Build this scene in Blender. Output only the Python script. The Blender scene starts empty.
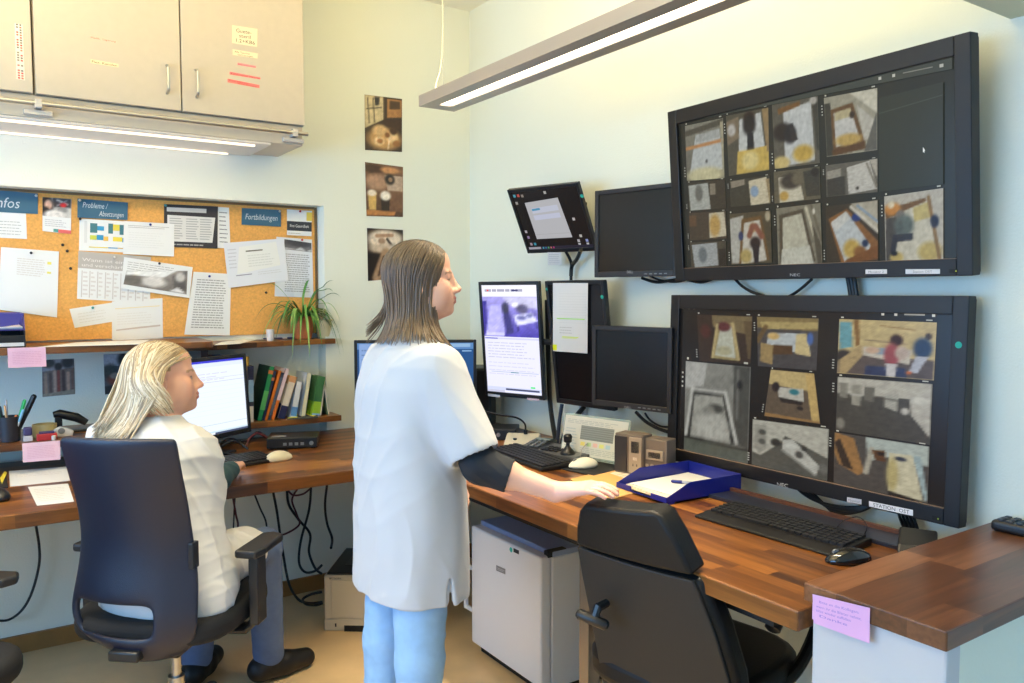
import bpy, bmesh, math, random
import numpy as np
from mathutils import Vector as V, Matrix as M, Quaternion
random.seed(7)
rad = math.radians
C = bpy.context.scene.collection
# ------------------------------------------------------------------ camera frame
F_PX, CX, CY, HOR = 800.0, 512.0, 341.5, 293.0
YAW = rad(34.0); PITCH = math.atan((CY-HOR)/F_PX); EYE = V((0, 0, 1.44))
_fh = V((math.sin(YAW), math.cos(YAW), 0)); CAM_R = V((math.cos(YAW), -math.sin(YAW), 0))
CAM_F = _fh*math.cos(PITCH) - V((0,0,1))*math.sin(PITCH)
CAM_U = _fh*math.sin(PITCH) + V((0,0,1))*math.cos(PITCH)
def ray(px, py): return CAM_F + CAM_R*((px-CX)/F_PX) + CAM_U*((CY-py)/F_PX)
def onx(px, py, v): d = ray(px,py); return EYE + d*((v-EYE.x)/d.x)
def ony(px, py, v): d = ray(px,py); return EYE + d*((v-EYE.y)/d.y)
def onz(px, py, v): d = ray(px,py); return EYE + d*((v-EYE.z)/d.z)
def dep(px, py, d): return EYE + ray(px,py)*d
# ------------------------------------------------------------------ colours
def lin(c):
    return tuple(((x/255)/12.92 if x/255 <= .04045 else ((x/255+.055)/1.055)**2.4) for x in c)
def hx(h): return tuple(int(h[i:i+2],16) for i in (0,2,4))
# ------------------------------------------------------------------ materials
MATS = {}
def mat(name, col=(128,128,128), rough=.5, metal=0., bump=0., bscale=200., var=0., vscale=6., emit=None, estr=0., coat=0., spec=.5, trans=0., alpha=1., attr=False, sheen=0.):
    if name in MATS: return MATS[name]
    m = bpy.data.materials.new(name); m.use_nodes = True; MATS[name] = m
    nt = m.node_tree; b = nt.nodes['Principled BSDF']
    c = (*lin(col), 1)
    b.inputs['Base Color'].default_value = c
    b.inputs['Roughness'].default_value = rough; b.inputs['Metallic'].default_value = metal
    b.inputs['Specular IOR Level'].default_value = spec
    b.inputs['Coat Weight'].default_value = coat; b.inputs['Coat Roughness'].default_value = .08
    b.inputs['Sheen Weight'].default_value = sheen
    if trans: b.inputs['Transmission Weight'].default_value = trans
    if alpha < 1: b.inputs['Alpha'].default_value = alpha
    src = None
    if attr:
        a = nt.nodes.new('ShaderNodeAttribute'); a.attribute_name = 'Col'; src = a.outputs['Color']
        nt.links.new(src, b.inputs['Base Color'])
    if var:
        tc = nt.nodes.new('ShaderNodeTexCoord'); n = nt.nodes.new('ShaderNodeTexNoise')
        n.inputs['Scale'].default_value = vscale; n.inputs['Detail'].default_value = 5
        nt.links.new(tc.outputs['Object'], n.inputs['Vector'])
        mr = nt.nodes.new('ShaderNodeMapRange'); mr.inputs['From Min'].default_value=.3; mr.inputs['From Max'].default_value=.7
        mr.inputs['To Min'].default_value = 1-var; mr.inputs['To Max'].default_value = 1+var
        nt.links.new(n.outputs['Fac'], mr.inputs['Value'])
        mx = nt.nodes.new('ShaderNodeVectorMath'); mx.operation = 'SCALE'
        if src: nt.links.new(src, mx.inputs[0])
        else: mx.inputs[0].default_value = c[:3]
        nt.links.new(mr.outputs['Result'], mx.inputs['Scale']); nt.links.new(mx.outputs['Vector'], b.inputs['Base Color'])
    if bump:
        tc = nt.nodes.new('ShaderNodeTexCoord'); n = nt.nodes.new('ShaderNodeTexNoise')
        n.inputs['Scale'].default_value = bscale; n.inputs['Detail'].default_value = 4
        nt.links.new(tc.outputs['Object'], n.inputs['Vector'])
        bp = nt.nodes.new('ShaderNodeBump'); bp.inputs['Strength'].default_value = bump; bp.inputs['Distance'].default_value = .004
        nt.links.new(n.outputs['Fac'], bp.inputs['Height']); nt.links.new(bp.outputs['Normal'], b.inputs['Normal'])
    if emit is not None:
        b.inputs['Emission Color'].default_value = (*lin(emit),1); b.inputs['Emission Strength'].default_value = estr
    return m
def mat_screen(name, strength, rough=.25):
    m = mat(name, (6,6,7), rough, attr=False, spec=.35); nt = m.node_tree; b = nt.nodes['Principled BSDF']
    a = nt.nodes.new('ShaderNodeAttribute'); a.attribute_name = 'Col'
    nt.links.new(a.outputs['Color'], b.inputs['Emission Color']); b.inputs['Emission Strength'].default_value = strength
    return m
def mat_wood(name, axis, cols, rough=.32, lane=.042, length=.38):
    m = bpy.data.materials.new(name); m.use_nodes = True; MATS[name] = m
    nt = m.node_tree; b = nt.nodes['Principled BSDF']; N = nt.nodes.new; L = nt.links.new
    tc = N('ShaderNodeTexCoord'); sp = N('ShaderNodeSeparateXYZ'); L(tc.outputs['Object'], sp.inputs[0])
    along, across = ('X','Y') if axis == 'x' else ('Y','X')
    def math_(op, a, bb=None):
        n = N('ShaderNodeMath'); n.operation = op
        for i, q in enumerate((a, bb)):
            if q is None: continue
            if isinstance(q, (int, float)): n.inputs[i].default_value = q
            else: L(q, n.inputs[i])
        return n.outputs[0]
    row = math_('FLOOR', math_('DIVIDE', sp.outputs[across], lane))
    wn = N('ShaderNodeTexWhiteNoise'); wn.noise_dimensions = '1D'; L(row, wn.inputs['W'])
    col = math_('FLOOR', math_('ADD', math_('DIVIDE', sp.outputs[along], length), math_('MULTIPLY', wn.outputs['Value'], 7.0)))
    w2 = N('ShaderNodeTexWhiteNoise'); w2.noise_dimensions = '2D'
    cb = N('ShaderNodeCombineXYZ'); L(row, cb.inputs[0]); L(col, cb.inputs[1]); L(cb.outputs[0], w2.inputs['Vector'])
    mp = N('ShaderNodeMapping'); L(tc.outputs['Object'], mp.inputs['Vector'])
    mp.inputs['Scale'].default_value = (4, 60, 60) if axis == 'x' else (60, 4, 60)
    ns = N('ShaderNodeTexNoise'); ns.inputs['Scale'].default_value = 1.0; ns.inputs['Detail'].default_value = 6; ns.inputs['Distortion'].default_value = .6
    ns.noise_dimensions = '4D'; L(mp.outputs[0], ns.inputs['Vector']); L(math_('MULTIPLY', w2.outputs['Value'], 37.0), ns.inputs['W'])
    f = math_('ADD', math_('MULTIPLY', w2.outputs['Value'], .62), math_('MULTIPLY', math_('SUBTRACT', ns.outputs['Fac'], .28), .75))
    cr = N('ShaderNodeValToRGB'); L(f, cr.inputs['Fac'])
    el = cr.color_ramp.elements
    while len(el) < len(cols): el.new(.5)
    for i, c in enumerate(cols): el[i].position = i/(len(cols)-1); el[i].color = (*lin(c), 1)
    L(cr.outputs['Color'], b.inputs['Base Color']); b.inputs['Roughness'].default_value = rough
    bp = N('ShaderNodeBump'); bp.inputs['Strength'].default_value = .08; bp.inputs['Distance'].default_value = .002
    L(ns.outputs['Fac'], bp.inputs['Height']); L(bp.outputs['Normal'], b.inputs['Normal'])
    return m
# ------------------------------------------------------------------ mesh builder
class MB:
    def __init__(s): s.v=[]; s.f=[]; s.c=[]; s.M=None; s.col=None; s.sm=[]; s.smooth=False
    def add(s, vs, fs, col=None, cc=None):
        o = len(s.v)
        for p in vs: s.v.append((s.M @ V(p)) if s.M else V(p))
        k = lin(col) if col is not None else (lin(s.col) if s.col is not None else (.5,.5,.5))
        for i, f in enumerate(fs):
            s.f.append([o+j for j in f]); s.c.append(cc[i] if cc is not None else k); s.sm.append(s.smooth)
        return s
    def box(s, c, d, R=None, col=None):
        x,y,z = d[0]/2,d[1]/2,d[2]/2
        vs = [V(p) for p in ((-x,-y,-z),(x,-y,-z),(x,y,-z),(-x,y,-z),(-x,-y,z),(x,-y,z),(x,y,z),(-x,y,z))]
        if R is not None: vs = [R @ p for p in vs]
        c = V(c)
        return s.add([p+c for p in vs], [(0,3,2,1),(4,5,6,7),(0,1,5,4),(1,2,6,5),(2,3,7,6),(3,0,4,7)], col)
    def mm(s, a, b, col=None):
        a=V(a); b=V(b); return s.box((a+b)/2, [abs(b[i]-a[i]) for i in range(3)], None, col)
    def prism(s, poly, O, u, v, n, d, col=None):
        O=V(O);u=V(u);v=V(v);n=V(n); k=len(poly)
        a=[O+u*p[0]+v*p[1] for p in poly]; b=[p+n*d for p in a]
        return s.add(a+b, [list(range(k))[::-1], [k+i for i in range(k)]]+[(i,(i+1)%k,k+(i+1)%k,k+i) for i in range(k)], col)
    def tube(s, pts, r, n=8, col=None, caps=True, closed=False, flat=1.0):
        pts=[V(p) for p in pts]; k=len(pts); rs = r if isinstance(r,(list,tuple)) else [r]*k
        vs=[]; up=None
        for i,p in enumerate(pts):
            a = pts[i-1] if (i>0 or closed) else p; b = pts[(i+1)%k] if (i<k-1 or closed) else p
            t=(b-a).normalized()
            if up is None:
                up = t.orthogonal().normalized() if abs(t.z)>.9 else (V((0,0,1))-t*t.z).normalized()
            up=(up-t*up.dot(t)); up = up.normalized() if up.length>1e-6 else t.orthogonal().normalized()
            w=t.cross(up)
            for j in range(n):
                q=2*math.pi*j/n; vs.append(p+(w*math.cos(q)+up*math.sin(q)*flat)*rs[i])
        fs=[]
        for i in range(k if closed else k-1):
            for j in range(n):
                a=i*n+j; b=i*n+(j+1)%n; i2=(i+1)%k
                fs.append((a,b,i2*n+(j+1)%n,i2*n+j))
        if caps and not closed: fs += [list(range(n))[::-1], [(k-1)*n+j for j in range(n)]]
        sm=s.smooth; s.smooth=True; s.add(vs,fs,col); s.smooth=sm
        return s
    def cyl(s, a, b, r, n=20, col=None, r2=None): return s.tube([a,b],[r, r if r2 is None else r2],n,col)
    def lathe(s, prof, c, n=28, col=None, R=None):
        vs=[];c=V(c)
        for (r,z) in prof:
            for j in range(n):
                q=2*math.pi*j/n; p=V((r*math.cos(q), r*math.sin(q), z)); vs.append(c+(R@p if R else p))
        fs=[]
        for i in range(len(prof)-1):
            for j in range(n): fs.append((i*n+j,i*n+(j+1)%n,(i+1)*n+(j+1)%n,(i+1)*n+j))
        fs += [list(range(n))[::-1],[(len(prof)-1)*n+j for j in range(n)]]
        sm=s.smooth; s.smooth=True; s.add(vs,fs,col); s.smooth=sm
        return s
    def ell(s, c, r, R=None, nu=20, nv=12, col=None):
        vs=[];c=V(c)
        for i in range(nv+1):
            a=math.pi*i/nv
            for j in range(nu):
                b=2*math.pi*j/nu; p=V((r[0]*math.sin(a)*math.cos(b), r[1]*math.sin(a)*math.sin(b), -r[2]*math.cos(a)))
                vs.append(c+(R@p if R else p))
        fs=[(i*nu+j,i*nu+(j+1)%nu,(i+1)*nu+(j+1)%nu,(i+1)*nu+j) for i in range(nv) for j in range(nu)]
        sm=s.smooth; s.smooth=True; s.add(vs,fs,col); s.smooth=sm
        return s
def pmat(o):
    m = M.Identity(4)
    while o is not None: m = o.matrix_basis @ m; o = o.parent
    return m
def link_mesh(name, me, m, parent=None, origin=None):
    o = bpy.data.objects.new(name, me); C.objects.link(o)
    if m is not None: me.materials.append(m)
    if parent is not None:
        o.parent = parent; me.transform(pmat(parent).inverted())
    elif origin is not None:
        o.location = origin; me.transform(M.Translation(-V(origin)))
    return o
def obj(name, mb, m, parent=None, origin=None, bevel=0, seg=2, subsurf=0, solid=0, angle=35, smooth=False):
    me = bpy.data.meshes.new(name)
    me.from_pydata([tuple(p) for p in mb.v], [], mb.f); me.validate(); 
    if len(me.polygons)==len(mb.c):
        at = me.color_attributes.new('Col','FLOAT_COLOR','CORNER'); arr=[]
        for p in me.polygons:
            k = mb.c[p.index]
            for q in range(p.loop_total):
                kk = k[q] if isinstance(k[0],(tuple,list,np.ndarray)) else k
                arr += [kk[0],kk[1],kk[2],1.0]
        at.data.foreach_set('color', arr)
        for p in me.polygons: p.use_smooth = mb.sm[p.index] or smooth
    if any(p.use_smooth for p in me.polygons): me.set_sharp_from_angle(angle=rad(angle))
    o = link_mesh(name, me, m, parent, origin)
    if solid:
        d=o.modifiers.new('s','SOLIDIFY'); d.thickness=solid; d.offset=0
    if bevel:
        d=o.modifiers.new('b','BEVEL'); d.width=bevel; d.segments=seg; d.limit_method='ANGLE'; d.angle_limit=rad(40); d.use_clamp_overlap=True
    if subsurf:
        d=o.modifiers.new('d','SUBSURF'); d.levels=subsurf; d.render_levels=subsurf
        for p in me.polygons: p.use_smooth=True
    return o
def tag(o, label, cat, group=None, kind=None):
    o['label']=label; o['category']=cat
    if group: o['group']=group
    if kind: o['kind']=kind
    return o
def thing(name, label, cat, loc, group=None, rot=None):
    o = bpy.data.objects.new(name, None); C.objects.link(o); o.empty_display_size=.05
    o.location=loc
    if rot is not None: o.rotation_euler=rot
    return tag(o,label,cat,group)
def struct(name, mb, m, **k):
    o=obj(name,mb,m,**k); o['kind']='structure'; return o
def frame(yaw, pitch, roll=0.):
    y,p,r=rad(yaw),rad(pitch),rad(roll)
    n=V((math.cos(y)*math.cos(p),math.sin(y)*math.cos(p),math.sin(p))); u=V((-math.sin(y),math.cos(y),0)); v=n.cross(u)
    return u*math.cos(r)+v*math.sin(r), v*math.cos(r)-u*math.sin(r), n
def f2m(O,u,v,n):
    m=M.Identity(4)
    for i,a in enumerate((u,v,n)): m[0][i],m[1][i],m[2][i]=a
    m.translation=V(O); return m
# ------------------------------------------------------------------ flat drawings on a plane
STEP=.00004
class Cv:
    """a printed / displayed picture lying on a plane: polygons layered by a few hundredths of a millimetre"""
    def __init__(s,O,u,v,n,base=0.): s.O=V(O);s.u=V(u);s.v=V(v);s.n=V(n);s.z=base;s.mb=MB();s.q=None
    def P(s,x,y): return s.O+s.u*x+s.v*y+s.n*s.z
    def px(s,p):
        d=ray(*p); t=(s.O-EYE).dot(s.n)/d.dot(s.n); w=EYE+d*t-s.O; return (w.dot(s.u), w.dot(s.v))
    def quad_px(s,q): s.q=[s.px(p) for p in q]; return s
    def quad(s,q): s.q=q; return s
    def m(s,a,b):   # a: 0 left..1 right, b: 0 top..1 bottom
        q=s.q; return tuple((q[0][i]*(1-a)+q[1][i]*a)*(1-b)+(q[3][i]*(1-a)+q[2][i]*a)*b for i in (0,1))
    def poly(s,pts,col,st=True):
        s.z+=STEP; pts=[s.m(*p) for p in pts] if st else pts
        s.mb.add([s.P(*p) for p in pts],[list(range(len(pts)))],col); return s
    def rect(s,a,b,c,d,col): return s.poly([(a,d),(c,d),(c,b),(a,b)],col)
    def ell(s,ca,cb,ra,rb,col,n=18): return s.poly([(ca+ra*math.cos(2*math.pi*i/n),cb-rb*math.sin(2*math.pi*i/n)) for i in range(n)],col)
    def lines(s,a,b,c,d,n,col,fill=.5,rag=.25,words=True):
        h=(d-b)/n
        for i in range(n):
            y=b+h*(i+.5*(1-fill)); e=c-(c-a)*rag*random.random(); x=a
            s.z+=STEP
            while x<e:
                w=(c-a)*random.uniform(.05,.16) if words else (e-x)
                x2=min(e,x+w)
                pts=[s.m(x,y+h*fill),s.m(x2,y+h*fill),s.m(x2,y),s.m(x,y)]
                s.mb.add([s.P(*p) for p in pts],[(0,1,2,3)],col); x=x2+(c-a)*.02
        return s
    def text(s,t,a,b,h,col,w=None,shear=0.,rot=0.):
        """text with its left baseline at (a,b); h = cap height as a share of the quad's height; w = total width share"""
        cu=bpy.data.curves.new('t','FONT'); cu.body=t; cu.resolution_u=2; cu.shear=shear
        o=bpy.data.objects.new('t',cu); me=bpy.data.meshes.new_from_object(o)
        xs=[q.co.x for q in me.vertices]
        if xs:
            W=max(xs)-min(xs); x0=min(xs); s.z+=STEP
            dx=s.m(a+1e-3,b); d0=s.m(a,b); ul=math.dist(dx,d0)*1e3; dy=s.m(a,b-1e-3); vl=math.dist(dy,d0)*1e3
            k=h*vl/.7
            ka=(w*ul/W if w else k)/ul; kb=k/vl
            vs=[]
            for q in me.vertices:
                X=(q.co.x-x0)*ka; Y=q.co.y*kb
                vs.append(s.P(*s.m(a+X, b-Y+rot*X)))
            s.mb.add(vs,[list(p.vertices) for p in me.polygons],col)
        bpy.data.objects.remove(o); bpy.data.curves.remove(cu); bpy.data.meshes.remove(me); return s
    def img(s,ops,nx=36,ny=36,noise=.04,seed=1,gain=1.):
        """a soft picture: ops painted in order over a fine grid"""
        s.z+=STEP
        SS=3; A,B=np.meshgrid((np.arange((nx+1)*SS)-(SS-1)/2)/(nx*SS),(np.arange((ny+1)*SS)-(SS-1)/2)/(ny*SS)); I=np.zeros(A.shape+(3,)); 
        for o in ops:
            k=o[0]
            if k=='bg': I[:]=np.array(o[1],float)
            elif k=='g':   # vertical gradient
                t=B[...,None]; I[:]=np.array(o[1],float)*(1-t)+np.array(o[2],float)*t
            elif k=='e':
                _,ca,cb,ra,rb,col=o[:6]; f=o[6] if len(o)>6 else .25
                d=np.sqrt(((A-ca)/ra)**2+((B-cb)/rb)**2); w=np.clip((1+f-d)/(2*f),0,1)[...,None]; I[:]=I*(1-w)+np.array(col,float)*w
            elif k=='p':
                _,pts,col=o[:3]; ins=np.zeros(A.shape,bool); j=len(pts)-1
                for i in range(len(pts)):
                    xi,yi=pts[i];xj,yj=pts[j]
                    with np.errstate(divide='ignore',invalid='ignore'):
                        ins^=((yi>B)!=(yj>B))&(A<(xj-xi)*(B-yi)/(yj-yi+1e-12)+xi)
                    j=i
                I[ins]=np.array(col,float)
            elif k=='l':
                _,a0,b0,a1,b1,r,col=o; dx,dy=a1-a0,b1-b0; t=np.clip(((A-a0)*dx+(B-b0)*dy)/(dx*dx+dy*dy+1e-9),0,1)
                d=np.hypot(A-a0-t*dx,B-b0-t*dy); w=np.clip((r*1.3-d)/(r*.6),0,1)[...,None]; I[:]=I*(1-w)+np.array(col,float)*w
        rs=np.random.RandomState(seed); I=I.reshape(ny+1,SS,nx+1,SS,3).mean((1,3)); A,B=np.meshgrid(np.linspace(0,1,nx+1),np.linspace(0,1,ny+1)); nz=rs.randn(*A.shape); nz=(nz+np.roll(nz,1,0)+np.roll(nz,1,1)+np.roll(nz,-1,0)+np.roll(nz,-1,1))/2.2; I=I*(1+noise*nz)[...,None]*gain
        I=np.clip(I,0,255)/255; I=np.where(I<=.04045,I/12.92,((I+.055)/1.055)**2.4)
        vs=[];W=nx+1
        for j in range(ny+1):
            for i in range(nx+1): vs.append(s.P(*s.m(A[j,i],B[j,i])))
        fs=[];cc=[]
        for j in range(ny):
            for i in range(nx):
                fs.append(((j+1)*W+i,(j+1)*W+i+1,j*W+i+1,j*W+i)); cc.append([tuple(I[j+1,i]),tuple(I[j+1,i+1]),tuple(I[j,i+1]),tuple(I[j,i])])
        s.mb.add(vs,fs,None,cc); return s
# ------------------------------------------------------------------ organic surfaces (distance fields + surface nets)
class Field:
    def __init__(s, lo, hi, vox):
        s.lo=np.array(lo,float); s.vox=vox; s.n=np.ceil((np.array(hi,float)-s.lo)/vox).astype(int)+1
        s.F=np.full(tuple(s.n),1.0,np.float32)
    def sub(s, lo, hi):
        a=np.clip(np.floor((np.array(lo)-s.lo)/s.vox).astype(int),0,s.n); b=np.clip(np.ceil((np.array(hi)-s.lo)/s.vox).astype(int)+1,0,s.n)
        if (b<=a).any(): return None
        ax=[(s.lo[i]+np.arange(a[i],b[i])*s.vox).astype(np.float32) for i in range(3)]
        g=np.meshgrid(*ax,indexing='ij'); return tuple(slice(a[i],b[i]) for i in range(3)), g
    def put(s, sl, d, k, op):
        f=s.F[sl]
        if op=='u':
            if k>0: h=np.maximum(k-np.abs(f-d),0)/k; s.F[sl]=np.minimum(f,d)-h*h*k*.25
            else: s.F[sl]=np.minimum(f,d)
        elif op=='s':
            d=-d
            if k>0: h=np.maximum(k-np.abs(f-d),0)/k; s.F[sl]=np.maximum(f,d)+h*h*k*.25
            else: s.F[sl]=np.maximum(f,d)
    def rc(s,a,b,ra,rb,k=.01,op='u'):
        a=np.array(a,float);b=np.array(b,float); m=max(ra,rb)+max(k,.02)*1.5
        r=s.sub(np.minimum(a,b)-m,np.maximum(a,b)+m)
        if r is None: return s
        sl,g=r; d=b-a; L=max(d@d,1e-12)
        t=np.clip(((g[0]-a[0])*d[0]+(g[1]-a[1])*d[1]+(g[2]-a[2])*d[2])/L,0,1)
        D=np.sqrt((g[0]-a[0]-t*d[0])**2+(g[1]-a[1]-t*d[1])**2+(g[2]-a[2]-t*d[2])**2)-(ra+(rb-ra)*t)
        s.put(sl,D,k,op); return s
    def chain(s,pts,rs,k=.01):
        for i in range(len(pts)-1): s.rc(pts[i],pts[i+1],rs[i],rs[i+1],k if i else k)
        return s
    def el(s,c,r,R=None,k=.01,op='u'):
        c=np.array(c,float); m=max(r)+max(k,.02)*1.5
        q=s.sub(c-m,c+m)
        if q is None: return s
        sl,g=q; p=[g[i]-c[i] for i in range(3)]
        if R is not None:   # R: 3x3, columns = local axes
            p=[p[0]*R[0][i]+p[1]*R[1][i]+p[2]*R[2][i] for i in range(3)]
        k0=np.sqrt(sum((p[i]/r[i])**2 for i in range(3))); k1=np.sqrt(sum((p[i]/r[i]**2)**2 for i in range(3)))
        s.put(sl,k0*(k0-1)/np.maximum(k1,1e-6),k,op); return s
    def loft(s,zs,cx,cy,rx,ry,ang,p=2.3,k=.02,op='u',wob=None):
        """upright body of elliptical sections; ang = heading of the rx axis"""
        m=max(max(rx),max(ry))+.06
        q=s.sub((min(cx)-m,min(cy)-m,zs[0]-.03),(max(cx)+m,max(cy)+m,zs[-1]+.03))
        sl,g=q; z=g[2]; I=lambda a: np.interp(z,zs,a)
        X=g[0]-I(cx);Y=g[1]-I(cy);c,sn=math.cos(ang),math.sin(ang); x=X*c+Y*sn; y=-X*sn+Y*c
        RX,RY=I(rx),I(ry)
        if wob is not None:
            th=np.arctan2(y/RY,x/RX); w=wob(th,z); RX=RX*(1+w);RY=RY*(1+w)
        e=(np.abs(x/RX)**p+np.abs(y/RY)**p)**(1/p)
        D=(e-1)*np.minimum(RX,RY); D=np.maximum(D,np.maximum(zs[0]-z,z-zs[-1])); s.put(sl,D,k,op); return s
    def half(s,p,n,k=.004):
        """cut away everything on the +n side of the plane"""
        n=np.array(n,float); n/=np.linalg.norm(n)
        ax=[(s.lo[i]+np.arange(s.n[i])*s.vox).astype(np.float32) for i in range(3)]
        D=((ax[0]-p[0])*n[0])[:,None,None]+((ax[1]-p[1])*n[1])[None,:,None]+((ax[2]-p[2])*n[2])[None,None,:]
        s.F=np.maximum(s.F,D); return s
    def mesh(s):
        F=s.F; S=F<0; n=F.shape
        cs=[S[i:n[0]-1+i,j:n[1]-1+j,k:n[2]-1+k] for i in (0,1) for j in (0,1) for k in (0,1)]
        cnt=sum(c.astype(np.int8) for c in cs); mk=(cnt>0)&(cnt<8); cell=np.argwhere(mk); N=len(cell)
        idx=np.full(mk.shape,-1,np.int64); idx[mk]=np.arange(N)
        acc=np.zeros((N,3)); num=np.zeros(N); off=[(i,j,k) for i in (0,1) for j in (0,1) for k in (0,1)]
        val=np.stack([F[cell[:,0]+o[0],cell[:,1]+o[1],cell[:,2]+o[2]] for o in off],1).astype(float)
        for a in range(8):
            for b in range(a+1,8):
                if sum(abs(off[a][i]-off[b][i]) for i in range(3))!=1: continue
                c=(val[:,a]<0)!=(val[:,b]<0); t=val[c,a]/(val[c,a]-val[c,b])
                acc[c]+=np.array(off[a])+t[:,None]*(np.array(off[b])-np.array(off[a])); num[c]+=1
        P=(cell+acc/num[:,None])*s.vox+s.lo; Q=[]
        for ax in range(3):
            o1,o2=[i for i in range(3) if i!=ax]
            A=[slice(None)]*3;B=[slice(None)]*3;A[ax]=slice(0,-1);B[ax]=slice(1,None)
            sa,sb=S[tuple(A)],S[tuple(B)]; e=np.argwhere(sa!=sb)
            e=e[(e[:,o1]>0)&(e[:,o2]>0)&(e[:,o1]<n[o1]-1)&(e[:,o2]<n[o2]-1)]
            fl=sa[e[:,0],e[:,1],e[:,2]]
            def g(d1,d2):
                x=e.copy();x[:,o1]-=d1;x[:,o2]-=d2; return idx[x[:,0],x[:,1],x[:,2]]
            q=np.stack([g(1,1),g(0,1),g(0,0),g(1,0)],1)
            if ax==1: fl=~fl
            q[~fl]=q[~fl][:,::-1]; Q.append(q)
        return P, np.concatenate(Q)
def smooth_verts(P,Q,it=2,lam=.5):
    E=np.concatenate([Q[:,[0,1]],Q[:,[1,2]],Q[:,[2,3]],Q[:,[3,0]]])
    for _ in range(it):
        s=np.zeros_like(P);c=np.zeros(len(P))
        for a,b in ((0,1),(1,0)):
            np.add.at(s,E[:,a],P[E[:,b]]);np.add.at(c,E[:,a],1)
        P=P+lam*(s/np.maximum(c,1)[:,None]-P)
    return P
def vnormals(P,Q):
    n=np.cross(P[Q[:,2]]-P[Q[:,0]],P[Q[:,3]]-P[Q[:,1]]); N=np.zeros_like(P)
    for i in range(4): np.add.at(N,Q[:,i],n)
    return N/np.maximum(np.linalg.norm(N,axis=1),1e-9)[:,None]
def organic(name,P,Q,m,parent=None,origin=None,cols=None):
    me=bpy.data.meshes.new(name); me.vertices.add(len(P)); me.vertices.foreach_set('co',P.astype(np.float32).ravel())
    me.loops.add(len(Q)*4); me.loops.foreach_set('vertex_index',Q.astype(np.int32).ravel())
    me.polygons.add(len(Q)); me.polygons.foreach_set('loop_start',np.arange(0,len(Q)*4,4,dtype=np.int32))
    try: me.polygons.foreach_set('loop_total',np.full(len(Q),4,np.int32))
    except Exception: pass
    me.update(calc_edges=True); me.validate()
    me.polygons.foreach_set('use_smooth',np.ones(len(me.polygons),bool))
    if cols is not None:
        at=me.color_attributes.new('Col','FLOAT_COLOR','POINT'); at.data.foreach_set('color',np.concatenate([cols,np.ones((len(P),1))],1).astype(np.float32).ravel())
    return link_mesh(name,me,m,parent,origin)
def bez(pts,n=12):
    """smooth curve through points (Catmull-Rom)"""
    pts=[V(p) for p in pts]; out=[]
    for i in range(len(pts)-1):
        p0=pts[max(i-1,0)];p1=pts[i];p2=pts[i+1];p3=pts[min(i+2,len(pts)-1)]
        for j in range(n):
            t=j/n; out.append(.5*((2*p1)+(p2-p0)*t+(2*p0-5*p1+4*p2-p3)*t*t+(3*p1-p0-3*p2+p3)*t**3))
    out.append(pts[-1]); return out
def cable(name,pts,r,label,m,cat='cable',group=None,parent=None,n=8):
    b=MB(); b.tube(bez(pts,n),r,8)
    if parent is not None: return obj(name,b,m,parent)
    return tag(obj(name,b,m,origin=V(pts[0])),label,cat,group)
ZT=.775          # desk height
YA=3.70; YN=3.80 # back wall face, back of the niche
XB=2.224         # right wall face
CE=2.92; NZ=1.856; NX=1.41; BM=2.138
wallm=mat('wall_paint',(238,238,222),.85,bump=.28,bscale=160)
wallm2=mat('passage_wall_paint',(228,234,232),.85,bump=.25,bscale=160)
white_lam=mat('white_laminate',(200,203,208),.4)
cab_m=mat('cabinet_laminate',(204,190,170),.42,var=.02,vscale=30)
chrome=mat('brushed_steel',(190,188,184),.28,1.)
black=mat('black_plastic',(22,22,25),.38)
blackm=mat('matte_black',(15,15,17),.6)
rubber=mat('black_rubber',(12,12,13),.55)
grey_m=mat('grey_plastic',(120,122,124),.45)
paper_m=mat('printed_paper',(255,255,255),.75,attr=True)
photo_m=mat('glossy_photo_print',(255,255,255),.3,attr=True)
col_m=mat('coloured_plastic',(255,255,255),.42,attr=True)
cable_m=mat('cable_sheath',(14,14,16),.45)
cable_r=mat('red_cable_sheath',(80,22,26),.45)
W_=[(44,24,12),(76,42,18),(114,68,28),(148,93,40),(178,122,60)]
wood_x=mat_wood('walnut_block_x','x',W_); wood_y=mat_wood('walnut_block_y','y',W_)
wood_c=mat_wood('walnut_dark_block','x',[(40,24,16),(70,42,26),(98,60,38),(124,80,52),(150,104,74)],.28,.074,.5)
floor_m=mat('linoleum',(230,196,146),.38,var=.05,vscale=9,bump=.02,bscale=90)
# shell
b=MB(); b.mm((-2.3,-2.3,-.1),(2.5,4.0,0)); struct('floor',b,floor_m)
b=MB(); b.mm((-2.3,-2.3,CE),(2.5,4.0,CE+.1)); struct('ceiling',b,mat('ceiling_paint',(240,236,222),.9))
b=MB()
b.mm((-2.3,YN,0),(2.5,4.0,CE)); b.mm((-2.3,YA,NZ),(NX,YN,CE)); b.mm((-2.3,YA,0),(NX,YN,.73)); b.mm((NX,YA,0),(2.5,YN,CE))
struct('wall_back',b,wallm)
b=MB(); b.mm((XB,.87,0),(2.5,YA,CE)); struct('wall_right',b,wallm)
b=MB(); b.mm((XB,-2.3,0),(2.5,.87,CE)); struct('wall_passage',b,wallm2)
LY0,LY1,LZ0,LZ1=.2,3.3,.72,2.1
b=MB(); b.mm((-2.3,-2.3,0),(-2.2,LY0,CE)); b.mm((-2.3,LY1,0),(-2.2,4.0,CE)); b.mm((-2.3,LY0,0),(-2.2,LY1,LZ0)); b.mm((-2.3,LY0,LZ1),(-2.2,LY1,CE)); struct('wall_left',b,wallm)
b=MB()
for k in range(3):
    y=LY0+.03+(LY1-LY0-.06)*k/2; b.mm((-2.28,y-.03,LZ0),(-2.22,y+.03,LZ1))
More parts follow.
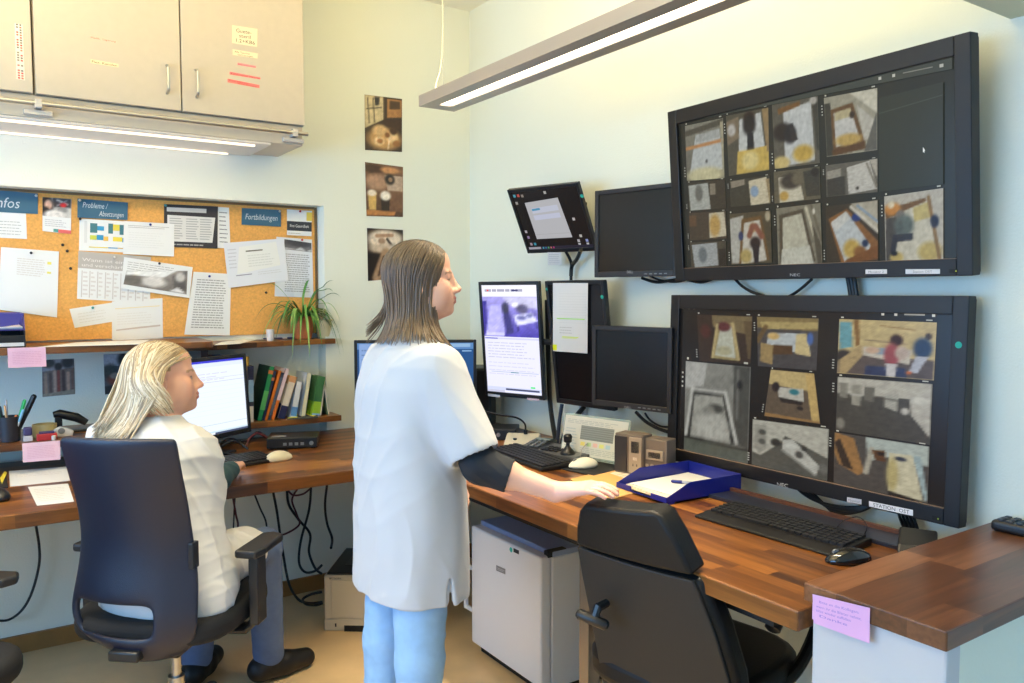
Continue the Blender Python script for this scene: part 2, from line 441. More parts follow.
b.mm((-2.28,LY0,LZ0),(-2.22,LY1,LZ0+.06)); b.mm((-2.28,LY0,LZ1-.06),(-2.22,LY1,LZ1)); wl=struct('window_2',b,white_lam)
b=MB(); b.mm((-2.22,LY0-.05,LZ0-.03),(-2.05,LY1+.05,LZ0)); obj('window_sill',b,white_lam,wl)
WX0,WX1,WZ0,WZ1=-1.9,1.7,.85,2.25
b=MB(); b.mm((-2.3,-2.3,0),(2.5,-2.2,WZ0)); b.mm((-2.3,-2.3,WZ1),(2.5,-2.2,CE)); b.mm((-2.3,-2.3,WZ0),(WX0,-2.2,WZ1)); b.mm((WX1,-2.3,WZ0),(2.5,-2.2,WZ1))
struct('wall_front',b,wallm2)
b=MB(); t=.06
for k in range(4):
    x=WX0+(WX1-WX0)*k/3; x=min(max(x,WX0+t/2),WX1-t/2); b.mm((x-t/2,-2.28,WZ0),(x+t/2,-2.22,WZ1))
b.mm((WX0,-2.28,WZ0),(WX1,-2.22,WZ0+t)); b.mm((WX0,-2.28,WZ1-t),(WX1,-2.22,WZ1))
wn=struct('window_1',b,white_lam)
b=MB(); b.mm((WX0-.05,-2.22,WZ0-.03),(WX1+.05,-2.05,WZ0)); obj('window_sill',b,white_lam,wn)
# lintel of the opening the picture is taken through, and the half wall below it
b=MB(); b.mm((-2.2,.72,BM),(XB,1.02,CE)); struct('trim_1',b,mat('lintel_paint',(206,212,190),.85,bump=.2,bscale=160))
b=MB(); b.mm((1.492,.755,0),(XB,.985,.795)); struct('wall_partition',b,mat('partition_paint',(236,245,232),.8,bump=.2,bscale=160))
base_m=mat('oak_skirting',(150,104,52),.45,var=.08,vscale=20)
b=MB(); b.mm((-2.2,YA-.014,0),(XB,YA,.072)); struct('baseboard_back',b,base_m)
b=MB(); b.mm((XB-.014,1.02,0),(XB,YA-.014,.072)); struct('baseboard_right',b,base_m)
# ---- counter top on the half wall
t=thing('counter','dark walnut counter top with white end panel on the half wall','counter',(1.82,.87,.83))
b=MB(); b.mm((1.425,.722,.797),(XB-.002,1.02,.835)); obj('worktop',b,wood_c,t,bevel=.003)
b=MB(); b.mm((1.44,.728,0),(1.49,1.008,.797)); obj('end_panel',b,white_lam,t,bevel=.006)
# pink note folded over the edge of the counter
b=Cv((1.4225,.87,.8),(0,-1,0),(0,0,1),(-1,0,0))
b.quad_px([(812.5,594),(870,608),(869.5,643.5),(813.5,623)])
b.rect(0,0,1,1,(226,176,222)); b.text('Bitte an die Kollegen:',.12,.25,.085,(150,120,200),.7); b.text('wenn ihr die Blätter nehmt,',.06,.42,.085,(150,120,200),.8); b.text('bitte wieder auffüllen',.06,.56,.085,(150,120,200),.62); b.text('Danke',.12,.72,.085,(150,120,200),.5)
b.mb.mm((1.4232,b.P(*b.q[1]).y,b.P(*b.q[2]).z+.004),(1.4236,b.P(*b.q[0]).y,.8)); b.mb.c[-6:]=[lin((226,176,222))]*6
tag(obj('sticky_note',b.mb,paper_m,origin=(1.4225,.87,.8)),'pink handwritten note stuck to the end of the wooden counter','note')
# remote handset on the counter
t=thing('remote_control','black slim handset with rows of keys lying on wooden counter','remote control',(2.1,.93,.835))
a,bb=V((2.185,1.0,0)),V((2.2,.80,0)); 
b=MB(); b.mm((2.135,.76,.836),(2.205,.985,.864)); obj('body',b,black,t,bevel=.01,seg=3)
b=MB()
for i in range(9):
    for j in range(3): b.box((2.15+j*.02,.965-i*.022,.8652),(.012,.013,.004))
obj('keys',b,mat('dark_keys',(60,64,70),.5),t)
# ---- desk A (back wall) and desk B (right wall)
def desk(name,label,boxes,wm,legs,loc):
    t=thing(name,label,'desk',loc)
    b=MB(); b.mm(*boxes); obj('worktop',b,wm,t,bevel=.004)
    for (x,y,m) in legs:
        b=MB(); b.mm((x-.022,y-.022,.012),(x+.022,y+.022,ZT-.09)); b.cyl((x,y,0),(x,y,.014),.028); obj('leg',b,m,t)
    return t
steel=mat('grey_lacquered_steel',(150,140,128),.35,.7)
dA=desk('desk','walnut worktop along the back wall below the pinboard',((-2.15,2.80,ZT-.045),(2.222,YA-.002,ZT)),wood_x,[(1.46,2.9,steel),(-1.6,2.95,steel)],(0,3.2,0))
b=MB(); b.mm((-2.0,3.0,ZT-.09),(1.5,3.05,ZT-.045)); b.mm((-2.0,3.45,ZT-.09),(1.5,3.5,ZT-.045)); obj('frame_beam',b,blackm,dA)
dB=desk('desk','walnut worktop along the right wall below the camera monitors',((1.41,1.0215,ZT-.045),(2.07,2.798,ZT)),wood_y,[(1.53,1.845,steel)],(1.75,1.9,0))
b=MB(); b.mm((1.50,1.15,ZT-.1),(1.56,2.75,ZT-.045)); b.mm((1.9,1.15,ZT-.1),(1.95,2.75,ZT-.045)); obj('frame_beam',b,blackm,dB)
b=MB(); b.mm((1.965,1.03,ZT),(2.068,1.86,ZT+.012)); obj('cable_lid',b,mat('slate_lid',(40,44,58),.3),dB,bevel=.002)
b=MB(); b.mm((2.06,1.025,ZT-.02),(2.074,1.86,ZT+.022)); obj('rear_edge',b,mat('walnut_edge',(92,58,44),.4),dB)
b=MB(); b.cyl((1.57,1.80,.002),(1.57,1.80,ZT-.1),.02); obj('leg',b,chrome,dB)
# cable duct on the wall under desk A
b=MB(); b.mm((-1.5,YA-.05,.565),(1.9,YA,.64)); tag(obj('cable_duct',b,mat('duct_grey',(176,172,166),.5),origin=(0,YA,.6),bevel=.004),'long light grey cable duct on the wall beneath the back worktop','cable duct')
# ---- shelves
t=thing('shelf','walnut wall shelf holding the spider plant, over the bookshelf','shelf',(1.1,3.75,1.2))
pl=[(.70,3.51),(.80,3.515),(.95,3.55),(1.10,3.60),(1.25,3.645),(1.40,3.66),(1.445,3.66),(1.445,3.699),(1.408,3.7),(1.408,3.799),(.70,3.799)]
b=MB(); b.prism(pl,(0,0,1.197),(1,0,0),(0,1,0),(0,0,1),.024); obj('board',b,wood_x,t,bevel=.002)
t=thing('shelf','long walnut wall shelf on the left, papers along its edge','shelf',(0,3.6,1.2))
r=[(.84-.06+.06*math.sin(q),3.45+.06-.06*math.cos(q)) for q in [i*math.pi/16 for i in range(9)]]
b=MB(); b.prism([(-1.6,3.45)]+r+[(.84,3.799),(-1.6,3.799)],(0,0,1.212),(1,0,0),(0,1,0),(0,0,1),.026); obj('board',b,wood_x,t,bevel=.002)
b=MB(); b.mm((.80,3.55,.89),(.83,3.799,1.212)); obj('upright',b,mat('dark_walnut',(66,40,30),.4),t)
t=thing('shelf','short walnut shelf carrying the row of leaning books','shelf',(1.1,3.7,.85))
b=MB(); b.prism([(.70,3.56),(1.43,3.56),(1.43,3.699),(1.408,3.7),(1.408,3.799),(.70,3.799)],(0,0,.838),(1,0,0),(0,1,0),(0,0,1),.026); obj('board',b,wood_x,t,bevel=.002)
t=thing('shelf','low walnut shelf with pens and tape at far left','shelf',(-.2,3.6,.87))
b=MB(); b.mm((-1.6,3.42,.862),(.62,3.799,.886)); obj('board',b,wood_x,t,bevel=.002)
for x in (-.9,.6):
    b=MB(); b.mm((x-.012,3.46,ZT),(x+.012,3.79,.862)); obj('support',b,mat('dark_walnut',(66,40,30)),t)
# ---- cork board
t=thing('pinboard','large cork pinboard covered with notices in the wall niche','pinboard',(.2,YN,1.5))
ck=mat('cork',(232,170,90),.85,var=.12,vscale=120,bump=.3,bscale=300)
b=MB(); b.mm((-1.6,YN-.012,1.245),(1.395,YN,1.845)); obj('cork_panel',b,ck,t)
b=MB(); b.mm((1.395,YN-.016,1.240),(1.405,YN,1.853)); b.mm((-1.6,YN-.016,1.845),(1.395,YN,1.855)); obj('frame',b,mat('oak_frame',(120,92,58),.5),t)
# ---- wall cabinets
def cabinet(x0,x1,label):
    t=thing('wall_cabinet',label,'cabinet',((x0+x1)/2,3.55,2.15))
    b=MB(); b.mm((x0,3.372,2.15),(x1,YA-.001,2.86)); obj('body',b,cab_m,t)
    xm=(x0+x1)/2
    for (a,c,hxx) in ((x0,xm,xm-.053),(xm,x1,xm+.055)):
        b=MB(); b.mm((a+.0025,3.35,2.15),(c-.0025,3.371,2.855)); d=obj('door',b,cab_m,t,bevel=.002)
        z0,z1=2.21,2.315
        b=MB(); b.tube(bez([(hxx,3.349,z0),(hxx,3.325,z0+.008),(hxx,3.322,z0+.03),(hxx,3.322,z1-.03),(hxx,3.325,z1-.008),(hxx,3.349,z1)],5),.0055,8); obj('handle',b,chrome,d)
    return t
cR=cabinet(.212,1.2,'light grey double-door wall cabinet with two bar handles and stickers')
cL=cabinet(-.778,.208,'light grey wall cabinet with red dotted list, at the left edge')
dr=[o for o in cR.children if o.name.startswith('door')]; dl=[o for o in cL.children if o.name.startswith('door')]
def sticker(q,base,draw,parent,name='sticker'):
    c=Cv((0,3.3494,2.4),(1,0,0),(0,0,1),(0,-1,0)); c.quad_px(q)
    if base: c.rect(0,0,1,1,base)
    draw(c); return obj(name,c.mb,paper_m,parent)
sticker([(232,25),(257.5,29),(257,47),(232,43)],(246,228,190),lambda c:(c.text('Guete-',.16,.36,.22,(90,74,60),.6),c.text('steril',.28,.62,.2,(90,74,60),.45),c.text('1.2+KB6',.16,.9,.2,(90,74,60),.75)),dr[1])
sticker([(232.5,49),(258,53.5),(257.5,58.5),(232.5,55)],(246,226,188),lambda c:(c.text('Alle Taschen',.08,.5,.3,(120,100,70),.6),c.text('und Lösungen',.2,.92,.28,(120,100,70),.6)),dr[1])
sticker([(237.5,62.5),(256,66),(256,68),(237.5,65)],(248,150,150),lambda c:c.text('Inkontinenz',.05,.85,.5,(226,84,90),.9),dr[1])
sticker([(229.5,71.5),(260.5,77.5),(260.5,79.5),(229.5,74.5)],(242,134,128),lambda c:c.text('Abführmittel Material',.03,.9,.7,(196,50,50),.94),dr[1])
sticker([(227.5,78.5),(259.5,85),(259.5,88.2),(227.5,82.3)],(242,128,120),lambda c:(c.text('Erste Hilfe Set',.05,.5,.4,(186,50,50),.6),c.text('Verbandsmaterial',.3,.92,.36,(186,50,50),.6)),dr[1])
sticker([(89.5,35),(117,40),(117,43),(89.5,38.5)],(244,196,172),lambda c:c.text('Medik.  Lagerung',.05,.85,.55,(168,108,84),.9),dr[0])
sticker([(90.5,59),(118.5,64),(118.5,67.5),(90.5,63)],(240,222,178),lambda c:c.text('Flex. Kanülen',.05,.82,.6,(120,92,56),.9),dr[0])
def dots(c):
    rr=random.Random(3)
    for i in range(22):
        for s in (.3,.72):
            if rr.random()<.85: c.rect(s-.13,(i+.1)/22,s+.13,(i+.72)/22,rr.choice([(216,96,80),(226,120,96),(150,130,110),(200,80,70),(120,110,100)]))
sticker([(14.5,23),(22.5,24.5),(25,80.5),(16.5,79)],(244,232,214),dots,dl[1])
# valance with lamp, chrome rail
t=thing('under_cabinet_light','long strip lamp lighting the pinboard beneath the wall cabinets','lamp',(.2,3.55,2.06))
b=MB(); b.mm((-.8,3.37,2.066),(1.195,YA-.001,2.148)); obj('housing',b,cab_m,t,bevel=.004)
lamp_w=mat('lamp_diffuser_glow',(255,240,214),.5,emit=(255,226,190),estr=1.8)
b=MB(); b.mm((-.8,3.372,2.056),(1.06,3.695,2.067)); obj('tray',b,mat('lamp_tray',(225,215,205),.3),t,bevel=.004)
b=MB(); b.mm((-.78,3.395,2.050),(1.0,3.413,2.0565)); obj('tube',b,lamp_w,t)
b=MB(); b.mm((-.78,3.665,2.051),(.96,3.676,2.0565)); obj('tube',b,lamp_w,t)
t=thing('rail','thin chrome towel rail along the lower edge of the cabinets','rail',(.2,3.34,2.11))
b=MB(); b.cyl((-.8,3.335,2.112),(1.205,3.335,2.112),.0085,12); obj('bar',b,chrome,t)
for x in (.22,1.15):
    b=MB(); b.mm((x-.012,3.327,2.096),(x+.012,3.37,2.128)); b.mm((x-.045,3.35,2.075),(x+.045,3.37,2.093)); obj('bracket',b,mat('clear_bracket',(206,196,186),.2),t,bevel=.003)
# ---- pendant lamp
t=thing('pendant_lamp','long silver linear lamp hanging from wires over the desk','lamp',(1.41,1.8,2.1))
alu=mat('satin_aluminium',(176,168,160),.38,.55)
x0,x1,y0,y1,z0=1.338,1.482,.98,2.575,2.10
y0=1.06
b=MB(); b.mm((x0,y0,z0),(x0+.048,y1,z0+.038)); b.mm((x1-.048,y0,z0),(x1,y1,z0+.038)); b.mm((x0+.048,y1-.06,z0),(x1-.048,y1,z0+.038)); b.mm((x0+.048,y0,z0),(x1-.048,y0+.06,z0+.038)); b.mm((x0+.048,y0,z0+.022),(x1-.048,y1,z0+.034))
obj('housing',b,alu,t)
b=MB(); b.mm((x0+.05,y0+.06,z0+.004),(x1-.05,y1-.06,z0+.02)); obj('diffuser',b,mat('pendant_glow',(255,244,224),.5,emit=(255,236,204),estr=6.),t)
b=MB(); b.mm((x0+.03,y0+.05,z0+.0385),(x1-.03,y1-.05,z0+.043)); obj('up_diffuser',b,mat('pendant_up_glow',(255,244,224),.5,emit=(255,228,180),estr=3.),t)
for y in (y1-.05,y0+.14):
    b=MB(); b.tube([(1.41,y,z0+.038),(1.41,y,CE)],.0008,6); b.cyl((1.41,y,CE-.012),(1.41,y,CE),.02); obj('suspension_wire',b,chrome,t)
for y in (y1-.05,):
    b=MB(); b.tube(bez([(1.40,y,z0+.04),(1.385,y+.01,z0+.07),(1.40,y,z0+.14),(1.408,y,z0+.3),(1.41,y,CE)],6),.0010,6); obj('power_cord',b,mat('clear_cord',(214,206,180),.4),t)
# ---- pictures on the wall
def wall_photo(q,ops,label,name='photo_print',y=YA-.0015,cat='picture',nx=36,ny=48,border=None,group=None):
    c=Cv((0,y,1.5),(1,0,0),(0,0,1),(0,-1,0)); c.quad_px(q); P=[c.P(*p) for p in c.q]
    o=sum(P,V((0,0,0)))/4
    c.z=-.0012; c.rect(0,0,1,1,(235,230,220)); c.z=0
    c.img(ops,nx,ny); return tag(obj(name,c.mb,photo_m,origin=o),label,cat,group)
wall_photo([(364.5,94.5),(402,99),(402,152),(365,150)],[('bg',(58,42,30)),('p',[(0,0),(.5,0),(.5,.42),(0,.6)],(206,188,150)),('p',[(.6,.03),(1,.03),(1,.35),(.6,.38)],(168,120,72)),('p',[(.66,.06),(.95,.06),(.95,.2),(.66,.22)],(70,48,30)),('l',.08,.05,.12,.5,.012,(60,50,40)),('l',.22,.05,.26,.48,.012,(60,50,40)),('l',.05,.25,.45,.2,.01,(70,60,50)),('p',[(.25,.02),(.4,.02),(.38,.16),(.28,.18)],(50,44,40)),('p',[(.5,.4),(1,.42),(1,.6),(.45,.52)],(60,38,24)),('e',.52,.78,.44,.2,(196,150,96)),('e',.4,.62,.2,.1,(214,176,126)),('e',.38,.82,.14,.08,(236,206,160)),('e',.4,.82,.08,.045,(170,110,60)),('e',.72,.74,.16,.1,(230,196,146)),('e',.76,.62,.1,.07,(70,44,26)),('e',.6,.7,.07,.05,(120,76,40)),('l',.62,.95,.66,.75,.015,(240,220,190)),('e',.85,.85,.1,.06,(150,100,56))],'sepia photo of a breakfast table, topmost of three on the wall')
wall_photo([(365,162),(403,167),(403,217),(366.5,216)],[('g',(120,86,64),(92,62,42)),('e',.2,.1,.3,.08,(70,44,30)),('e',.3,.35,.3,.15,(176,136,108)),('e',.65,.1,.25,.06,(200,140,90)),('p',[(.5,.2),(1,.2),(1,.5),(.6,.55)],(186,160,138)),('e',.64,.28,.13,.1,(30,24,22)),('e',.66,.28,.06,.045,(150,120,96)),('p',[(.6,.5),(1,.5),(1,.9),(.6,.9)],(120,84,60)),('p',[(.05,.56),(.28,.56),(.26,.88),(.08,.88)],(206,166,96)),('e',.16,.56,.12,.06,(240,226,206)),('p',[(.38,.58),(.65,.58),(.62,.9),(.42,.9)],(44,30,24)),('e',.52,.6,.14,.09,(246,236,222)),('p',[(0,.88),(.8,.9),(.76,.98),(0,.98)],(186,124,70))],'sepia photo of iced coffee being poured, middle of three on wall')
wall_photo([(367,228),(403,230),(403.5,278),(368,281)],[('bg',(40,28,22)),('e',.5,.22,.5,.2,(222,202,178)),('e',.5,.18,.4,.14,(234,216,194)),('l',.25,.14,.7,.12,.035,(180,140,110)),('e',.4,.24,.1,.06,(170,136,110)),('l',.55,.2,.75,.4,.03,(60,46,40)),('e',.45,.42,.45,.08,(80,60,50)),('e',.45,.38,.4,.09,(206,184,160)),('l',.5,.5,.25,.95,.12,(170,136,104)),('l',.45,.55,.3,.9,.03,(90,66,50)),('l',.55,.6,.4,.95,.03,(110,84,64))],'sepia photo of plate and cutlery, lowest of three on the wall')
NXY=YN-.0015
wall_photo([(42,360),(74,358.5),(75,394),(42.5,397)],[('bg',(120,104,96)),('p',[(0,0),(1,0),(1,.25),(0,.32)],(150,150,158)),('e',.2,.1,.2,.12,(60,62,60)),('e',.8,.1,.2,.16,(50,52,54)),('e',.5,.2,.12,.1,(44,40,42)),('l',.1,.4,.12,.95,.05,(170,140,120)),('l',.25,.4,.26,.95,.04,(96,76,70)),('l',.38,.35,.4,.95,.05,(190,160,140)),('l',.5,.35,.5,.95,.05,(140,70,60)),('l',.65,.35,.66,.95,.05,(80,60,56)),('l',.8,.4,.8,.95,.05,(186,150,128)),('l',.93,.35,.93,.9,.03,(120,90,80)),('p',[(0,.93),(1,.86),(1,1),(0,1)],(150,140,124))],'colour photo of tall tree trunks, under the shelf by pink note',y=NXY)
wall_photo([(103.5,354.5),(131,353),(131.5,392),(105,394.5)],[('bg',(92,96,100)),('p',[(0,0),(1,0),(1,.3),(0,.3)],(176,184,196)),('e',.8,.15,.3,.2,(48,50,50)),('e',.2,.45,.3,.2,(70,76,74)),('e',.5,.65,.4,.15,(128,70,56)),('e',.4,.55,.2,.08,(150,140,130)),('p',[(0,.8),(1,.75),(1,1),(0,1)],(60,58,58))],'colour street photo under the shelf, half behind the blonde hair',y=NXY)
# ---- papers on the pinboard (plane of the cork), each its own sheet
CKY=YN-.012
def sheet(name,label,cat,q,draw,layer=1,base=(238,236,232),y0=CKY,pin=None,pincol=(30,30,60),group=None,n=(0,-1,0)):
    c=Cv((0,y0-.0022*layer,1.5),(1,0,0),(0,0,1),n); c.quad_px(q); P=[c.P(*p) for p in c.q]; o=sum(P,V((0,0,0)))/4
    # the sheet: a thin slightly bowed solid
    k=[(a/4,b/4) for b in range(5) for a in range(5)]
    fr=[c.O+c.u*c.m(a,bq)[0]+c.v*c.m(a,bq)[1]+c.n*(-.0004) for a,bq in k]; bk=[p-c.n*.0006 for p in fr]
    fs=[(j*5+i,(j+1)*5+i,(j+1)*5+i+1,j*5+i+1) for j in range(4) for i in range(4)]
    c.mb.add(fr,fs,base); c.mb.add(bk,[f[::-1] for f in fs],base)
    rim=[0,1,2,3,4,9,14,19,24,23,22,21,20,15,10,5]
    c.mb.add(fr+bk,[(rim[i],rim[(i+1)%16],25+rim[(i+1)%16],25+rim[i]) for i in range(16)],base)
    c.z=0
    if draw: draw(c)
    ob=tag(obj(name,c.mb,paper_m,origin=o),label,cat,group)
    if pin:
        p=c.px(pin); p=c.O+c.u*p[0]+c.v*p[1]
        b=MB(); b.cyl(p+V((0,-.001,0)),p+V((0,-.007,0)),.0035,10); b.ell(p+V((0,-.011,0)),(.0055,.005,.0055),nu=10,nv=8)
        obj('push_pin',b,mat('pin_%02x%02x%02x'%pincol,pincol,.3),ob)
    return ob
TX=(150,146,140); INK=(206,214,220); SG=(62,104,128)
sheet('sign_card','blue card reading Infos at left edge of the pinboard','sign',[(-20,188.5),(38,193.5),(38,214),(-20,211)],lambda c:c.text('Infos',.22,.78,.48,INK,.46,.2),2,SG,pin=(36,196),pincol=(200,196,190))
sheet('paper','white sheet hanging under the blue Infos card','paper',[(-15,211),(26,213.5),(27,239),(-15,237)],lambda c:c.lines(.1,.3,.9,.9,5,(190,188,184),.25),1)
def flyer(c):
    c.q0=c.q; q=c.q; c.q=[q[0],q[1],c.m(1,.55),c.m(0,.55)]
    c.img([('bg',(206,200,192)),('p',[(.35,0),(1,.0),(1,.5),(.4,.5)],(70,64,66)),('l',.5,.1,.85,.3,.04,(190,186,186)),('l',.85,.1,.5,.4,.03,(150,146,148)),('e',.72,.35,.12,.12,(196,40,44)),('e',.7,.62,.2,.12,(150,146,140)),('e',.14,.4,.24,.5,(48,34,30)),('e',.2,.38,.13,.26,(226,180,156)),('e',.1,.75,.16,.25,(40,30,28)),('e',.4,.9,.35,.25,(238,230,222))],24,16)
    c.q=q; c.lines(.08,.62,.85,.85,4,(190,186,186),.3); c.rect(.55,.9,1,1,(236,110,104)); c.rect(.38,.9,.55,.99,(96,160,146))
sheet('flyer','small flyer with a woman\'s face and coral footer','flyer',[(42.5,197),(71.5,199),(71,234),(42.5,231)],flyer,2)
sheet('sign_card','blue card reading Probleme pinned at the board\'s top','sign',[(77.5,198.5),(128,202.5),(127.5,220),(77.5,217.5)],lambda c:(c.text('Probleme /',.1,.45,.3,INK,.5,.25),c.text('Absetzungen',.42,.86,.28,INK,.5,.25)),3,SG,pin=(79.5,200.5),pincol=(200,196,180))
def chart(c):
    T=(70,122,130);B=(54,150,196);Y=(240,216,80);O_=(236,190,90)
    c.rect(.1,.06,.16,.75,(222,220,216))
    for (a,b,w,h,k) in ((.22,.12,.15,.3,T),(.37,.2,.14,.14,B),(.6,.1,.1,.32,T),(.7,.12,.14,.2,Y),(.84,.12,.12,.32,T),(.22,.5,.14,.14,(200,206,80)),(.36,.48,.14,.16,B),(.5,.52,.1,.14,O_),(.7,.52,.2,.14,Y),(.9,.54,.08,.14,B)): c.rect(a,b,a+w,b+h,k)
    c.rect(.2,.86,.6,.89,Y); c.rect(.6,.86,.8,.89,B); c.rect(.8,.86,.98,.89,O_)
sheet('paper','white sheet with teal and yellow planning chart on cork','paper',[(79.5,218.5),(127,221.5),(127,252.5),(79,250.5)],chart,1,pin=(79.8,219),pincol=(40,36,36))
sheet('paper','blank looking landscape sheet with blue pin beside colour chart','paper',[(124,221),(174.3,223.8),(174,256.5),(123,254)],lambda c:(c.lines(.08,.1,.9,.2,2,TX,.22,words=False),c.lines(.1,.3,.8,.8,7,(226,224,220),.2)),3,pin=(150,224.8),pincol=(44,48,120))
def form(c):
    c.rect(.05,.07,.78,.17,(206,202,198)); c.poly([(.06,.25),(.95,.27),(.9,.87),(.06,.87)],(226,222,216))
    for a in (.1,.4,.66): c.lines(a,.3,a+.24,.82,9,(176,172,168),.35,words=False)
    c.lines(.1,.91,.9,.97,1,(170,166,162),.5)
sheet('paper','dark bordered form with white table near the board\'s top','paper',[(164,204),(218,206.5),(217.5,248.5),(164,246.5)],form,2,(58,54,56),pin=(165,205.5),pincol=(60,140,150))
sheet('paper','narrow pale list sticking out behind the dark form','paper',[(205,206),(229,207.7),(230.5,248.6),(205,247)],lambda c:c.lines(.58,.08,.92,.9,8,(120,118,116),.22),1)
sheet('paper','large white notice with dark pin at far left','paper',[(1,247),(59,251.5),(57,317.5),(-2,309.5)],lambda c:(c.lines(.28,.14,.82,.42,8,(222,214,206),.4),c.rect(.8,.17,.87,.21,(240,226,110)),c.rect(.8,.32,.87,.35,(240,226,110))),2,pin=(31,253),pincol=(40,38,44))
def calen(c):
    c.rect(0,0,1,.35,(186,178,170)); c.text('Wann ist eine Krise',.05,.2,.07,(232,226,220),.9); c.text('und verschärft sie sich',.05,.31,.07,(232,226,220),.9)
    rr=random.Random(5)
    for i in range(9):
        a=.05+i*.105; c.rect(a,.4,a+.012,.96,(206,196,190))
        for j in range(6):
            c.rect(a+.02,.42+j*.09,a+.02+rr.uniform(.03,.07),.455+j*.09,(222,214,208))
sheet('calendar_sheet','grey headed calendar sheet, overlapped by the landscape photo page','paper',[(78.5,251),(151,257),(150,303.5),(77,298.8)],calen,1,pin=(114,257.5),pincol=(216,208,200))
def photo_page(c):
    c.lines(.06,.1,.75,.45,5,(176,170,164),.25); q=c.q
    c.q=[c.m(.05,.42),c.m(.93,.14),c.m(.95,.9),c.m(.03,.86)]
    c.img([('g',(150,142,136),(120,112,106)),('p',[(0,0),(.6,0),(.95,-.2),(.6,.35),(0,.3)],(238,236,232)),('e',.45,.6,.2,.3,(216,210,204)),('p',[(.75,.25),(1,0),(1,1),(.8,1)],(96,90,88)),('e',.88,.3,.08,.2,(200,196,192)),('p',[(.7,1),(.85,.75),(1,1)],(236,232,228)),('e',.12,.6,.15,.3,(104,98,92))],30,14)
    c.q=q
sheet('paper','white page with wide grey photo, tilted, blue black pin','paper',[(124,257),(192.7,267.2),(189.5,298),(120.8,288.3)],photo_page,4,pin=(159,263.5),pincol=(38,40,60))
sheet('note','small tilted white note with teal pin on lower cork','paper',[(69.5,309),(112.5,302.5),(113,321.6),(74.7,328)],lambda c:c.lines(.15,.25,.9,.85,4,(226,222,214),.3),1,pin=(92.5,307.7),pincol=(60,160,150))
sheet('paper','creased white sheet, lower part of the board above blonde head','paper',[(112,301.5),(162.5,298),(163,338),(112,341)],lambda c:(c.rect(.06,.18,.94,.2,(240,222,170)),c.poly([(.08,.72),(.55,.68),(.95,.66),(.95,.7),(.08,.75)],(206,190,180)),c.lines(.1,.3,.8,.62,5,(230,226,220),.3)),.5)
sheet('paper','tall typed page with blue pin beside tilted photo page','paper',[(193.5,271.7),(231,274),(229.8,335.4),(184.3,334.6)],lambda c:c.lines(.12,.1,.88,.9,20,(170,166,160),.42,.1),2,pin=(209,276.3),pincol=(44,46,120))
def docs(c):
    c.lines(.05,.12,.2,.6,6,(206,204,208),.3); c.poly([(.24,.12),(.86,.06),(.89,.62),(.16,.72)],(240,238,232)); c.lines(.34,.2,.62,.25,1,(120,112,96),.6,0,False)
    c.lines(.36,.3,.8,.6,5,(222,220,214),.35); c.rect(.14,.74,.4,.76,(150,146,160)); c.lines(.5,.7,.9,.8,2,(216,214,214),.3)
sheet('paper','landscape pair of white documents tilted at board\'s right side','paper',[(223.5,243),(283.8,238.4),(288.6,280.2),(228.7,288)],docs,4,(232,232,236))
def rdoc(c):
    q=c.q; c.q=[c.m(.22,.03),c.m(.98,.06),c.m(.98,.22),c.m(.22,.2)]
    c.img([('bg',(110,106,108)),('e',.5,.2,.5,.4,(70,68,72)),('p',[(0,.8),(.4,.9),(.6,.6),(.8,.95),(1,.7),(1,1),(0,1)],(206,204,204))],20,8); c.q=q
    c.lines(.25,.26,.92,.92,18,(164,162,164),.4,.1)
sheet('paper','long typed page with dark header at board\'s right edge','paper',[(276.5,236.7),(312,239.6),(313.5,297.6),(274.6,296.3)],rdoc,2,(226,226,230),pin=(301.5,240),pincol=(196,40,44))
sheet('paper_slip','small card with black band and yellow corner, top right','paper',[(287,209.3),(312,211),(311.6,236.2),(287,235)],lambda c:(c.rect(0,.45,1,.82,(58,60,66)),c.rect(.78,.06,1,.4,(240,208,90)),c.text('Ihre Gesundheit',.12,.68,.12,(226,224,220),.76),c.lines(.05,.88,.6,.96,1,(190,186,180),.4)),2,pin=(299.5,211.5),pincol=(206,50,50))
sheet('sign_card','blue card reading Fortbildungen at the board\'s top right','sign',[(241.9,208),(281,210),(281,226.7),(241.6,224.6)],lambda c:c.text('Fortbildungen',.09,.66,.34,INK,.82,.2),2,SG,pin=(279,211.5),pincol=(200,196,180))
for k,(p,lb) in enumerate((((62.5,245),'upper of three loose dark push pins right of the flyer'),((67,251),'middle of three loose dark push pins right of the flyer'),((70.3,268.5),'lowest of three loose dark push pins left of calendar sheet'),((265.5,292.5),'loose dark push pin in bare cork under the landscape documents'))):
    c=ony(*p,CKY); b=MB(); b.cyl(c,c+V((0,-.008,0)),.0035,10); b.ell(c+V((0,-.012,0)),(.006,.005,.006),nu=10,nv=8)
    tag(obj('push_pin',b,mat('pin_black',(40,34,30),.4),origin=c),lb,'push pin','loose push pins in the cork')
# notes hanging from shelf edges
def hang(label,q,y,cols):
    sheet('sticky_note',label,'note',q,lambda c:c.lines(.12,.18,.9,.85,8,cols[1],.3,.1),0,cols[0],y0=y)
hang('pink note hanging from the upper left shelf edge',[(7.3,348),(45.6,347),(46.5,366.5),(8.3,368)],3.446,((238,188,206),(222,160,184)))
hang('pink note hanging from the low shelf beneath the pens',[(22,443.5),(60,440.5),(60.5,459.5),(23,462.5)],3.416,((240,196,206),(226,170,186)))
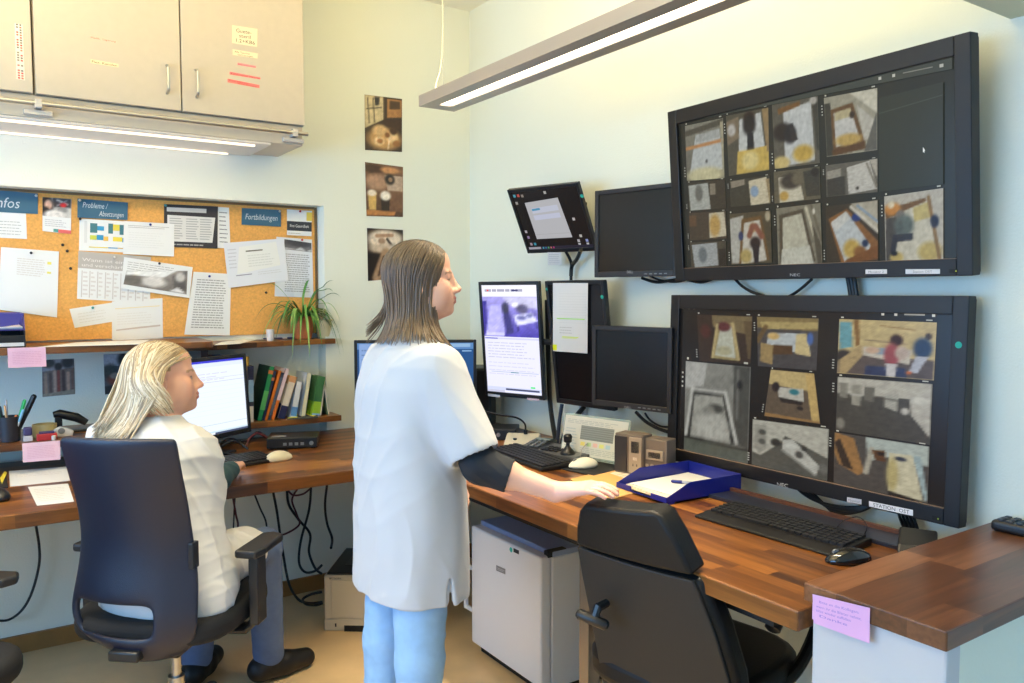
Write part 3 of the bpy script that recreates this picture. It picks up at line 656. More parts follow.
# sheets lying on shelves and desk
def flat(name,label,q,z,base=(232,230,224),draw=None,group=None):
    c=Cv((0,0,z+.001),(1,0,0),(0,1,0),(0,0,1)); c.quad_px(q); P=[c.P(*p) for p in c.q]; o=sum(P,V((0,0,0)))/4
    b=c.mb; b.prism([tuple(p) for p in c.q],(0,0,z+.0002),(1,0,0),(0,1,0),(0,0,1),.0009,base); c.z=.0003
    if draw: draw(c)
    return tag(obj(name,b,paper_m,origin=o),label,'paper',group)
flat('paper','loose white sheets lying along the upper left shelf',[(75,342.5),(150,339.6),(140,344.2),(38,347)],1.238)
flat('paper','white sheet on plant shelf curling over its front edge',[(222,341.6),(262,338),(240,343.6),(214,345.2)],1.221)
flat('paper','upper white sheet lying on desk, beside the blue chair',[(9,471),(66,466.5),(70,480.5),(10,486.5)],ZT,(226,224,222),lambda c:c.lines(.1,.2,.9,.5,3,(200,196,196),.2))
flat('paper','lower white sheet at the desk\'s front edge by the chair',[(28,487),(68,483.5),(74,501.5),(37,505.5)],ZT,(228,226,222),lambda c:c.lines(.1,.15,.9,.85,8,(208,204,200),.3))
flat('sticky_note','yellow slip on dark pad at the desk\'s left edge',[(0,478),(5,471),(7,473),(2,484)],ZT+.004,(232,206,60))
b=MB(); b.mm((-.25,3.2,ZT),(.082,3.42,ZT+.004)); tag(obj('desk_pad',b,mat('dark_pad',(44,40,40),.6),origin=(0,3.3,ZT)),'dark pad lying on desk at the left picture edge','desk pad')
scr=mat_screen('screen_glow',1.0); scr_dim=mat_screen('screen_glow_dim',.8)
tvm=mat('tv_bezel',(17,15,17),.45); bez_m=mat('monitor_bezel',(24,24,27),.4)
dark_glass=mat('dark_screen_glass',(20,19,21),.22,spec=.4)
def display(name,label,cat,O,yaw,pitch,w,h,bez,depth,draw,bm,sm=None,group=None,rec=.006,bulge=True,roll=0):
    """a flat screen: bezel frame, screen panel set into it, back shell; returns root and frame"""
    u,v,n=frame(yaw,pitch,roll); O=V(O); base=O-n*depth
    t=thing(name,label,cat,O,group)
    b=MB(); b.M=f2m(O,u,v,n); l,r,tp,bt=bez
    W,Hh=w/2,h/2; z0,z1=-rec-.004,0
    b.mm((-W,-Hh,-depth*.45),(-W+l,Hh,z1)); b.mm((W-r,-Hh,-depth*.45),(W,Hh,z1)); b.mm((-W+l,Hh-tp,-depth*.45),(W-r,Hh,z1)); b.mm((-W+l,-Hh,-depth*.45),(W-r,-Hh+bt,z1))
    obj('bezel',b,bm,t,bevel=.0025)
    b=MB(); b.M=f2m(O,u,v,n)
    b.mm((-W+.004,-Hh+.004,-depth*.62),(W-.004,Hh-.004,-rec-.003))
    if bulge: b.mm((-W*.72,-Hh*.7,-depth),(W*.72,Hh*.7,-depth*.6))
    obj('back_shell',b,bm,t,bevel=.006)
    c=Cv(O-n*rec,u,v,n); c.quad([(-W+l-.002,Hh-tp+.002),(W-r+.002,Hh-tp+.002),(W-r+.002,-Hh+bt-.002),(-W+l-.002,-Hh+bt-.002)])
    sq=c.q
    if draw:
        draw(c); s=obj('screen',c.mb,sm or scr,t)
    else:
        c.rect(0,0,1,1,(18,18,20)); s=obj('screen',c.mb,dark_glass,t)
    return t,(O,u,v,n),sq
def badge(fr,t,q,base,draw,name='label',m=None,off=.0006):
    O,u,v,n=fr; c=Cv(O+n*off,u,v,n)
    if isinstance(q[0],tuple) and max(abs(x) for p in q for x in p)<3: c.quad(q)
    else: c.quad_px(q)
    if base: c.rect(0,0,1,1,base)
    if draw: draw(c)
    return obj(name,c.mb,m or paper_m,t)
# ---------------------------------------------------------------- the two big camera monitors
BG=(46,47,42)
def tiles(c,L,bg=BG):
    c.rect(0,0,1,1,bg); q0=c.q
    for i,(q,ops) in enumerate(L):
        c.quad_px(q); c.img(ops,44,44,.035,i,.78); c.q=q0
        # marks of the viewer software: short ticks on the black bars
        c.quad_px(q)
        for k in range(4): c.rect(-.06,.12+k*.05,-.035,.14+k*.05,(170,170,160)) if i%2 else c.rect(-.06,.75+k*.05,-.035,.77+k*.05,(170,170,160))
        c.rect(.02,-.045,.05,-.02,(190,186,170)); c.rect(.9,-.045,.96,-.025,(170,168,156)); c.q=q0
def bed(pts,col,rail=(120,90,60)): return [('p',pts,col)]
UT=[
([(685,126),(723,118),(724.5,178),(687,181)],[('g',(150,148,132),(112,110,98)),('p',[(0,.1),(1,0),(1,.1),(0,.2)],(92,88,76)),('p',[(.28,.2),(.9,.16),(1,.85),(.08,.9)],(206,212,208)),('p',[(.3,.2),(.88,.16),(.9,.3),(.28,.34)],(186,190,184)),('e',.5,.92,.5,.14,(220,214,170)),('e',.55,.68,.03,.03,(90,90,90)),('l',0,.42,1,.36,.03,(206,150,96)),('p',[(.92,.05),(1,.05),(1,.9),(.96,.9)],(186,180,150))]),
([(726,116),(768.5,107.5),(769.5,170),(729,176)],[('bg',(96,92,76)),('p',[(0,.1),(.3,.05),(.3,.4),(0,.5)],(140,124,100)),('p',[(.32,.1),(.82,.05),(.95,1),(.25,1)],(216,220,214)),('p',[(.25,.62),(.98,.6),(1,1),(.2,1)],(220,190,98)),('e',.55,.8,.2,.15,(240,222,150)),('p',[(.85,0),(1,0),(1,.7),(.95,.7)],(166,140,96)),('e',.55,.1,.14,.1,(60,46,36)),('e',.55,.22,.15,.16,(40,38,38)),('p',[(.5,.35),(.64,.35),(.66,.62),(.48,.62)],(44,44,46)),('e',.12,.25,.1,.1,(210,206,196))]),
([(772,105),(818,96),(820,163),(775,169)],[('bg',(104,100,86)),('p',[(.25,.12),(.85,.06),(.9,.95),(.25,.98)],(216,220,216)),('p',[(.12,.08),(.62,.02),(.62,.09),(.14,.17)],(134,96,52)),('e',.22,.45,.22,.14,(52,42,36)),('e',.38,.5,.14,.14,(46,44,46)),('p',[(.35,.35),(.45,.33),(.55,.6),(.42,.62)],(56,52,52)),('e',.65,.82,.22,.13,(214,180,84)),('e',.15,.92,.2,.1,(222,200,130)),('p',[(.86,0),(1,0),(1,.8),(.95,.8)],(72,70,60)),('e',.9,.05,.08,.06,(196,192,180))]),
([(824,98),(877.5,88),(877.5,150),(827,157)],[('bg',(176,172,150)),('p',[(0,.1),(.12,.1),(.15,1),(0,1)],(70,68,58)),('p',[(.12,.22),(.55,.16),(.78,.88),(.14,.95)],(120,88,52)),('p',[(.18,.28),(.5,.24),(.68,.8),(.2,.86)],(220,220,212)),('p',[(.2,.28),(.5,.24),(.54,.38),(.2,.42)],(206,194,150)),('e',.45,.76,.26,.1,(210,178,100)),('e',.53,.36,.05,.06,(70,56,40)),('p',[(.12,.9),(.78,.82),(.78,.95),(.12,1)],(104,72,40)),('p',[(.62,.2),(.95,.5),(1,.8),(.75,.8)],(206,202,186)),('p',[(.98,.4),(1,.4),(1,1),(.75,1)],(110,108,98)),('p',[(.5,0),(1,0),(1,.4)],(224,220,198))]),
([(688,183),(725,179.5),(726.5,208),(689,211)],[('bg',(72,66,54)),('p',[(.02,.1),(.55,.06),(.6,1),(.05,1)],(186,190,180)),('e',.3,.4,.1,.3,(120,120,112)),('p',[(.6,.1),(.75,.1),(.75,.5),(.6,.5)],(150,140,120))]),
([(730,180.5),(770,175.5),(771,204),(731,207)],[('bg',(74,72,60)),('p',[(.02,.05),(.38,.02),(.38,.22),(.04,.3)],(160,150,130)),('p',[(.48,.1),(.92,.03),(1,.95),(.52,1)],(222,212,180)),('e',.62,.5,.1,.2,(150,176,200)),('p',[(.9,.1),(.98,.1),(1,.9),(.97,.95)],(170,150,110))]),
([(774,172),(820,166.5),(821,198.5),(775,203.5)],[('bg',(110,104,84)),('p',[(.1,.2),(.55,.15),(.65,.98),(.12,1)],(222,216,190)),('e',.38,.35,.24,.25,(72,66,58)),('e',.55,.3,.15,.2,(120,112,90)),('e',.22,.8,.1,.15,(206,170,90)),('p',[(.65,.1),(1,.05),(1,.9),(.7,.9)],(74,72,62)),('e',.9,.15,.08,.14,(50,46,40))]),
([(826,165.5),(878,158.5),(878,192),(827,197)],[('bg',(112,108,96)),('p',[(.42,.15),(.85,.03),(1,.9),(.45,.98)],(214,212,200)),('p',[(.02,.2),(.3,.15),(.3,.4),(.02,.45)],(170,166,150)),('p',[(.85,0),(1,0),(1,.6)],(196,190,172)),('p',[(.02,.45),(.38,.4),(.38,1),(.02,1)],(72,70,62)),('e',.62,.82,.03,.05,(70,64,56)),('l',.8,.1,.98,.85,.02,(140,134,118))]),
([(689.5,213),(726.5,211),(727,238.5),(690.5,240.5)],[('bg',(82,72,58)),('p',[(.55,.05),(.95,.02),(1,.9),(.55,.95)],(216,208,180)),('e',.7,.5,.14,.4,(202,166,96)),('p',[(0,.1),(.2,.1),(.2,.5),(0,.5)],(110,84,60))]),
([(690.5,242.5),(726.5,241),(727,266),(692,268)],[('bg',(86,80,66)),('p',[(.05,.1),(.75,.04),(.78,.95),(.1,.98)],(176,182,180)),('e',.35,.5,.12,.3,(120,128,130)),('p',[(.8,.3),(1,.3),(1,1),(.8,1)],(58,52,42))]),
([(730,214),(771,210.5),(772.5,262.5),(732,264.5)],[('bg',(92,84,64)),('p',[(0,.1),(.35,.05),(.2,.98),(.02,.98)],(196,196,184)),('p',[(.3,.12),(.78,.08),(.95,.95),(.2,1)],(120,92,56)),('p',[(.36,.2),(.74,.16),(.88,.95),(.26,1)],(216,212,196)),('e',.38,.85,.14,.14,(196,176,110)),('e',.58,.3,.1,.09,(190,160,110)),('l',.48,.45,.56,.28,.06,(150,96,76)),('l',.78,.48,.64,.28,.06,(150,96,76)),('e',.62,.6,.13,.12,(56,44,42)),('p',[(.54,.62),(.72,.62),(.68,1),(.58,1)],(50,44,46)),('e',.27,.45,.06,.09,(60,70,110)),('e',.93,.1,.06,.1,(190,180,150))]),
([(777,208.5),(821,203),(823,264),(779,265.7)],[('bg',(142,138,118)),('p',[(.06,.12),(.62,.06),(.86,.95),(.04,1)],(92,84,68)),('p',[(.14,.18),(.58,.13),(.72,.7),(.12,.74)],(206,204,180)),('p',[(.1,.72),(.74,.68),(.82,1),(.06,1)],(214,214,196)),('l',.68,.05,.98,.9,.03,(214,208,180)),('l',.8,.02,1,.6,.025,(120,112,92)),('e',.85,.12,.03,.05,(230,226,206)),('p',[(.8,.3),(1,.7),(1,1),(.9,1)],(96,90,74))]),
([(826.5,206.5),(878.5,200),(879,262),(827.5,264)],[('bg',(70,62,48)),('p',[(.05,.22),(.42,.08),(1,.66),(1,.9),(.3,1)],(150,104,58)),('p',[(.1,.3),(.42,.14),(.86,.72),(.76,.96),(.36,.97)],(206,214,214)),('p',[(.1,.28),(.4,.12),(.46,.26),(.2,.44)],(226,228,220)),('e',.5,.76,.16,.16,(206,176,92)),('e',.66,.82,.12,.1,(150,104,56)),('e',.76,.68,.06,.06,(40,60,90)),('e',.6,.24,.09,.07,(36,66,136)),('p',[(.5,0),(1,0),(1,.5)],(196,190,168)),('l',.5,.06,1,.5,.03,(226,220,200)),('l',.62,.05,1,.35,.02,(146,170,190)),('p',[(.36,.95),(1,.72),(1,.95),(.5,1)],(134,88,46))]),
([(885,196.5),(944,188),(944,261),(886.5,263)],[('bg',(206,202,186)),('p',[(0,.2),(.7,.1),(.75,.18),(.02,.34)],(126,92,50)),('e',.14,.2,.14,.09,(220,150,70)),('e',.12,.14,.06,.05,(240,226,190)),('p',[(.02,.34),(.3,.3),(.24,1),(.0,1)],(84,80,74)),('p',[(.3,.26),(.76,.14),(.88,.98),(.14,1)],(222,218,196)),('p',[(.5,.22),(.76,.16),(.8,.38),(.52,.42)],(216,200,130)),('e',.78,.86,.2,.14,(204,184,110)),('e',.2,.92,.12,.08,(206,184,110)),('l',.76,.1,.94,.96,.03,(150,118,70)),('e',.86,.44,.07,.09,(40,46,70)),('e',.28,.3,.08,.07,(136,128,118)),('e',.34,.46,.17,.16,(104,116,110)),('p',[(.22,.4),(.34,.38),(.3,.6),(.2,.56)],(96,106,102)),('p',[(.14,.58),(.5,.58),(.5,.68),(.16,.7)],(60,62,70)),('l',.18,.64,.14,.82,.05,(54,56,64)),('e',.16,.86,.06,.04,(36,36,40))]),
]
def up_draw(c):
    tiles(c,UT,(40,41,35))
    c.quad_px([(688,108),(952,60),(952,56),(688,104)])
    q=[(671,118),(953,57),(953,69),(671,125)]
    c.q=[c.px(p) for p in q]; c.rect(0,0,1,1,(62,66,60))
    for a in (.02,.05,.08): c.rect(a,.4,a+.007,.65,(160,164,156))
    for a in (.8,.84): c.rect(a,.4,a+.008,.68,(180,180,168))
    c.rect(.87,.45,.95,.55,(120,120,110)); c.rect(.968,.4,.978,.68,(170,170,160))
    c.q=[c.px(p) for p in [(880,98),(944,82),(944,184),(880,192)]]
    c.rect(0,0,1,1,(48,50,40)); c.poly([(0,.16),(1,.12),(1,.13),(0,.17)],(62,64,54)); c.poly([(.7,.60),(.735,.64),(.72,.64),(.725,.665),(.71,.65),(.7,.655)],(236,236,230))
LT=[
([(697,314.5),(752.5,316.5),(750.5,364),(699.5,361)],[('bg',(66,52,42)),('p',[(.28,.0),(1,0),(1,.4),(.3,.25)],(134,118,84)),('e',.15,.35,.1,.15,(90,50,44)),('p',[(.38,.2),(.66,.14),(.78,.95),(.26,.92)],(176,160,110)),('p',[(.44,.26),(.64,.22),(.72,.9),(.32,.86)],(206,208,188)),('e',.5,.24,.12,.1,(110,60,60)),('e',.5,.75,.14,.1,(190,186,150)),('l',.38,.2,.27,.9,.025,(206,186,130)),('l',.66,.16,.78,.92,.025,(206,186,130)),('p',[(.85,.1),(1,.1),(1,.9),(.95,.9)],(110,92,64))]),
([(757,316.5),(819,318.5),(816.5,370.5),(758,366)],[('bg',(84,80,80)),('p',[(0,0),(1,0),(1,.25),(0,.22)],(150,130,84)),('p',[(.05,.1),(1,.08),(1,.2),(.1,.25)],(196,176,116)),('p',[(.2,.32),(.82,.3),(.9,.7),(.15,.62)],(206,214,214)),('e',.28,.38,.1,.07,(226,190,120)),('p',[(.66,.32),(.82,.3),(.9,.74),(.64,.7)],(226,206,150)),('p',[(.06,.52),(.28,.56),(.26,.95),(.04,.9)],(176,150,100)),('p',[(.28,.55),(.6,.55),(.6,.72),(.26,.75)],(96,70,44)),('e',.88,.4,.05,.12,(86,120,190)),('l',.0,.5,.15,.2,.04,(120,96,60))]),
([(839.5,319),(937,322.5),(934,380.5),(837,373)],[('bg',(220,198,140)),('p',[(0,.62),(1,.66),(1,1),(0,1)],(104,90,84)),('p',[(0,.05),(.14,.05),(.16,.5),(.02,.55)],(120,180,190)),('p',[(.16,0),(.22,0),(.24,.45),(.2,.5)],(150,110,60)),('e',.07,.68,.1,.12,(60,56,54)),('p',[(.02,.75),(.26,.45),(.3,.6),(.1,1),(.02,1)],(196,170,120)),('p',[(.28,.48),(.78,.5),(.76,.76),(.28,.64)],(222,214,196)),('l',.3,.36,.72,.4,.012,(160,140,110)),('e',.5,.55,.12,.06,(150,176,196)),('e',.38,.54,.08,.06,(226,190,160)),('p',[(.32,.82),(.72,.82),(.74,1),(.3,1)],(52,62,100)),('e',.62,.34,.065,.1,(62,34,28)),('e',.58,.6,.08,.2,(176,84,90)),('p',[(.52,.76),(.64,.76),(.62,1),(.54,1)],(226,222,220)),('e',.68,.56,.07,.12,(206,186,170)),('e',.93,.25,.03,.06,(70,50,40)),('e',.88,.46,.09,.18,(48,70,106)),('p',[(.82,.6),(.94,.6),(.84,.9),(.76,.88)],(206,210,222)),('e',.76,.9,.03,.03,(216,120,70)),('p',[(.45,.08),(.8,.14),(.8,.16),(.45,.1)],(166,134,84))]),
([(686,361),(751,367),(748,464),(684,450.5)],[('g',(150,150,140),(128,128,120)),('p',[(0,0),(.35,0),(.3,.25),(0,.3)],(196,196,188)),('p',[(.75,0),(1,0),(1,.85),(.78,.8)],(84,84,78)),('l',.82,.05,.82,.55,.02,(120,120,112)),('e',.85,.2,.04,.05,(40,40,40)),('p',[(.1,.32),(.66,.3),(.82,.82),(.04,.84)],(60,60,56)),('p',[(.16,.36),(.6,.34),(.74,.82),(.1,.82)],(176,176,164)),('l',.12,.3,.64,.3,.02,(196,196,186)),('l',.12,.3,.03,.8,.025,(206,206,196)),('l',.64,.3,.82,.8,.025,(206,206,196)),('e',.5,.48,.12,.05,(80,80,74)),('e',.4,.55,.1,.1,(140,140,130)),('e',.45,.68,.26,.14,(200,200,188)),('p',[(0,.84),(1,.86),(1,1),(0,1)],(104,108,96)),('l',0,.84,1,.86,.012,(60,60,54))]),
([(771,369.5),(814.5,373.5),(820.5,424),(764.5,416)],[('bg',(112,96,78)),('p',[(0,0),(1,0),(1,.38),(0,.3)],(214,190,130)),('p',[(.8,0),(1,0),(1,1),(.86,.95)],(216,184,116)),('p',[(.2,.35),(.74,.34),(.74,.6),(.24,.56)],(210,206,192)),('e',.55,.42,.1,.06,(60,130,140)),('e',.16,.35,.08,.1,(50,40,40)),('p',[(.24,.56),(.72,.6),(.7,.68),(.3,.66)],(56,48,44)),('e',.66,.74,.06,.04,(50,42,40)),('p',[(0,.92),(1,.96),(1,1),(0,1)],(170,130,80))]),
([(838,376.7),(933,384),(930.5,445),(836,430.5)],[('bg',(84,80,72)),('p',[(0,0),(1,0),(1,.35),(.85,.28),(.3,.3),(0,.3)],(206,202,186)),('p',[(.02,.1),(.12,.1),(.12,.38),(.03,.36)],(150,146,132)),('p',[(.16,.12),(.28,.12),(.27,.5),(.17,.48)],(170,166,150)),('l',.17,.3,.28,.3,.02,(206,204,190)),('p',[(.31,.14),(.42,.14),(.41,.4),(.31,.38)],(120,116,104)),('p',[(.53,.22),(.67,.22),(.66,.52),(.53,.46)],(190,188,174)),('l',.54,.32,.66,.33,.012,(120,116,104)),('p',[(.78,.25),(.98,.1),(1,.9),(.8,.55)],(206,202,188)),('e',.88,.3,.09,.06,(226,224,210)),('e',.74,.5,.04,.06,(220,216,204)),('e',.05,.85,.05,.1,(150,146,132))]),
([(753,419),(829.5,429),(827.5,483.5),(752,464.5)],[('bg',(96,96,88)),('p',[(0,0),(1,0),(1,.55),(.45,.25),(.4,.4),(.12,.75),(0,.7)],(200,198,182)),('p',[(.02,.1),(.2,.1),(.2,.6),(.1,.72),(.03,.6)],(170,168,154)),('e',.14,.25,.05,.06,(90,90,82)),('e',.14,.45,.05,.06,(100,100,92)),('e',.33,.42,.07,.08,(60,60,56)),('p',[(.42,.34),(.55,.3),(.9,.72),(.86,.9),(.42,.58)],(206,206,194)),('l',.42,.55,.84,.9,.02,(150,150,140)),('e',.7,.44,.04,.05,(60,60,58)),('e',.64,.58,.05,.07,(84,84,80)),('e',.54,.44,.07,.05,(226,226,214)),('e',.95,.75,.05,.1,(120,120,112))]),
([(835,432),(930,446.5),(928,505),(834,483.5)],[('bg',(90,84,78)),('p',[(.35,0),(1,0),(1,.35),(.6,.3),(.38,.45)],(196,206,196)),('p',[(0,0),(.22,.06),(.34,.66),(.28,.74),(.06,.6),(0,.4)],(176,130,78)),('p',[(0,.2),(.06,.1),(.22,.66),(.1,.62)],(66,52,42)),('l',.36,.66,.42,.2,.03,(196,190,170)),('p',[(.42,.22),(.56,.2),(.57,.4),(.46,.4)],(110,74,44)),('p',[(.48,.24),(.56,.24),(.56,.3),(.48,.3)],(50,38,30)),('p',[(.6,.22),(.84,.2),(.96,.98),(.6,.92)],(226,218,184)),('e',.72,.3,.06,.04,(60,66,80)),('e',.64,.6,.06,.3,(206,190,130)),('p',[(.84,.2),(.92,.2),(1,.9),(.97,.96)],(176,196,196)),('p',[(.6,.9),(.96,.96),(.96,1),(.6,.98)],(50,44,40))]),
]
def low_draw(c):
    tiles(c,LT,(30,27,25))
    c.q=[c.px(p) for p in [(680,304),(947,311),(947,320),(680,312)]]
    for a in (.015,.045,.07): c.rect(a,.3,a+.007,.6,(160,150,130))
    for a in (.81,.85,.96): c.rect(a,.35,a+.009,.7,(200,196,186))
    c.rect(.88,.4,.94,.6,(150,146,136))
def tv(label,O,yaw,pitch,w,h,draw,labs):
    t,fr,_=display('wall_monitor',label,'monitor',O,yaw,pitch,w,h,(.042,.042,.05,.046),.085,draw,tvm,scr,'large wall monitors with camera pictures',rec=.012)
    O,u,v,n=fr
    b=MB(); b.M=f2m(O,u,v,n); 
    b.mm((-w/2+.042,-h/2+.0452,-.0118),(w/2-.042,-h/2+.046,.0004)); obj('lower_lip',b,mat('bronze_lip',(150,120,96),.35),t)
    # wall arm
    b=MB(); p=O-n*.08; b.tube([p,V((XB,p.y,p.z))],.03,10); b.mm((XB-.008,p.y-.12,p.z-.1),(XB,p.y+.12,p.z+.1)); obj('wall_bracket',b,blackm,t)
    for q,base,dr in labs: badge(fr,t,q,base,dr)
    return t,fr
NEC=lambda q:(q,None,lambda c:c.text('NEC',0,1,1,(190,188,186),1))
tU,fU=tv('upper of the two large wall monitors, fourteen camera tiles',(2.115,1.579,1.787),179,-4.8,1.066,.608,up_draw,[
 NEC([(790,273.5),(800,273.5),(800,276.2),(790,276.2)]),
 ([(865.5,269.5),(887,269.3),(887,273.8),(865.5,274)],(220,216,214),lambda c:c.text('Monitor 2',.14,.78,.5,(130,126,124),.72)),
 ([(905.5,269.2),(940,269),(940,273.8),(905.5,274)],(222,218,216),lambda c:c.text('Station OST',.22,.78,.5,(130,126,124),.56)),
 ([(949,269),(958,269),(958,273),(949,273)],(14,14,14),lambda c:c.rect(.7,.3,.85,.7,(190,196,60)))])
tL,fL=tv('lower of the two large wall monitors, eight camera tiles',(2.136,1.592,1.127),180,1.2,1.068,.612,low_draw,[
 NEC([(777,482.3),(788,484),(788,487.8),(777,486)]),
 ([(847,497),(861.5,499.5),(861.5,504.5),(847,502)],(196,192,198),lambda c:c.text('Monitor',.1,.8,.5,(120,116,124),.8)),
 ([(869,501),(913,510),(913,516),(869,506.5)],(228,224,226),lambda c:c.text('STATION  OST',.1,.82,.62,(60,58,62),.82)),
 ([(932,515.5),(941,517.5),(941,521.5),(932,519.5)],(12,12,12),lambda c:c.rect(.6,.3,.75,.7,(150,170,50)))])
# round green energy stickers on bezels
def dot(fr,t,p,r,col=(40,170,150)):
    O,u,v,n=fr; c=Cv(O+n*.0008,u,v,n); x,y=c.px(p); c.q=[(x-r,y+r),(x+r,y+r),(x+r,y-r),(x-r,y-r)]
    c.ell(.5,.5,.5,.5,col); obj('green_sticker',c.mb,paper_m,t)
dot(fL,tL,(958.5,345),.009)
# ---------------------------------------------------------------- portrait monitors
def p1(c):
    c.rect(0,0,1,1,(222,222,240)); c.rect(0,.0,1,.1,(232,230,238))
    c.lines(.06,.03,.95,.075,1,(160,160,180),.5)
    c.rect(.1,.045,.13,.06,(226,60,60)); c.rect(.55,.045,.66,.06,(60,60,110))
    q=c.q; c.q=[c.m(0,.11),c.m(1,.11),c.m(1,.475),c.m(0,.475)]
    c.img([('g',(166,160,226),(74,64,170)),('p',[(.0,.1),(.08,.1),(.06,1),(0,1)],(60,52,140)),('p',[(.14,.2),(.34,.2),(.4,.88),(.04,.95)],(176,172,240)),('p',[(.04,.92),(.38,.88),(.38,1),(.02,1)],(206,204,250)),('p',[(.36,.2),(.46,.15),(.56,.9),(.42,.95)],(60,56,120)),('e',.42,.28,.06,.14,(60,60,84)),('p',[(.36,0),(1,0),(1,.3),(.55,.25)],(196,194,226)),('e',.72,.3,.1,.12,(90,86,120)),('p',[(.56,.46),(.88,.38),(.98,.6),(.62,.72)],(214,214,246)),('e',.7,.52,.08,.06,(110,112,170)),('e',.84,.46,.06,.05,(120,124,180)),('l',.62,.72,.64,.84,.012,(44,40,110)),('l',.95,.62,.96,.76,.012,(44,40,110)),('e',.6,.2,.05,.06,(236,236,246))],30,24); c.q=q
    c.rect(0,.485,1,.5,(200,200,226)); c.rect(.02,.487,.25,.497,(110,110,200))
    c.lines(.06,.52,.9,.68,6,(186,186,206),.25); c.lines(.06,.7,.95,.84,4,(200,200,220),.2); c.rect(.1,.8,.95,.806,(176,186,206)); c.rect(.46,.8,.6,.808,(70,130,150))
    c.rect(.8,.925,.88,.94,(90,220,130)); c.rect(0,.945,1,.975,(200,206,232)); c.rect(.35,.955,.95,.972,(70,76,110)); c.rect(.0,.975,.33,1,(190,192,214))
t1,f1,_=display('portrait_monitor','upright portrait monitor lit with violet room picture and text','monitor',(2.05,3.05,1.223),200,-5.5,.34,.54,(.014,.014,.016,.02),.05,p1,bez_m,mat_screen('screen_glow_bright',1.25))
badge(f1,t1,[(488,393.5),(500,395),(500,397.5),(488,396)],(206,206,214),None); badge(f1,t1,[(527,397.8),(539,399),(539,401),(527,400)],(226,196,204),None)
def dark(c): c.rect(0,0,1,1,(18,18,20))
t2,f2,_=display('portrait_monitor','switched-off upright portrait monitor with printed sheet taped on it','monitor',(2.109,2.626,1.2235),187,-8,.34,.54,(.016,.016,.016,.022),.05,None,bez_m)
dot(f2,t2,(602,297),.008); dot(f2,t2,(546.5,289),.006)
O,u,v,n=f2; c=Cv(O+n*.004,u,v,n); c.quad_px([(553,283),(588,283),(587.5,353.5),(553,351)])
c.rect(0,0,1,1,(226,224,220)); c.text('Übergabe Zeiten',.33,.08,.022,(130,126,120),.45); c.rect(.18,.115,.96,.13,(150,146,140))
for i in range(10): c.rect(.2+i*.083,.13,.204+i*.083,.6,(206,204,200))
for i in range(12): c.rect(.18,.15+i*.038,.96,.153+i*.038,(210,208,204))
c.rect(.12,.505,.92,.52,(176,230,120)); c.rect(.28,.77,.75,.785,(226,240,120)); c.rect(.26,.79,.7,.8,(232,240,150)); c.rect(0,.9,.12,.985,(236,240,30)); c.lines(.2,.62,.6,.74,3,(200,196,190),.3)
b=c.mb; P=[c.P(*p) for p in c.q]; b.add(P+[p-n*.0008 for p in P],[(4,5,6,7)],(226,224,220))
tag(obj('paper',b,paper_m,origin=sum(P,V((0,0,0)))/4),'printed grid sheet with yellow corner taped on the dark portrait monitor','paper')
# ---------------------------------------------------------------- landscape monitors on wall arms
def off(label,O,w,h,q,yw):
    t,fr,_=display('monitor',label,'monitor',O,yw,0,w,h,(.018,.018,.018,.022),.055,None,mat('monitor_bezel_brown',(36,33,34),.42),group='switched-off monitors on the right wall')
    c=badge(fr,t,q,None,lambda c:c.text('DELL',0,1,1,(170,170,172),1),'logo')
    b=MB(); b.M=f2m(*fr)
    for k in range(5): b.box((w/2-.05-k*.022,-h/2+.010,.001),(.012,.004,.002))
    obj('buttons',b,grey_m,t,); return t,fr
tD1,fD1=off('switched-off monitor high beside the upper large wall monitor',(2.112,2.294,1.674),.386,.343,[(627,270.5),(633,270.5),(633,273.2),(627,273.2)],192)
tD2,fD2=off('switched-off monitor low, overlapping the papered portrait monitor',(2.085,2.282,1.153),.366,.318,[(624.5,405.8),(631,406.4),(631,409.2),(624.5,408.6)],193)
def mini(c):
    c.rect(0,0,1,1,(34,31,30)); c.poly([(.17,.2),(.68,.16),(.72,.82),(.18,.82)],(196,196,200)); c.poly([(.24,.3),(.64,.27),(.645,.36),(.245,.39)],(206,210,226)); c.poly([(.245,.31),(.37,.3),(.37,.335),(.245,.345)],(92,160,196)); c.poly([(.24,.42),(.64,.4),(.645,.48),(.245,.5)],(206,210,230)); c.poly([(.19,.74),(.72,.74),(.72,.745),(.19,.745)],(170,170,170))
    for a,b_,k in ((.03,.05,(90,170,190)),(.09,.05,(206,90,80)),(.15,.06,(150,140,130)),(.5,.04,(190,186,180)),(.03,.17,(170,166,160)),(.03,.66,(180,176,186)),(.04,.76,(150,130,170)),(.05,.88,(170,150,160)),(.11,.88,(70,150,170)),(.8,.5,(200,196,196)),(.78,.86,(190,190,196)),(.9,.86,(150,160,210)),(.78,.92,(190,190,196)),(.9,.92,(190,190,196)),(.83,.78,(200,196,190))): c.rect(a,b_,a+.035,b_+.045,k)
    c.rect(.0,.95,1,1,(48,46,60)); c.rect(.01,.955,.2,.995,(170,168,176)); 
    for k in range(5): c.rect(.23+k*.04,.96,.25+k*.04,.99,[(80,170,190),(60,120,170),(90,170,120),(200,120,110),(190,70,130)][k])
tM,fM,_=display('monitor','small monitor tipped far forward with grey dialog window','monitor',(2.06,2.755,1.75),197,-29,.37,.306,(.012,.012,.014,.018),.045,mini,bez_m,scr_dim)
dot(fM,tM,(582,196),.008)
badge(fM,tM,[(547.5,252.3),(561,252.3),(561.5,265),(548,265)],(226,222,216),lambda c:c.lines(.1,.1,.9,.9,5,(196,192,190),.3),'note_label')
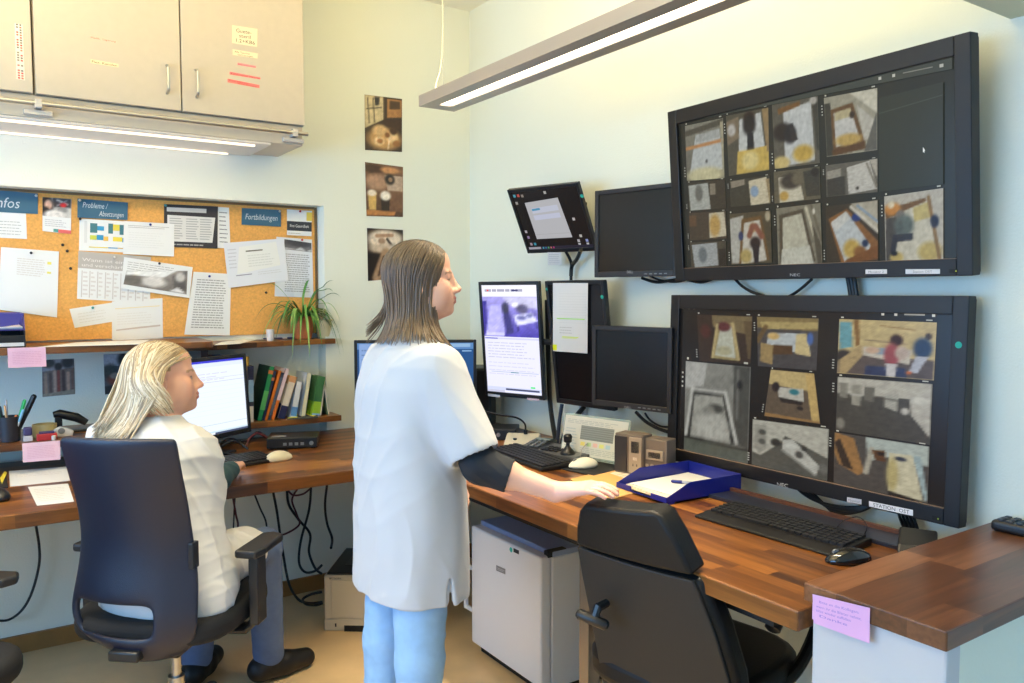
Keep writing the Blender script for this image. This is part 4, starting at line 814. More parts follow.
# ---------------------------------------------------------------- desk monitors in the corner
def blue(c):
    c.rect(0,0,1,1,(38,84,140)); c.rect(0,0,1,.1,(96,140,196)); c.rect(.02,.02,.33,.6,(140,170,220)); c.rect(.75,.02,.97,.07,(150,186,220)); c.rect(.9,.12,.98,.14,(140,180,220)); c.rect(0,.93,1,.955,(120,170,216)); c.lines(.04,.08,.3,.5,6,(110,140,190),.3)
def stand(t,O,u,n,h0):
    o=V((O.x,O.y,ZT))-n*.05; b=MB(); b.M=f2m(o,u,V((0,0,1)),n)
    b.mm((-.12,0,-.09),(.12,.014,.1)); obj('stand_foot',b,black,t,bevel=.006)
    b=MB(); b.M=f2m(o,u,V((0,0,1)),n); b.mm((-.035,.012,-.035),(.035,h0,-.005)); obj('stand_column',b,black,t,bevel=.006)
t3,f3,_=display('desk_monitor','blue-lit desk monitor behind the standing person','monitor',(1.69,3.30,1.055),-118,-1.8,.56,.338,(.014,.014,.014,.018),.05,blue,bez_m,scr); stand(t3,V((1.69,3.30,0)),f3[1],f3[3],.3)
def win(c):
    c.rect(0,0,1,1,(224,232,242)); c.rect(0,0,1,.035,(60,60,200)); c.rect(0,.035,1,.09,(214,222,246)); c.rect(.2,.1,.215,.14,(130,130,150)); c.rect(0,.24,1,.245,(190,190,220)); c.rect(0,.29,1,.295,(176,176,216)); c.lines(.03,.16,.8,.28,3,(206,206,226),.3)
    for k in range(7): c.rect(.02,.36+k*.06,.97,.362+k*.06,(206,216,226))
    c.rect(0,.86,1,.864,(160,180,170)); c.rect(0,.95,1,.97,(196,216,226)); c.rect(.6,.97,1,1,(70,80,110))
t4,f4,_=display('desk_monitor','desk monitor with white list behind the seated person\'s head','monitor',(.765,3.345,1.012),-58,4,.50,.338,(.016,.016,.016,.02),.05,win,bez_m,mat_screen('screen_glow_bright2',1.25)); stand(t4,V((.765,3.345,0)),f4[1],f4[3],.25)
def Rz(a): return M.Rotation(rad(a),3,'Z')
def at(loc,ang=0): return M.Translation(V(loc))@M.Rotation(rad(ang),4,'Z')
# ---------------------------------------------------------------- keyboards and mice
def keyboard(label,loc,ang,w,d,bm,km,palm=0.):
    t=thing('keyboard',label,'keyboard',loc); Mx=at(loc,ang)
    b=MB(); b.M=Mx   # local x = width, y = towards the screen
    b.prism([(-d/2,0),(d/2,0),(d/2,.021),(d/2-.02,.022),(-d/2+palm,.013),(-d/2,.008)],(-w/2,0,0),(0,1,0),(0,0,1),(1,0,0),w); obj('body',b,bm,t,bevel=.004)
    b=MB(); b.M=Mx; ky=(d-palm-.02)/6
    for r in range(6):
        y=-d/2+palm+.012+ky*(r+.42); z=.013+(.009)*(r+.5)/6+.001
        x=-w/2+.012; tot=w-.024
        n=21; kw=tot/n
        for i in range(n):
            if i in (15,19) and False: continue
            gx=.004 if i>14 else 0
            if r==0 and 4<=i<=9:
                if i==4: b.box((x+kw*7,y,z+.003),(kw*5.6,ky*.8,.007))
                continue
            if r==4 and i in (0,): pass
            b.box((x+kw*(i+.5)+gx*.3,y,z+.003),(kw*.84,ky*.8,.007))
    obj('keys',b,km,t); return t
keym=mat('key_plastic',(34,34,37),.45)
k1=keyboard('black keyboard with wrist rest below the lower large wall monitor',(1.852,1.412,ZT),-88,.455,.175,mat('keyboard_black',(24,22,22),.35),keym,.045)
keyboard('black keyboard beside the desk microphone, by the standing person\'s arm',(1.823,2.585,ZT),-94,.43,.15,mat('keyboard_black'),keym)
keyboard('dark keyboard under the seated person\'s hand by the corner desk monitor',(.80,3.14,ZT),14,.34,.14,mat('keyboard_black'),keym)
def mouse(label,loc,ang,m,m2,s=1.,wheel=True):
    t=thing('computer_mouse',label,'computer mouse',loc); Mx=at(loc,ang)
    P=[];n=18
    b=MB(); b.M=Mx; b.smooth=True
    prof=[(0,.031,.0),(.004,.034,.0),(.012,.0335,.002),(.022,.028,.004),(.030,.019,.006),(.035,.008,.007),(.0362,.001,.007)]
    vs=[];fs=[]
    for z,r,sh in prof:
        for j in range(n):
            a=2*math.pi*j/n; vs.append((r*.92*math.cos(a)*s, (r*1.62*math.sin(a)-sh)*s, z*s))
    for i in range(len(prof)-1):
        for j in range(n): fs.append((i*n+j,i*n+(j+1)%n,(i+1)*n+(j+1)%n,(i+1)*n+j))
    fs+=[list(range(n))[::-1],[(len(prof)-1)*n+j for j in range(n)]]
    b.add(vs,fs); obj('shell',b,m,t,smooth=True,angle=60)
    b=MB(); b.M=Mx; b.cyl((-.004*s,.03*s,.024*s),(.004*s,.03*s,.024*s),.008*s,14); obj('scroll_wheel',b,m2,t)
    return t
white_m=mat('mouse_white',(226,222,206),.35)
mouse('white computer mouse on the black mouse pad',(1.90,2.335,ZT+.006),70,white_m,grey_m,1.05)
mouse('glossy black computer mouse beside the right-hand counter',(1.775,1.145,ZT),60,mat('gloss_black',(16,16,18),.12,coat=.6),grey_m,1.05)
mouse('cream computer mouse on the back desk before the black box',(.995,3.135,ZT),-70,mat('mouse_cream',(222,212,182),.35),black,1.1)
mouse('black computer mouse at the left picture edge on the back desk',(.045,3.045,ZT),20,black,grey_m,1.1)
# mouse pads and cables of mice
b=MB(); b.prism([(-.12,-.13),(.12,-.13),(.12,.13),(-.12,.13)],(0,0,0),(1,0,0),(0,1,0),(0,0,1),.005); 
for i,p in enumerate(b.v): b.v[i]=at((1.945,2.36,ZT),10)@p
tag(obj('mouse_pad',b,mat('mouse_pad_black',(24,24,26),.7),origin=(1.945,2.36,ZT),bevel=.002),'black mouse pad under the white mouse','mouse pad')
cable('mouse_cable',[(1.93,2.39,ZT+.012),(1.98,2.44,ZT+.05),(2.05,2.47,ZT+.06),(2.08,2.46,ZT+.01)],.002,'thin pale cable arching from the white mouse',mat('pale_cable',(150,146,140),.5))
cable('mouse_cable',[V((1.795,1.185,ZT+.02)),V((1.87,1.20,ZT+.004)),onx(834,537,1.95),onx(842,522,1.98),onx(858,517,1.99),onx(867,526,1.99),onx(866,540,1.98),V((1.96,1.12,ZT+.012))],.0015,'thin looped cable behind the black computer mouse',cable_m)
cable('mouse_cable',[(.96,3.17,ZT+.01),(.90,3.24,ZT+.01),(.85,3.29,ZT+.016),(.8,3.36,ZT+.016)],.002,'thin cable from the cream mouse to the desk monitor',cable_m)
# ---------------------------------------------------------------- desk microphone
t=thing('desk_microphone','cream intercom desk microphone with black gooseneck','microphone',(1.99,2.88,ZT)); Mx=at((1.995,2.875,ZT),-40)
b=MB(); b.M=Mx; b.prism([(-.08,0),(.08,0),(.08,.035),(.055,.038),(-.08,.016)],(-.075,0,0),(0,1,0),(0,0,1),(1,0,0),.15); obj('base',b,mat('cream_plastic',(220,210,188),.4),t,bevel=.006)
b=MB(); b.M=Mx; b.cyl((-.03,-.03,.022),(-.03,-.03,.03),.008); obj('button',b,black,t)
b=MB(); b.M=Mx; b.cyl((.01,.045,.036),(.01,.045,.055),.009); g=[Mx@V(p) for p in ((.01,.045,.05),(.005,.04,.085),(-.03,.01,.115),(-.10,-.05,.135),(-.17,-.10,.16))]
b.M=None; b.tube(bez(g,8),.0042,8); obj('gooseneck',b,black,t)
b=MB(); b.M=None; d=(g[-1]-g[-2]).normalized(); b.tube([g[-1],g[-1]+d*.012,g[-1]+d*.035],[.007,.012,.011],12); obj('microphone_head',b,rubber,t)
# ---------------------------------------------------------------- joystick console and small phone block
t=thing('joystick_console','flat grey camera console with black joystick','control console',(2.04,2.63,ZT)); Mx=at((1.985,2.56,ZT),-72)
b=MB(); b.M=Mx; b.prism([(-.09,0),(.09,0),(.09,.03),(-.09,.014)],(-.12,0,0),(0,1,0),(0,0,1),(1,0,0),.24); obj('base',b,mat('console_dark',(58,58,60),.4),t,bevel=.004)
b=MB(); b.M=Mx; b.prism([(-.075,.0165),(.075,.0285),(.075,.03),(-.075,.018)],(-.1,0,0),(0,1,0),(0,0,1),(1,0,0),.2); obj('face_plate',b,mat('console_silver',(120,120,122),.35,.5),t)
b=MB(); b.M=Mx; b.lathe([(.032,.022),(.03,.034),(.014,.05),(.008,.06),(.008,.07),(.016,.075),(.018,.098),(.012,.106),(.002,.108)],(.04,-.035,-.006),20); obj('joystick',b,black,t)
b=MB(); b.M=Mx
for i in range(4):
    for j in range(3): b.box((-.08+i*.022,-.04+j*.03,.026),(.014,.016,.006))
obj('buttons',b,mat('console_keys',(40,40,44),.4),t)
t=thing('desk_telephone','flat dark telephone block between microphone and joystick console','telephone',(2.0,2.77,ZT)); Mx=at((1.985,2.745,ZT),-62)
b=MB(); b.M=Mx; b.prism([(-.09,0),(.09,0),(.09,.032),(-.09,.016)],(-.05,0,0),(0,1,0),(0,0,1),(1,0,0),.1); obj('body',b,black,t,bevel=.004)
b=MB(); b.M=Mx
for i in range(3):
    for j in range(4): b.box((-.025+i*.025,-.06+j*.026,.024+j*.0023),(.016,.016,.006))
obj('keys',b,grey_m,t)
b=MB(); b.M=Mx; b.box((0,.06,.0325),(.07,.04,.004)); obj('display',b,mat('lcd_grey',(120,128,122),.25),t)
# ---------------------------------------------------------------- red unit, black amplifier, dark speaker in the corner
t=thing('switch_box','black box with silver knobs beside the microphone','control box',(1.97,3.1,ZT)); Mx=at((1.99,3.08,ZT),-40)
b=MB(); b.M=Mx; b.box((0,0,.025),(.2,.16,.05)); obj('body',b,black,t,bevel=.004)
b=MB(); b.M=Mx
for i in range(4): b.cyl((-.07+i*.03,-.08,.026),(-.07+i*.03,-.092,.026),.009,12)
obj('knobs',b,chrome,t)
t=thing('emergency_box','small red box behind the standing person\'s sleeve','alarm box',(1.90,3.2,ZT)); Mx=at((1.885,3.17,ZT),-40)
b=MB(); b.M=Mx; b.box((0,0,.03),(.12,.1,.06)); obj('body',b,mat('red_plastic',(196,40,44),.35),t,bevel=.008)
b=MB(); b.M=Mx; b.cyl((0,0,.06),(0,0,.072),.02); obj('button',b,mat('dark_red',(120,20,24),.4),t)
t=thing('speaker','dark upright loudspeaker in the corner under the lit portrait monitor','speaker',(2.1,3.4,ZT))
b=MB(); b.M=at((2.08,3.40,ZT),-40); b.box((0,0,.15),(.17,.2,.30)); obj('cabinet',b,mat('speaker_dark',(22,34,40),.5),t,bevel=.006)
b=MB(); b.M=at((2.08,3.40,ZT),-40); b.box((0,-.103,.15),(.15,.008,.28)); obj('grille',b,blackm,t,bevel=.004)
# ---------------------------------------------------------------- printed plan stand and intercoms
t=thing('plan_stand','transparent acrylic stand holding a printed plan behind the joystick','display stand',(2.1,2.55,ZT))
O=V((2.04,2.44,.863)); u,v,n=frame(194,12)
b=MB(); b.M=f2m(O,u,v,n); b.box((0,0,-.004),(.32,.172,.003)); b.box((0,-.085,.03),(.32,.003,.07)); obj('acrylic_sheet',b,mat('acrylic',(210,230,222),.05,alpha=.35),t)
c=Cv(O,u,v,n); c.quad([(-.155,.078),(.155,.078),(.155,-.078),(-.155,-.078)]); c.rect(0,0,1,1,(206,206,198)); c.rect(.28,.22,.8,.58,(120,126,126))
for i in range(6): c.rect(.28,.24+i*.055,.8,.25+i*.055,(150,156,156))
c.lines(.05,.08,.95,.2,3,(170,176,176),.4); c.lines(.04,.3,.24,.9,8,(176,186,186),.4)
for i,k in enumerate([(226,210,120),(180,206,150),(226,180,170),(220,220,130),(170,200,210)]): c.rect(.3+i*.1,.64,.37+i*.1,.74,k)
c.lines(.3,.78,.95,.95,4,(176,180,176),.4); obj('plan_sheet',c.mb,paper_m,t)
def intercom(label,O,yaw,w,h,d,parts):
    u,v,n=frame(yaw,0); O=V(O); t=thing('intercom',label,'intercom',V((O.x,O.y,ZT)))
    b=MB(); b.M=f2m(O,u,v,n); b.box((0,0,-d/2),(w,h,d)); obj('body',b,mat('intercom_taupe',(116,104,94),.42),t,bevel=.004)
    for nm,(x,y,ww,hh),mm in parts:
        b=MB(); b.M=f2m(O,u,v,n); b.box((x,y,.002),(ww,hh,.006)); obj(nm,b,mm,t,bevel=.0015)
    return t
dk=mat('intercom_dark',(50,48,50),.4); sv=mat('intercom_silver',(168,156,140),.35,.3); lcd=mat('lcd_pale',(170,168,150),.25)
intercom('grey intercom with dark loudspeaker panel, near the plan stand',(1.975,2.165,ZT+.075),196,.118,.15,.07,[('speaker_panel',(-.032,0,.052,.13),dk),('handset_strip',(.03,0,.052,.132),sv),('display',(.03,.03,.035,.045),dk),('button',(.03,-.012,.02,.014),mat('white_plastic',(214,208,196),.4))]+[('button',(.022+q*.016,-.035,.008,.012),dk) for q in range(2)])
intercom('taupe intercom with small display, left of the lower large monitor',(2.02,2.075,ZT+.07),196,.095,.14,.07,[('display',(0,.012,.07,.036),sv),('display',(0,.012,.052,.024),dk)]+[('button',(-.03+q*.02,-.028,.013,.01),sv) for q in range(4)]+[('button',(-.03+q*.02,-.048,.013,.01),dk) for q in range(4)])
# ---------------------------------------------------------------- envelope, tray with papers and pen
c=Cv((0,0,ZT+.004),(1,0,0),(0,1,0),(0,0,1)); c.quad_px([(570,479),(629,464),(668,484),(606,500)]); P=[c.P(*p) for p in c.q]
c.mb.prism(c.q,(0,0,ZT+.0002),(1,0,0),(0,1,0),(0,0,1),.0038,(216,168,100)); c.poly([(.56,.16),(.9,.12),(.98,.56),(.66,.6)],(226,212,190)); c.lines(.6,.25,.9,.5,3,(190,170,150),.3); c.rect(.0,.22,.07,.3,(236,226,206))
tag(obj('envelope',c.mb,paper_m,origin=sum(P,V((0,0,0)))/4),'manila envelope with white label lying beside the hand','envelope')
t=thing('letter_tray','blue plastic letter tray holding papers on the right desk','letter tray',(1.95,1.9,ZT))
ang=-3; Mx=at((1.955,1.895,ZT),ang); blue_m=mat('blue_plastic',(22,34,130),.32,spec=.5)
L,Wd,hh=.33,.25,.062   # local x: front (low, open) -> back, y across
b=MB(); b.M=Mx
b.mm((-L/2,-Wd/2,.006),(L/2,Wd/2,.010))
b.mm((L/2-.004,-Wd/2,.006),(L/2,Wd/2,hh))
for s in (-1,1):
    y=s*(Wd/2); b.prism([(-L/2,.006),(L/2,.006),(L/2,hh),(-L/2+.10,hh),(-L/2,.022)],(0,y-(.004 if s>0 else 0),0),(1,0,0),(0,0,1),(0,1,0),.004)
for s in (-1,1): b.mm((-L/2-.001,min(s*.05,s*Wd/2),.006),(-L/2+.004,max(s*.05,s*Wd/2),.024))
b.prism([(-.012,-.05),(-.03,-.1)] and [(-L/2+.03,-.05),(-L/2+.03,.05),(-L/2,.055),(-L/2,-.055)],(0,0,.006),(1,0,0),(0,1,0),(0,0,1),.004)
obj('tray',b,blue_m,t,bevel=.0015)
b=MB(); b.M=Mx
for s in (-1,1):
    for xx in (-.14,.14): b.mm((xx-.012,s*.11-.012,0),(xx+.012,s*.11+.012,.006))
obj('feet',b,blue_m,t)
for k,(dx,dy,a,col,lb) in enumerate(((0,.004,1,(206,186,160),'beige sheet at the bottom of the blue letter tray'),(.012,-.003,-3,(226,214,198),'pale sheet in the middle of the pile in the blue tray'),(.03,.006,4,(226,224,222),'top white sheet under the pen in the blue tray'))):
    c=Cv((0,0,0),(1,0,0),(0,1,0),(0,0,1)); c.mb.M=Mx@at((dx-.005,dy,.0105+k*.0035),a); c.mb.prism([(-.148,-.105),(.14,-.105),(.14,.105),(-.148,.105)],(0,0,0),(1,0,0),(0,1,0),(0,0,1),.0028,col)
    tag(obj('paper',c.mb,paper_m,origin=c.mb.M.translation),lb,'paper','papers in the blue tray')
t=thing('ballpoint_pen','blue and clear ballpoint pen lying on the papers in the tray','pen',Mx@V((0,0,.022)))
a,bb=Mx@V((-.005,.03,.0265)),Mx@V((.055,-.045,.0265)); m_=a.lerp(bb,.38)
b=MB(); b.tube([a,a.lerp(bb,.03),m_],[.0035,.0052,.0052],10); obj('cap',b,mat('pen_blue',(24,34,120),.3),t)
b=MB(); b.tube([m_,a.lerp(bb,.92),bb],[.0042,.0042,.0012],10); obj('barrel',b,mat('pen_clear',(170,176,196),.2),t)
# ---------------------------------------------------------------- things behind the right-hand keyboard
t=thing('power_adapter','black flat adapter box behind the black mouse','adapter',(2.0,1.1,ZT))
b=MB(); b.M=at((1.99,1.09,ZT+.013),28); b.prism([(-.08,0),(.08,0),(.06,.035),(-.055,.02)],(0,-.045,0),(1,0,0),(0,0,1),(0,1,0),.09); obj('body',b,black,t,bevel=.006)
b=MB(); b.M=at((1.99,1.09,ZT+.013),28); b.box((-.081,0,.008),(.004,.02,.008)); obj('status_light',b,mat('pale_led',(206,216,226),.3),t)
G='cables hanging below the lower large wall monitor'
for k in range(4):
    cable('monitor_cable',[onx(794+4*k,478,2.18),onx(798+4*k,489,2.165+.004*k),onx(814+3*k,500+k,2.16),onx(836,506+2.4*k,2.155+.004*k),onx(858,507+1.6*k,2.165),onx(873+2*k,502,2.18),onx(880+2*k,494,2.19)],.0045,'black cable sagging in a bundle below the lower large monitor',cable_m,group=G)
for k in range(5):
    cable('monitor_cable',[onx(898+4*k,508,2.19),onx(900+3.5*k,518,2.18),onx(905+3.2*k,530,2.15+.004*k),onx(911+2.2*k,542,2.10+.006*k)],.0045,'black cable in the bundle dropping from lower monitor to adapter',cable_m,group='cables behind the adapter')
for k in range(2):
    y0=2.02-.33*k; a_=onx(742,283,2.2) if k==0 else onx(811,280,2.2)
    bb=[onx(*p,2.19) for p in ([(735,279),(742,286),(752,292),(764,296)] if k==0 else [(812,279),(803,287),(795,293),(788,297)])]
    cable('monitor_cable',bb,.005,['thin black cable falling left between the two large monitors','thin black cable falling right between the two large monitors'][k],cable_m)
for k in range(3):
    bb=[onx(847+k*3,274,2.19-.004*k),onx(849+k*3,284,2.19),onx(851+k*3,298,2.19)]; cable('monitor_cable',bb,.007,'thick black cable of the bundle joining both large monitors',cable_m,group='cable bundle joining the large monitors')
for lb,pts,r in (('black cable drooping beneath the upper switched-off monitor',[(642,278),(655,282),(668,281),(682,279),(700,282),(712,279)],.006),
  ('second black cable drooping behind the upper switched-off monitor',[(650,276),(660,280),(675,282),(690,279)],.004),
  ('thick black cable from lower switched-off monitor towards large monitor',[(636,412),(645,421),(657,428),(668,432)],.007),
  ('thinner black cable beside the thick one under the lower switched-off monitor',[(645,413),(650,420),(660,426),(668,427)],.004)):
    cable('monitor_cable',[onx(*p,2.185) for p in pts],r,lb,cable_m)
cable('monitor_cable',[onx(565,250,2.15),onx(571,262,2.18),onx(571,272,2.19),onx(571,284,2.19)],.007,'black cable hanging from the tipped-forward small monitor',cable_m)
cable('monitor_cable',[onx(581,250,2.12),onx(577,259,2.16),onx(572,266,2.185),onx(571,276,2.187)],.009,'thick black plug cable at the tipped-forward small monitor',cable_m)
# vertical pipe/cables between the portrait monitors, white cable channel
cable('monitor_cable',[onx(547,300,2.2),onx(548,350,2.19),onx(549,380,2.19),onx(550,402,2.19),onx(553,425,2.17),onx(557,447,2.13)],.011,'thick black cable dropping between the portrait monitors to the desk',cable_m)
cable('monitor_cable',[onx(562,404,2.19),onx(559,425,2.17),onx(557,447,2.125)],.009,'blue-black cable meeting the thick one on the desk',mat('bluish_cable',(24,36,60),.4))
cable('monitor_cable',[onx(584,407,2.19),onx(573,420,2.18),onx(565,433,2.16),onx(561,448,2.12)],.011,'black diagonal cable running behind the plan stand',cable_m)
b=MB(); b.mm((2.2,2.70,.80),(2.222,2.735,1.0)); tag(obj('cable_channel',b,white_lam,origin=(2.21,2.72,.9),bevel=.002),'short white cable channel on the right wall under the papered monitor','cable channel')
# wall arms of the smaller monitors
t=thing('screen_mount','black wall arm between the two portrait monitors','monitor arm',(2.2,2.84,1.2))
b=MB(); b.mm((2.2,2.80,1.1),(2.222,2.86,1.36)); obj('wall_plate',b,grey_m,t,bevel=.002)
b=MB(); b.tube([(2.21,2.83,1.22),(2.15,2.86,1.22),(2.11,3.0,1.22)],.014,10); b.tube([(2.21,2.83,1.25),(2.17,2.75,1.25),(2.165,2.66,1.235)],.014,10); obj('arm',b,blackm,t)
for (p,q,lb) in ((fM,1.76,'small black wall arm behind the tipped-forward monitor'),(fD1,1.68,'black wall arm behind the upper switched-off monitor'),(fD2,1.158,'black wall arm behind the lower switched-off monitor')):
    O=p[0]-p[3]*.045; t=thing('screen_mount',lb,'monitor arm',(2.21,O.y,O.z))
    b=MB(); b.tube([O,V((2.215,O.y,O.z+.01))],.016,10); obj('arm',b,blackm,t)
    b=MB(); b.mm((2.214,O.y-.05,O.z-.05),(XB,O.y+.05,O.z+.06)); obj('wall_plate',b,blackm,t)
# ---------------------------------------------------------------- black recorder box, cables on the back desk
t=thing('network_box','flat black network box with front sockets on the back desk','network box',(1.18,3.42,ZT)); Mx=at((1.145,3.40,ZT),-24)
b=MB(); b.M=Mx; b.box((0,0,.026),(.21,.16,.044)); obj('body',b,black,t,bevel=.003)
b=MB(); b.M=Mx
for i in range(4): b.box((-.03+i*.024,-.0805,.022),(.014,.004,.012))
b.cyl((.08,-.08,.024),(.08,-.084,.024),.009); obj('sockets',b,grey_m,t)
b=MB(); b.M=Mx; b.box((-.06,-.03,.0485),(.06,.03,.001)); obj('label_strip',b,mat('label_grey',(150,150,150),.5),t)
b=MB(); b.M=Mx
for sx in (-1,1):
    for sy in (-1,1): b.cyl((sx*.085,sy*.06,0),(sx*.085,sy*.06,.005),.01,10)
obj('feet',b,rubber,t)
hp=lambda ps,y0,dz=0: [V((ony(px,py,yy).x,yy,ony(px,py,yy).z)) for (px,py,yy) in ps]
for lb,ps,m_,r in (('red cable arching behind the cream mouse',[(246,446,3.38),(250,438,3.40),(257,433.5,3.42),(266,437,3.43),(272,444,3.42)],cable_r,.005),
   ('black cable arching over the red one on the back desk',[(240,441,3.38),(248,440,3.4),(258,432,3.43),(270,439,3.45),(282,443,3.45)],cable_m,.005),
   ('black cable looping left of the red cable on the back desk',[(219,443,3.34),(228,438,3.36),(238,441,3.38),(244,447,3.36)],cable_m,.0045),
   ('second black loop of cable under the white-list desk monitor',[(222,446,3.33),(232,441,3.35),(241,444,3.36),(248,449,3.34)],cable_m,.0045)):
    cable('desk_cable',hp(ps,0),r,lb,m_)
# ---------------------------------------------------------------- cables hanging under the back desk
for lb,ps,m_,r in (('black cable falling to the floor left of the printer',[(273,491,3.62),(277,512,3.64),(281,540,3.65),(288,580,3.62),(297,598,3.5),(308,603,3.42),(322,602,3.36)],cable_m,.006),
  ('black cable curving in an S behind the printer',[(287,490,3.62),(289,505,3.64),(299,520,3.66),(310,534,3.66),(309,552,3.66),(315,568,3.62),(322,574,3.6)],cable_m,.006),
  ('black cable hanging in a wide loop beside the printer',[(311,487,3.6),(309,510,3.62),(301,540,3.64),(299,562,3.62),(305,572,3.6),(315,571,3.58),(322,565,3.56)],cable_m,.006),
  ('black cable falling straight down onto the printer',[(327,485,3.6),(325,505,3.62),(327,523,3.62),(332,538,3.6),(331,548,3.5)],cable_m,.006),
  ('red cable sagging beneath the back desk',[(298,488,3.6),(292,500,3.62),(297,515,3.63),(299,525,3.62),(285,534,3.6),(270,537,3.58),(262,545,3.56)],cable_r,.0045),
  ('short red cable loop directly under the back desk',[(287,489,3.6),(293,495,3.6),(303,494,3.6),(311,488,3.6)],cable_r,.0045),
  ('thin dark cable falling behind the seated person\'s knee',[(254,493,3.6),(260,508,3.62),(266,522,3.62),(267,538,3.6)],cable_m,.004),
  ('dark red cable close to the seated person\'s coat',[(233,497,3.6),(236,515,3.62),(238,525,3.62),(236,540,3.6)],cable_r,.0045),
  ('thin black cable beside the dark red one near the coat',[(235,497,3.6),(234,515,3.62),(233,540,3.6)],cable_m,.0035),
  ('black cable in a long loop at far left under the back desk',[(35,521,3.62),(39,545,3.64),(39,565,3.64),(32,592,3.64),(22,610,3.64),(8,620,3.64),(-8,620,3.64)],cable_m,.005),
  ('black coil of cable on the floor beside the printer',[(322,592,3.4),(312,594,3.42),(303,599,3.42),(306,604,3.36),(316,605,3.34),(323,603,3.33)],cable_m,.006)):
    pts=hp(ps,0)
    for p in pts:
        if p.z<r: p.z=r+.001
    cable('hanging_cable',pts,r,lb,m_,group=None)
# ---------------------------------------------------------------- printer
t=thing('printer','cream laser printer with black top standing on the floor','printer',(1.349,3.10,0)); u,v,n=frame(-126.4,0); Mx=f2m((1.349,3.10,.125),u,v,n)
cream=mat('printer_cream',(214,200,176),.45)
b=MB(); b.M=Mx; b.mm((-.1875,-.125,-.36),(.1875,.118,-.004)); obj('body',b,cream,t,bevel=.012,seg=3)
b=MB(); b.M=Mx; b.mm((-.175,.112,-.345),(.175,.126,-.012)); obj('top_cover',b,mat('printer_black',(20,20,22),.4),t,bevel=.004)
b=MB(); b.M=Mx; b.mm((-.12,.1255,-.28),(.15,.1275,-.10)); obj('output_slot',b,mat('printer_slot',(8,8,9),.3),t)
b=MB(); b.M=Mx; b.mm((-.155,-.068,-.004),(.18,.098,.0005)); obj('front_panel',b,cream,t,bevel=.002)
b=MB(); b.M=Mx; b.mm((-.185,-.122,-.004),(.185,-.072,.0003)); obj('paper_drawer',b,cream,t,bevel=.002)
b=MB(); b.M=Mx; b.mm((-.10,-.1245,-.003),(.12,-.098,.0008)); obj('drawer_grip',b,mat('grip_black',(14,14,14),.5),t)
b=MB(); b.M=Mx; b.mm((-.139,-.105,.0),(-.133,-.09,.0009)); obj('paper_gauge',b,black,t)
c=Cv(Mx@V((0,0,.0012)),u,v,n); c.quad([(-.16,.112),(-.11,.112),(-.11,.1),(-.16,.1)]); c.rect(0,.25,.1,.9,(90,80,70)); c.text('KYOCERA',.15,.8,.6,(90,80,70),.85); obj('logo',c.mb,paper_m,t)
# ---------------------------------------------------------------- small fridge
t=thing('mini_fridge','small white refrigerator under the right-hand worktop','refrigerator',(1.85,2.45,0))
fw=mat('fridge_white',(238,238,244),.3); X0,X1,Y0,Y1=1.615,2.05,2.215,2.685
b=MB(); b.mm((X0+.05,Y0,.03),(X1,Y1,.51)); obj('body',b,fw,t,bevel=.006)
b=MB(); b.mm((X0,Y0,.045),(X0+.046,Y1,.518)); d=obj('door',b,fw,t,bevel=.008,seg=3)
b=MB(); b.mm((X0+.047,Y0-.004,.51),(X1+.005,Y1+.004,.532)); obj('top_panel',b,mat('fridge_top',(150,168,206),.3),t,bevel=.004)
b=MB(); b.mm((X0+.03,Y0-.003,.512),(X0+.11,Y0+.022,.5335)); obj('hinge_cover',b,black,t)
b=MB(); b.mm((X0+.04,Y0+.01,.0),(X1,Y1-.01,.03)); obj('plinth',b,blackm,t)
b=MB()
y=Y1+.012; b.mm((X0-.0,y-.012,.165),(X0+.014,y+.045,.18)); b.mm((X0,y-.012,.335),(X0+.014,y+.045,.35)); b.mm((X0-.002,y+.032,.165),(X0+.014,y+.047,.35)); obj('handle',b,fw,d,bevel=.003)
c=Cv((X0-.0006,0,.3),(0,-1,0),(0,0,1),(-1,0,0))
c.quad_px([(496.2,565),(505.4,569),(505.4,574.5),(496.2,570.5)]); c.rect(0,0,1,1,(140,136,138)); c.lines(.1,.3,.9,.8,2,(200,196,196),.4)
c.quad_px([(509.5,546.5),(512.5,548),(512.5,553),(509.5,551.5)]); c.ell(.5,.5,.5,.5,(60,186,180)); c.quad_px([(513.5,548),(519,550.5),(519,554.5),(513.5,552)]); c.rect(0,0,1,1,(50,52,60)); obj('badge',c.mb,paper_m,d)
# ---------------------------------------------------------------- books on the short shelf
def book(label,xb,xt,top,th,dp,spine,cover,y=3.60,bands=(),pages=True,zb=.864,front=None):
    a=ony(xb,416,y); x0=a.x; tp=ony(xt,top,y); h=max(.1,tp.z-zb); lean=math.atan2(tp.x-x0,h); h=h/math.cos(lean)
    T=th*.00432; t=thing('book',label,'book',(x0,y,zb),'books on the short shelf')
    Mx=M.Translation((x0,y,zb))@M.Rotation(lean,4,'Y')
    dz=T*max(0,math.sin(abs(lean)))*0.5
    b=MB(); b.M=Mx@M.Translation((0,0,dz*.6)); 
    b.mm((-T/2,0,0),(T/2,.003,h),spine); b.mm((-T/2,.0,0),(-T/2+.0025,dp,h),cover); b.mm((T/2-.0025,0,0),(T/2,dp,h),cover)
    for (s,e,k) in bands: b.mm((-T/2+.001,-.0006,h*s),(T/2-.001,0,h*e),k); 
    if front:
        for (s,e,k) in front: b.mm((-T/2-.0006,.004,h*s),(-T/2,dp-.002,h*e),k)
    obj('cover',b,col_m,t)
    b=MB(); b.M=Mx@M.Translation((0,0,dz*.6)); b.mm((-T/2+.0025,.003,.003),(T/2-.0025,dp-.004,h-.003),(232,224,206)); obj('pages',b,col_m,t)
book('tall yellow-edged book right behind the desk monitor',246.5,246.5,356.5,5,.16,(226,170,60),(240,226,190),y=3.62)
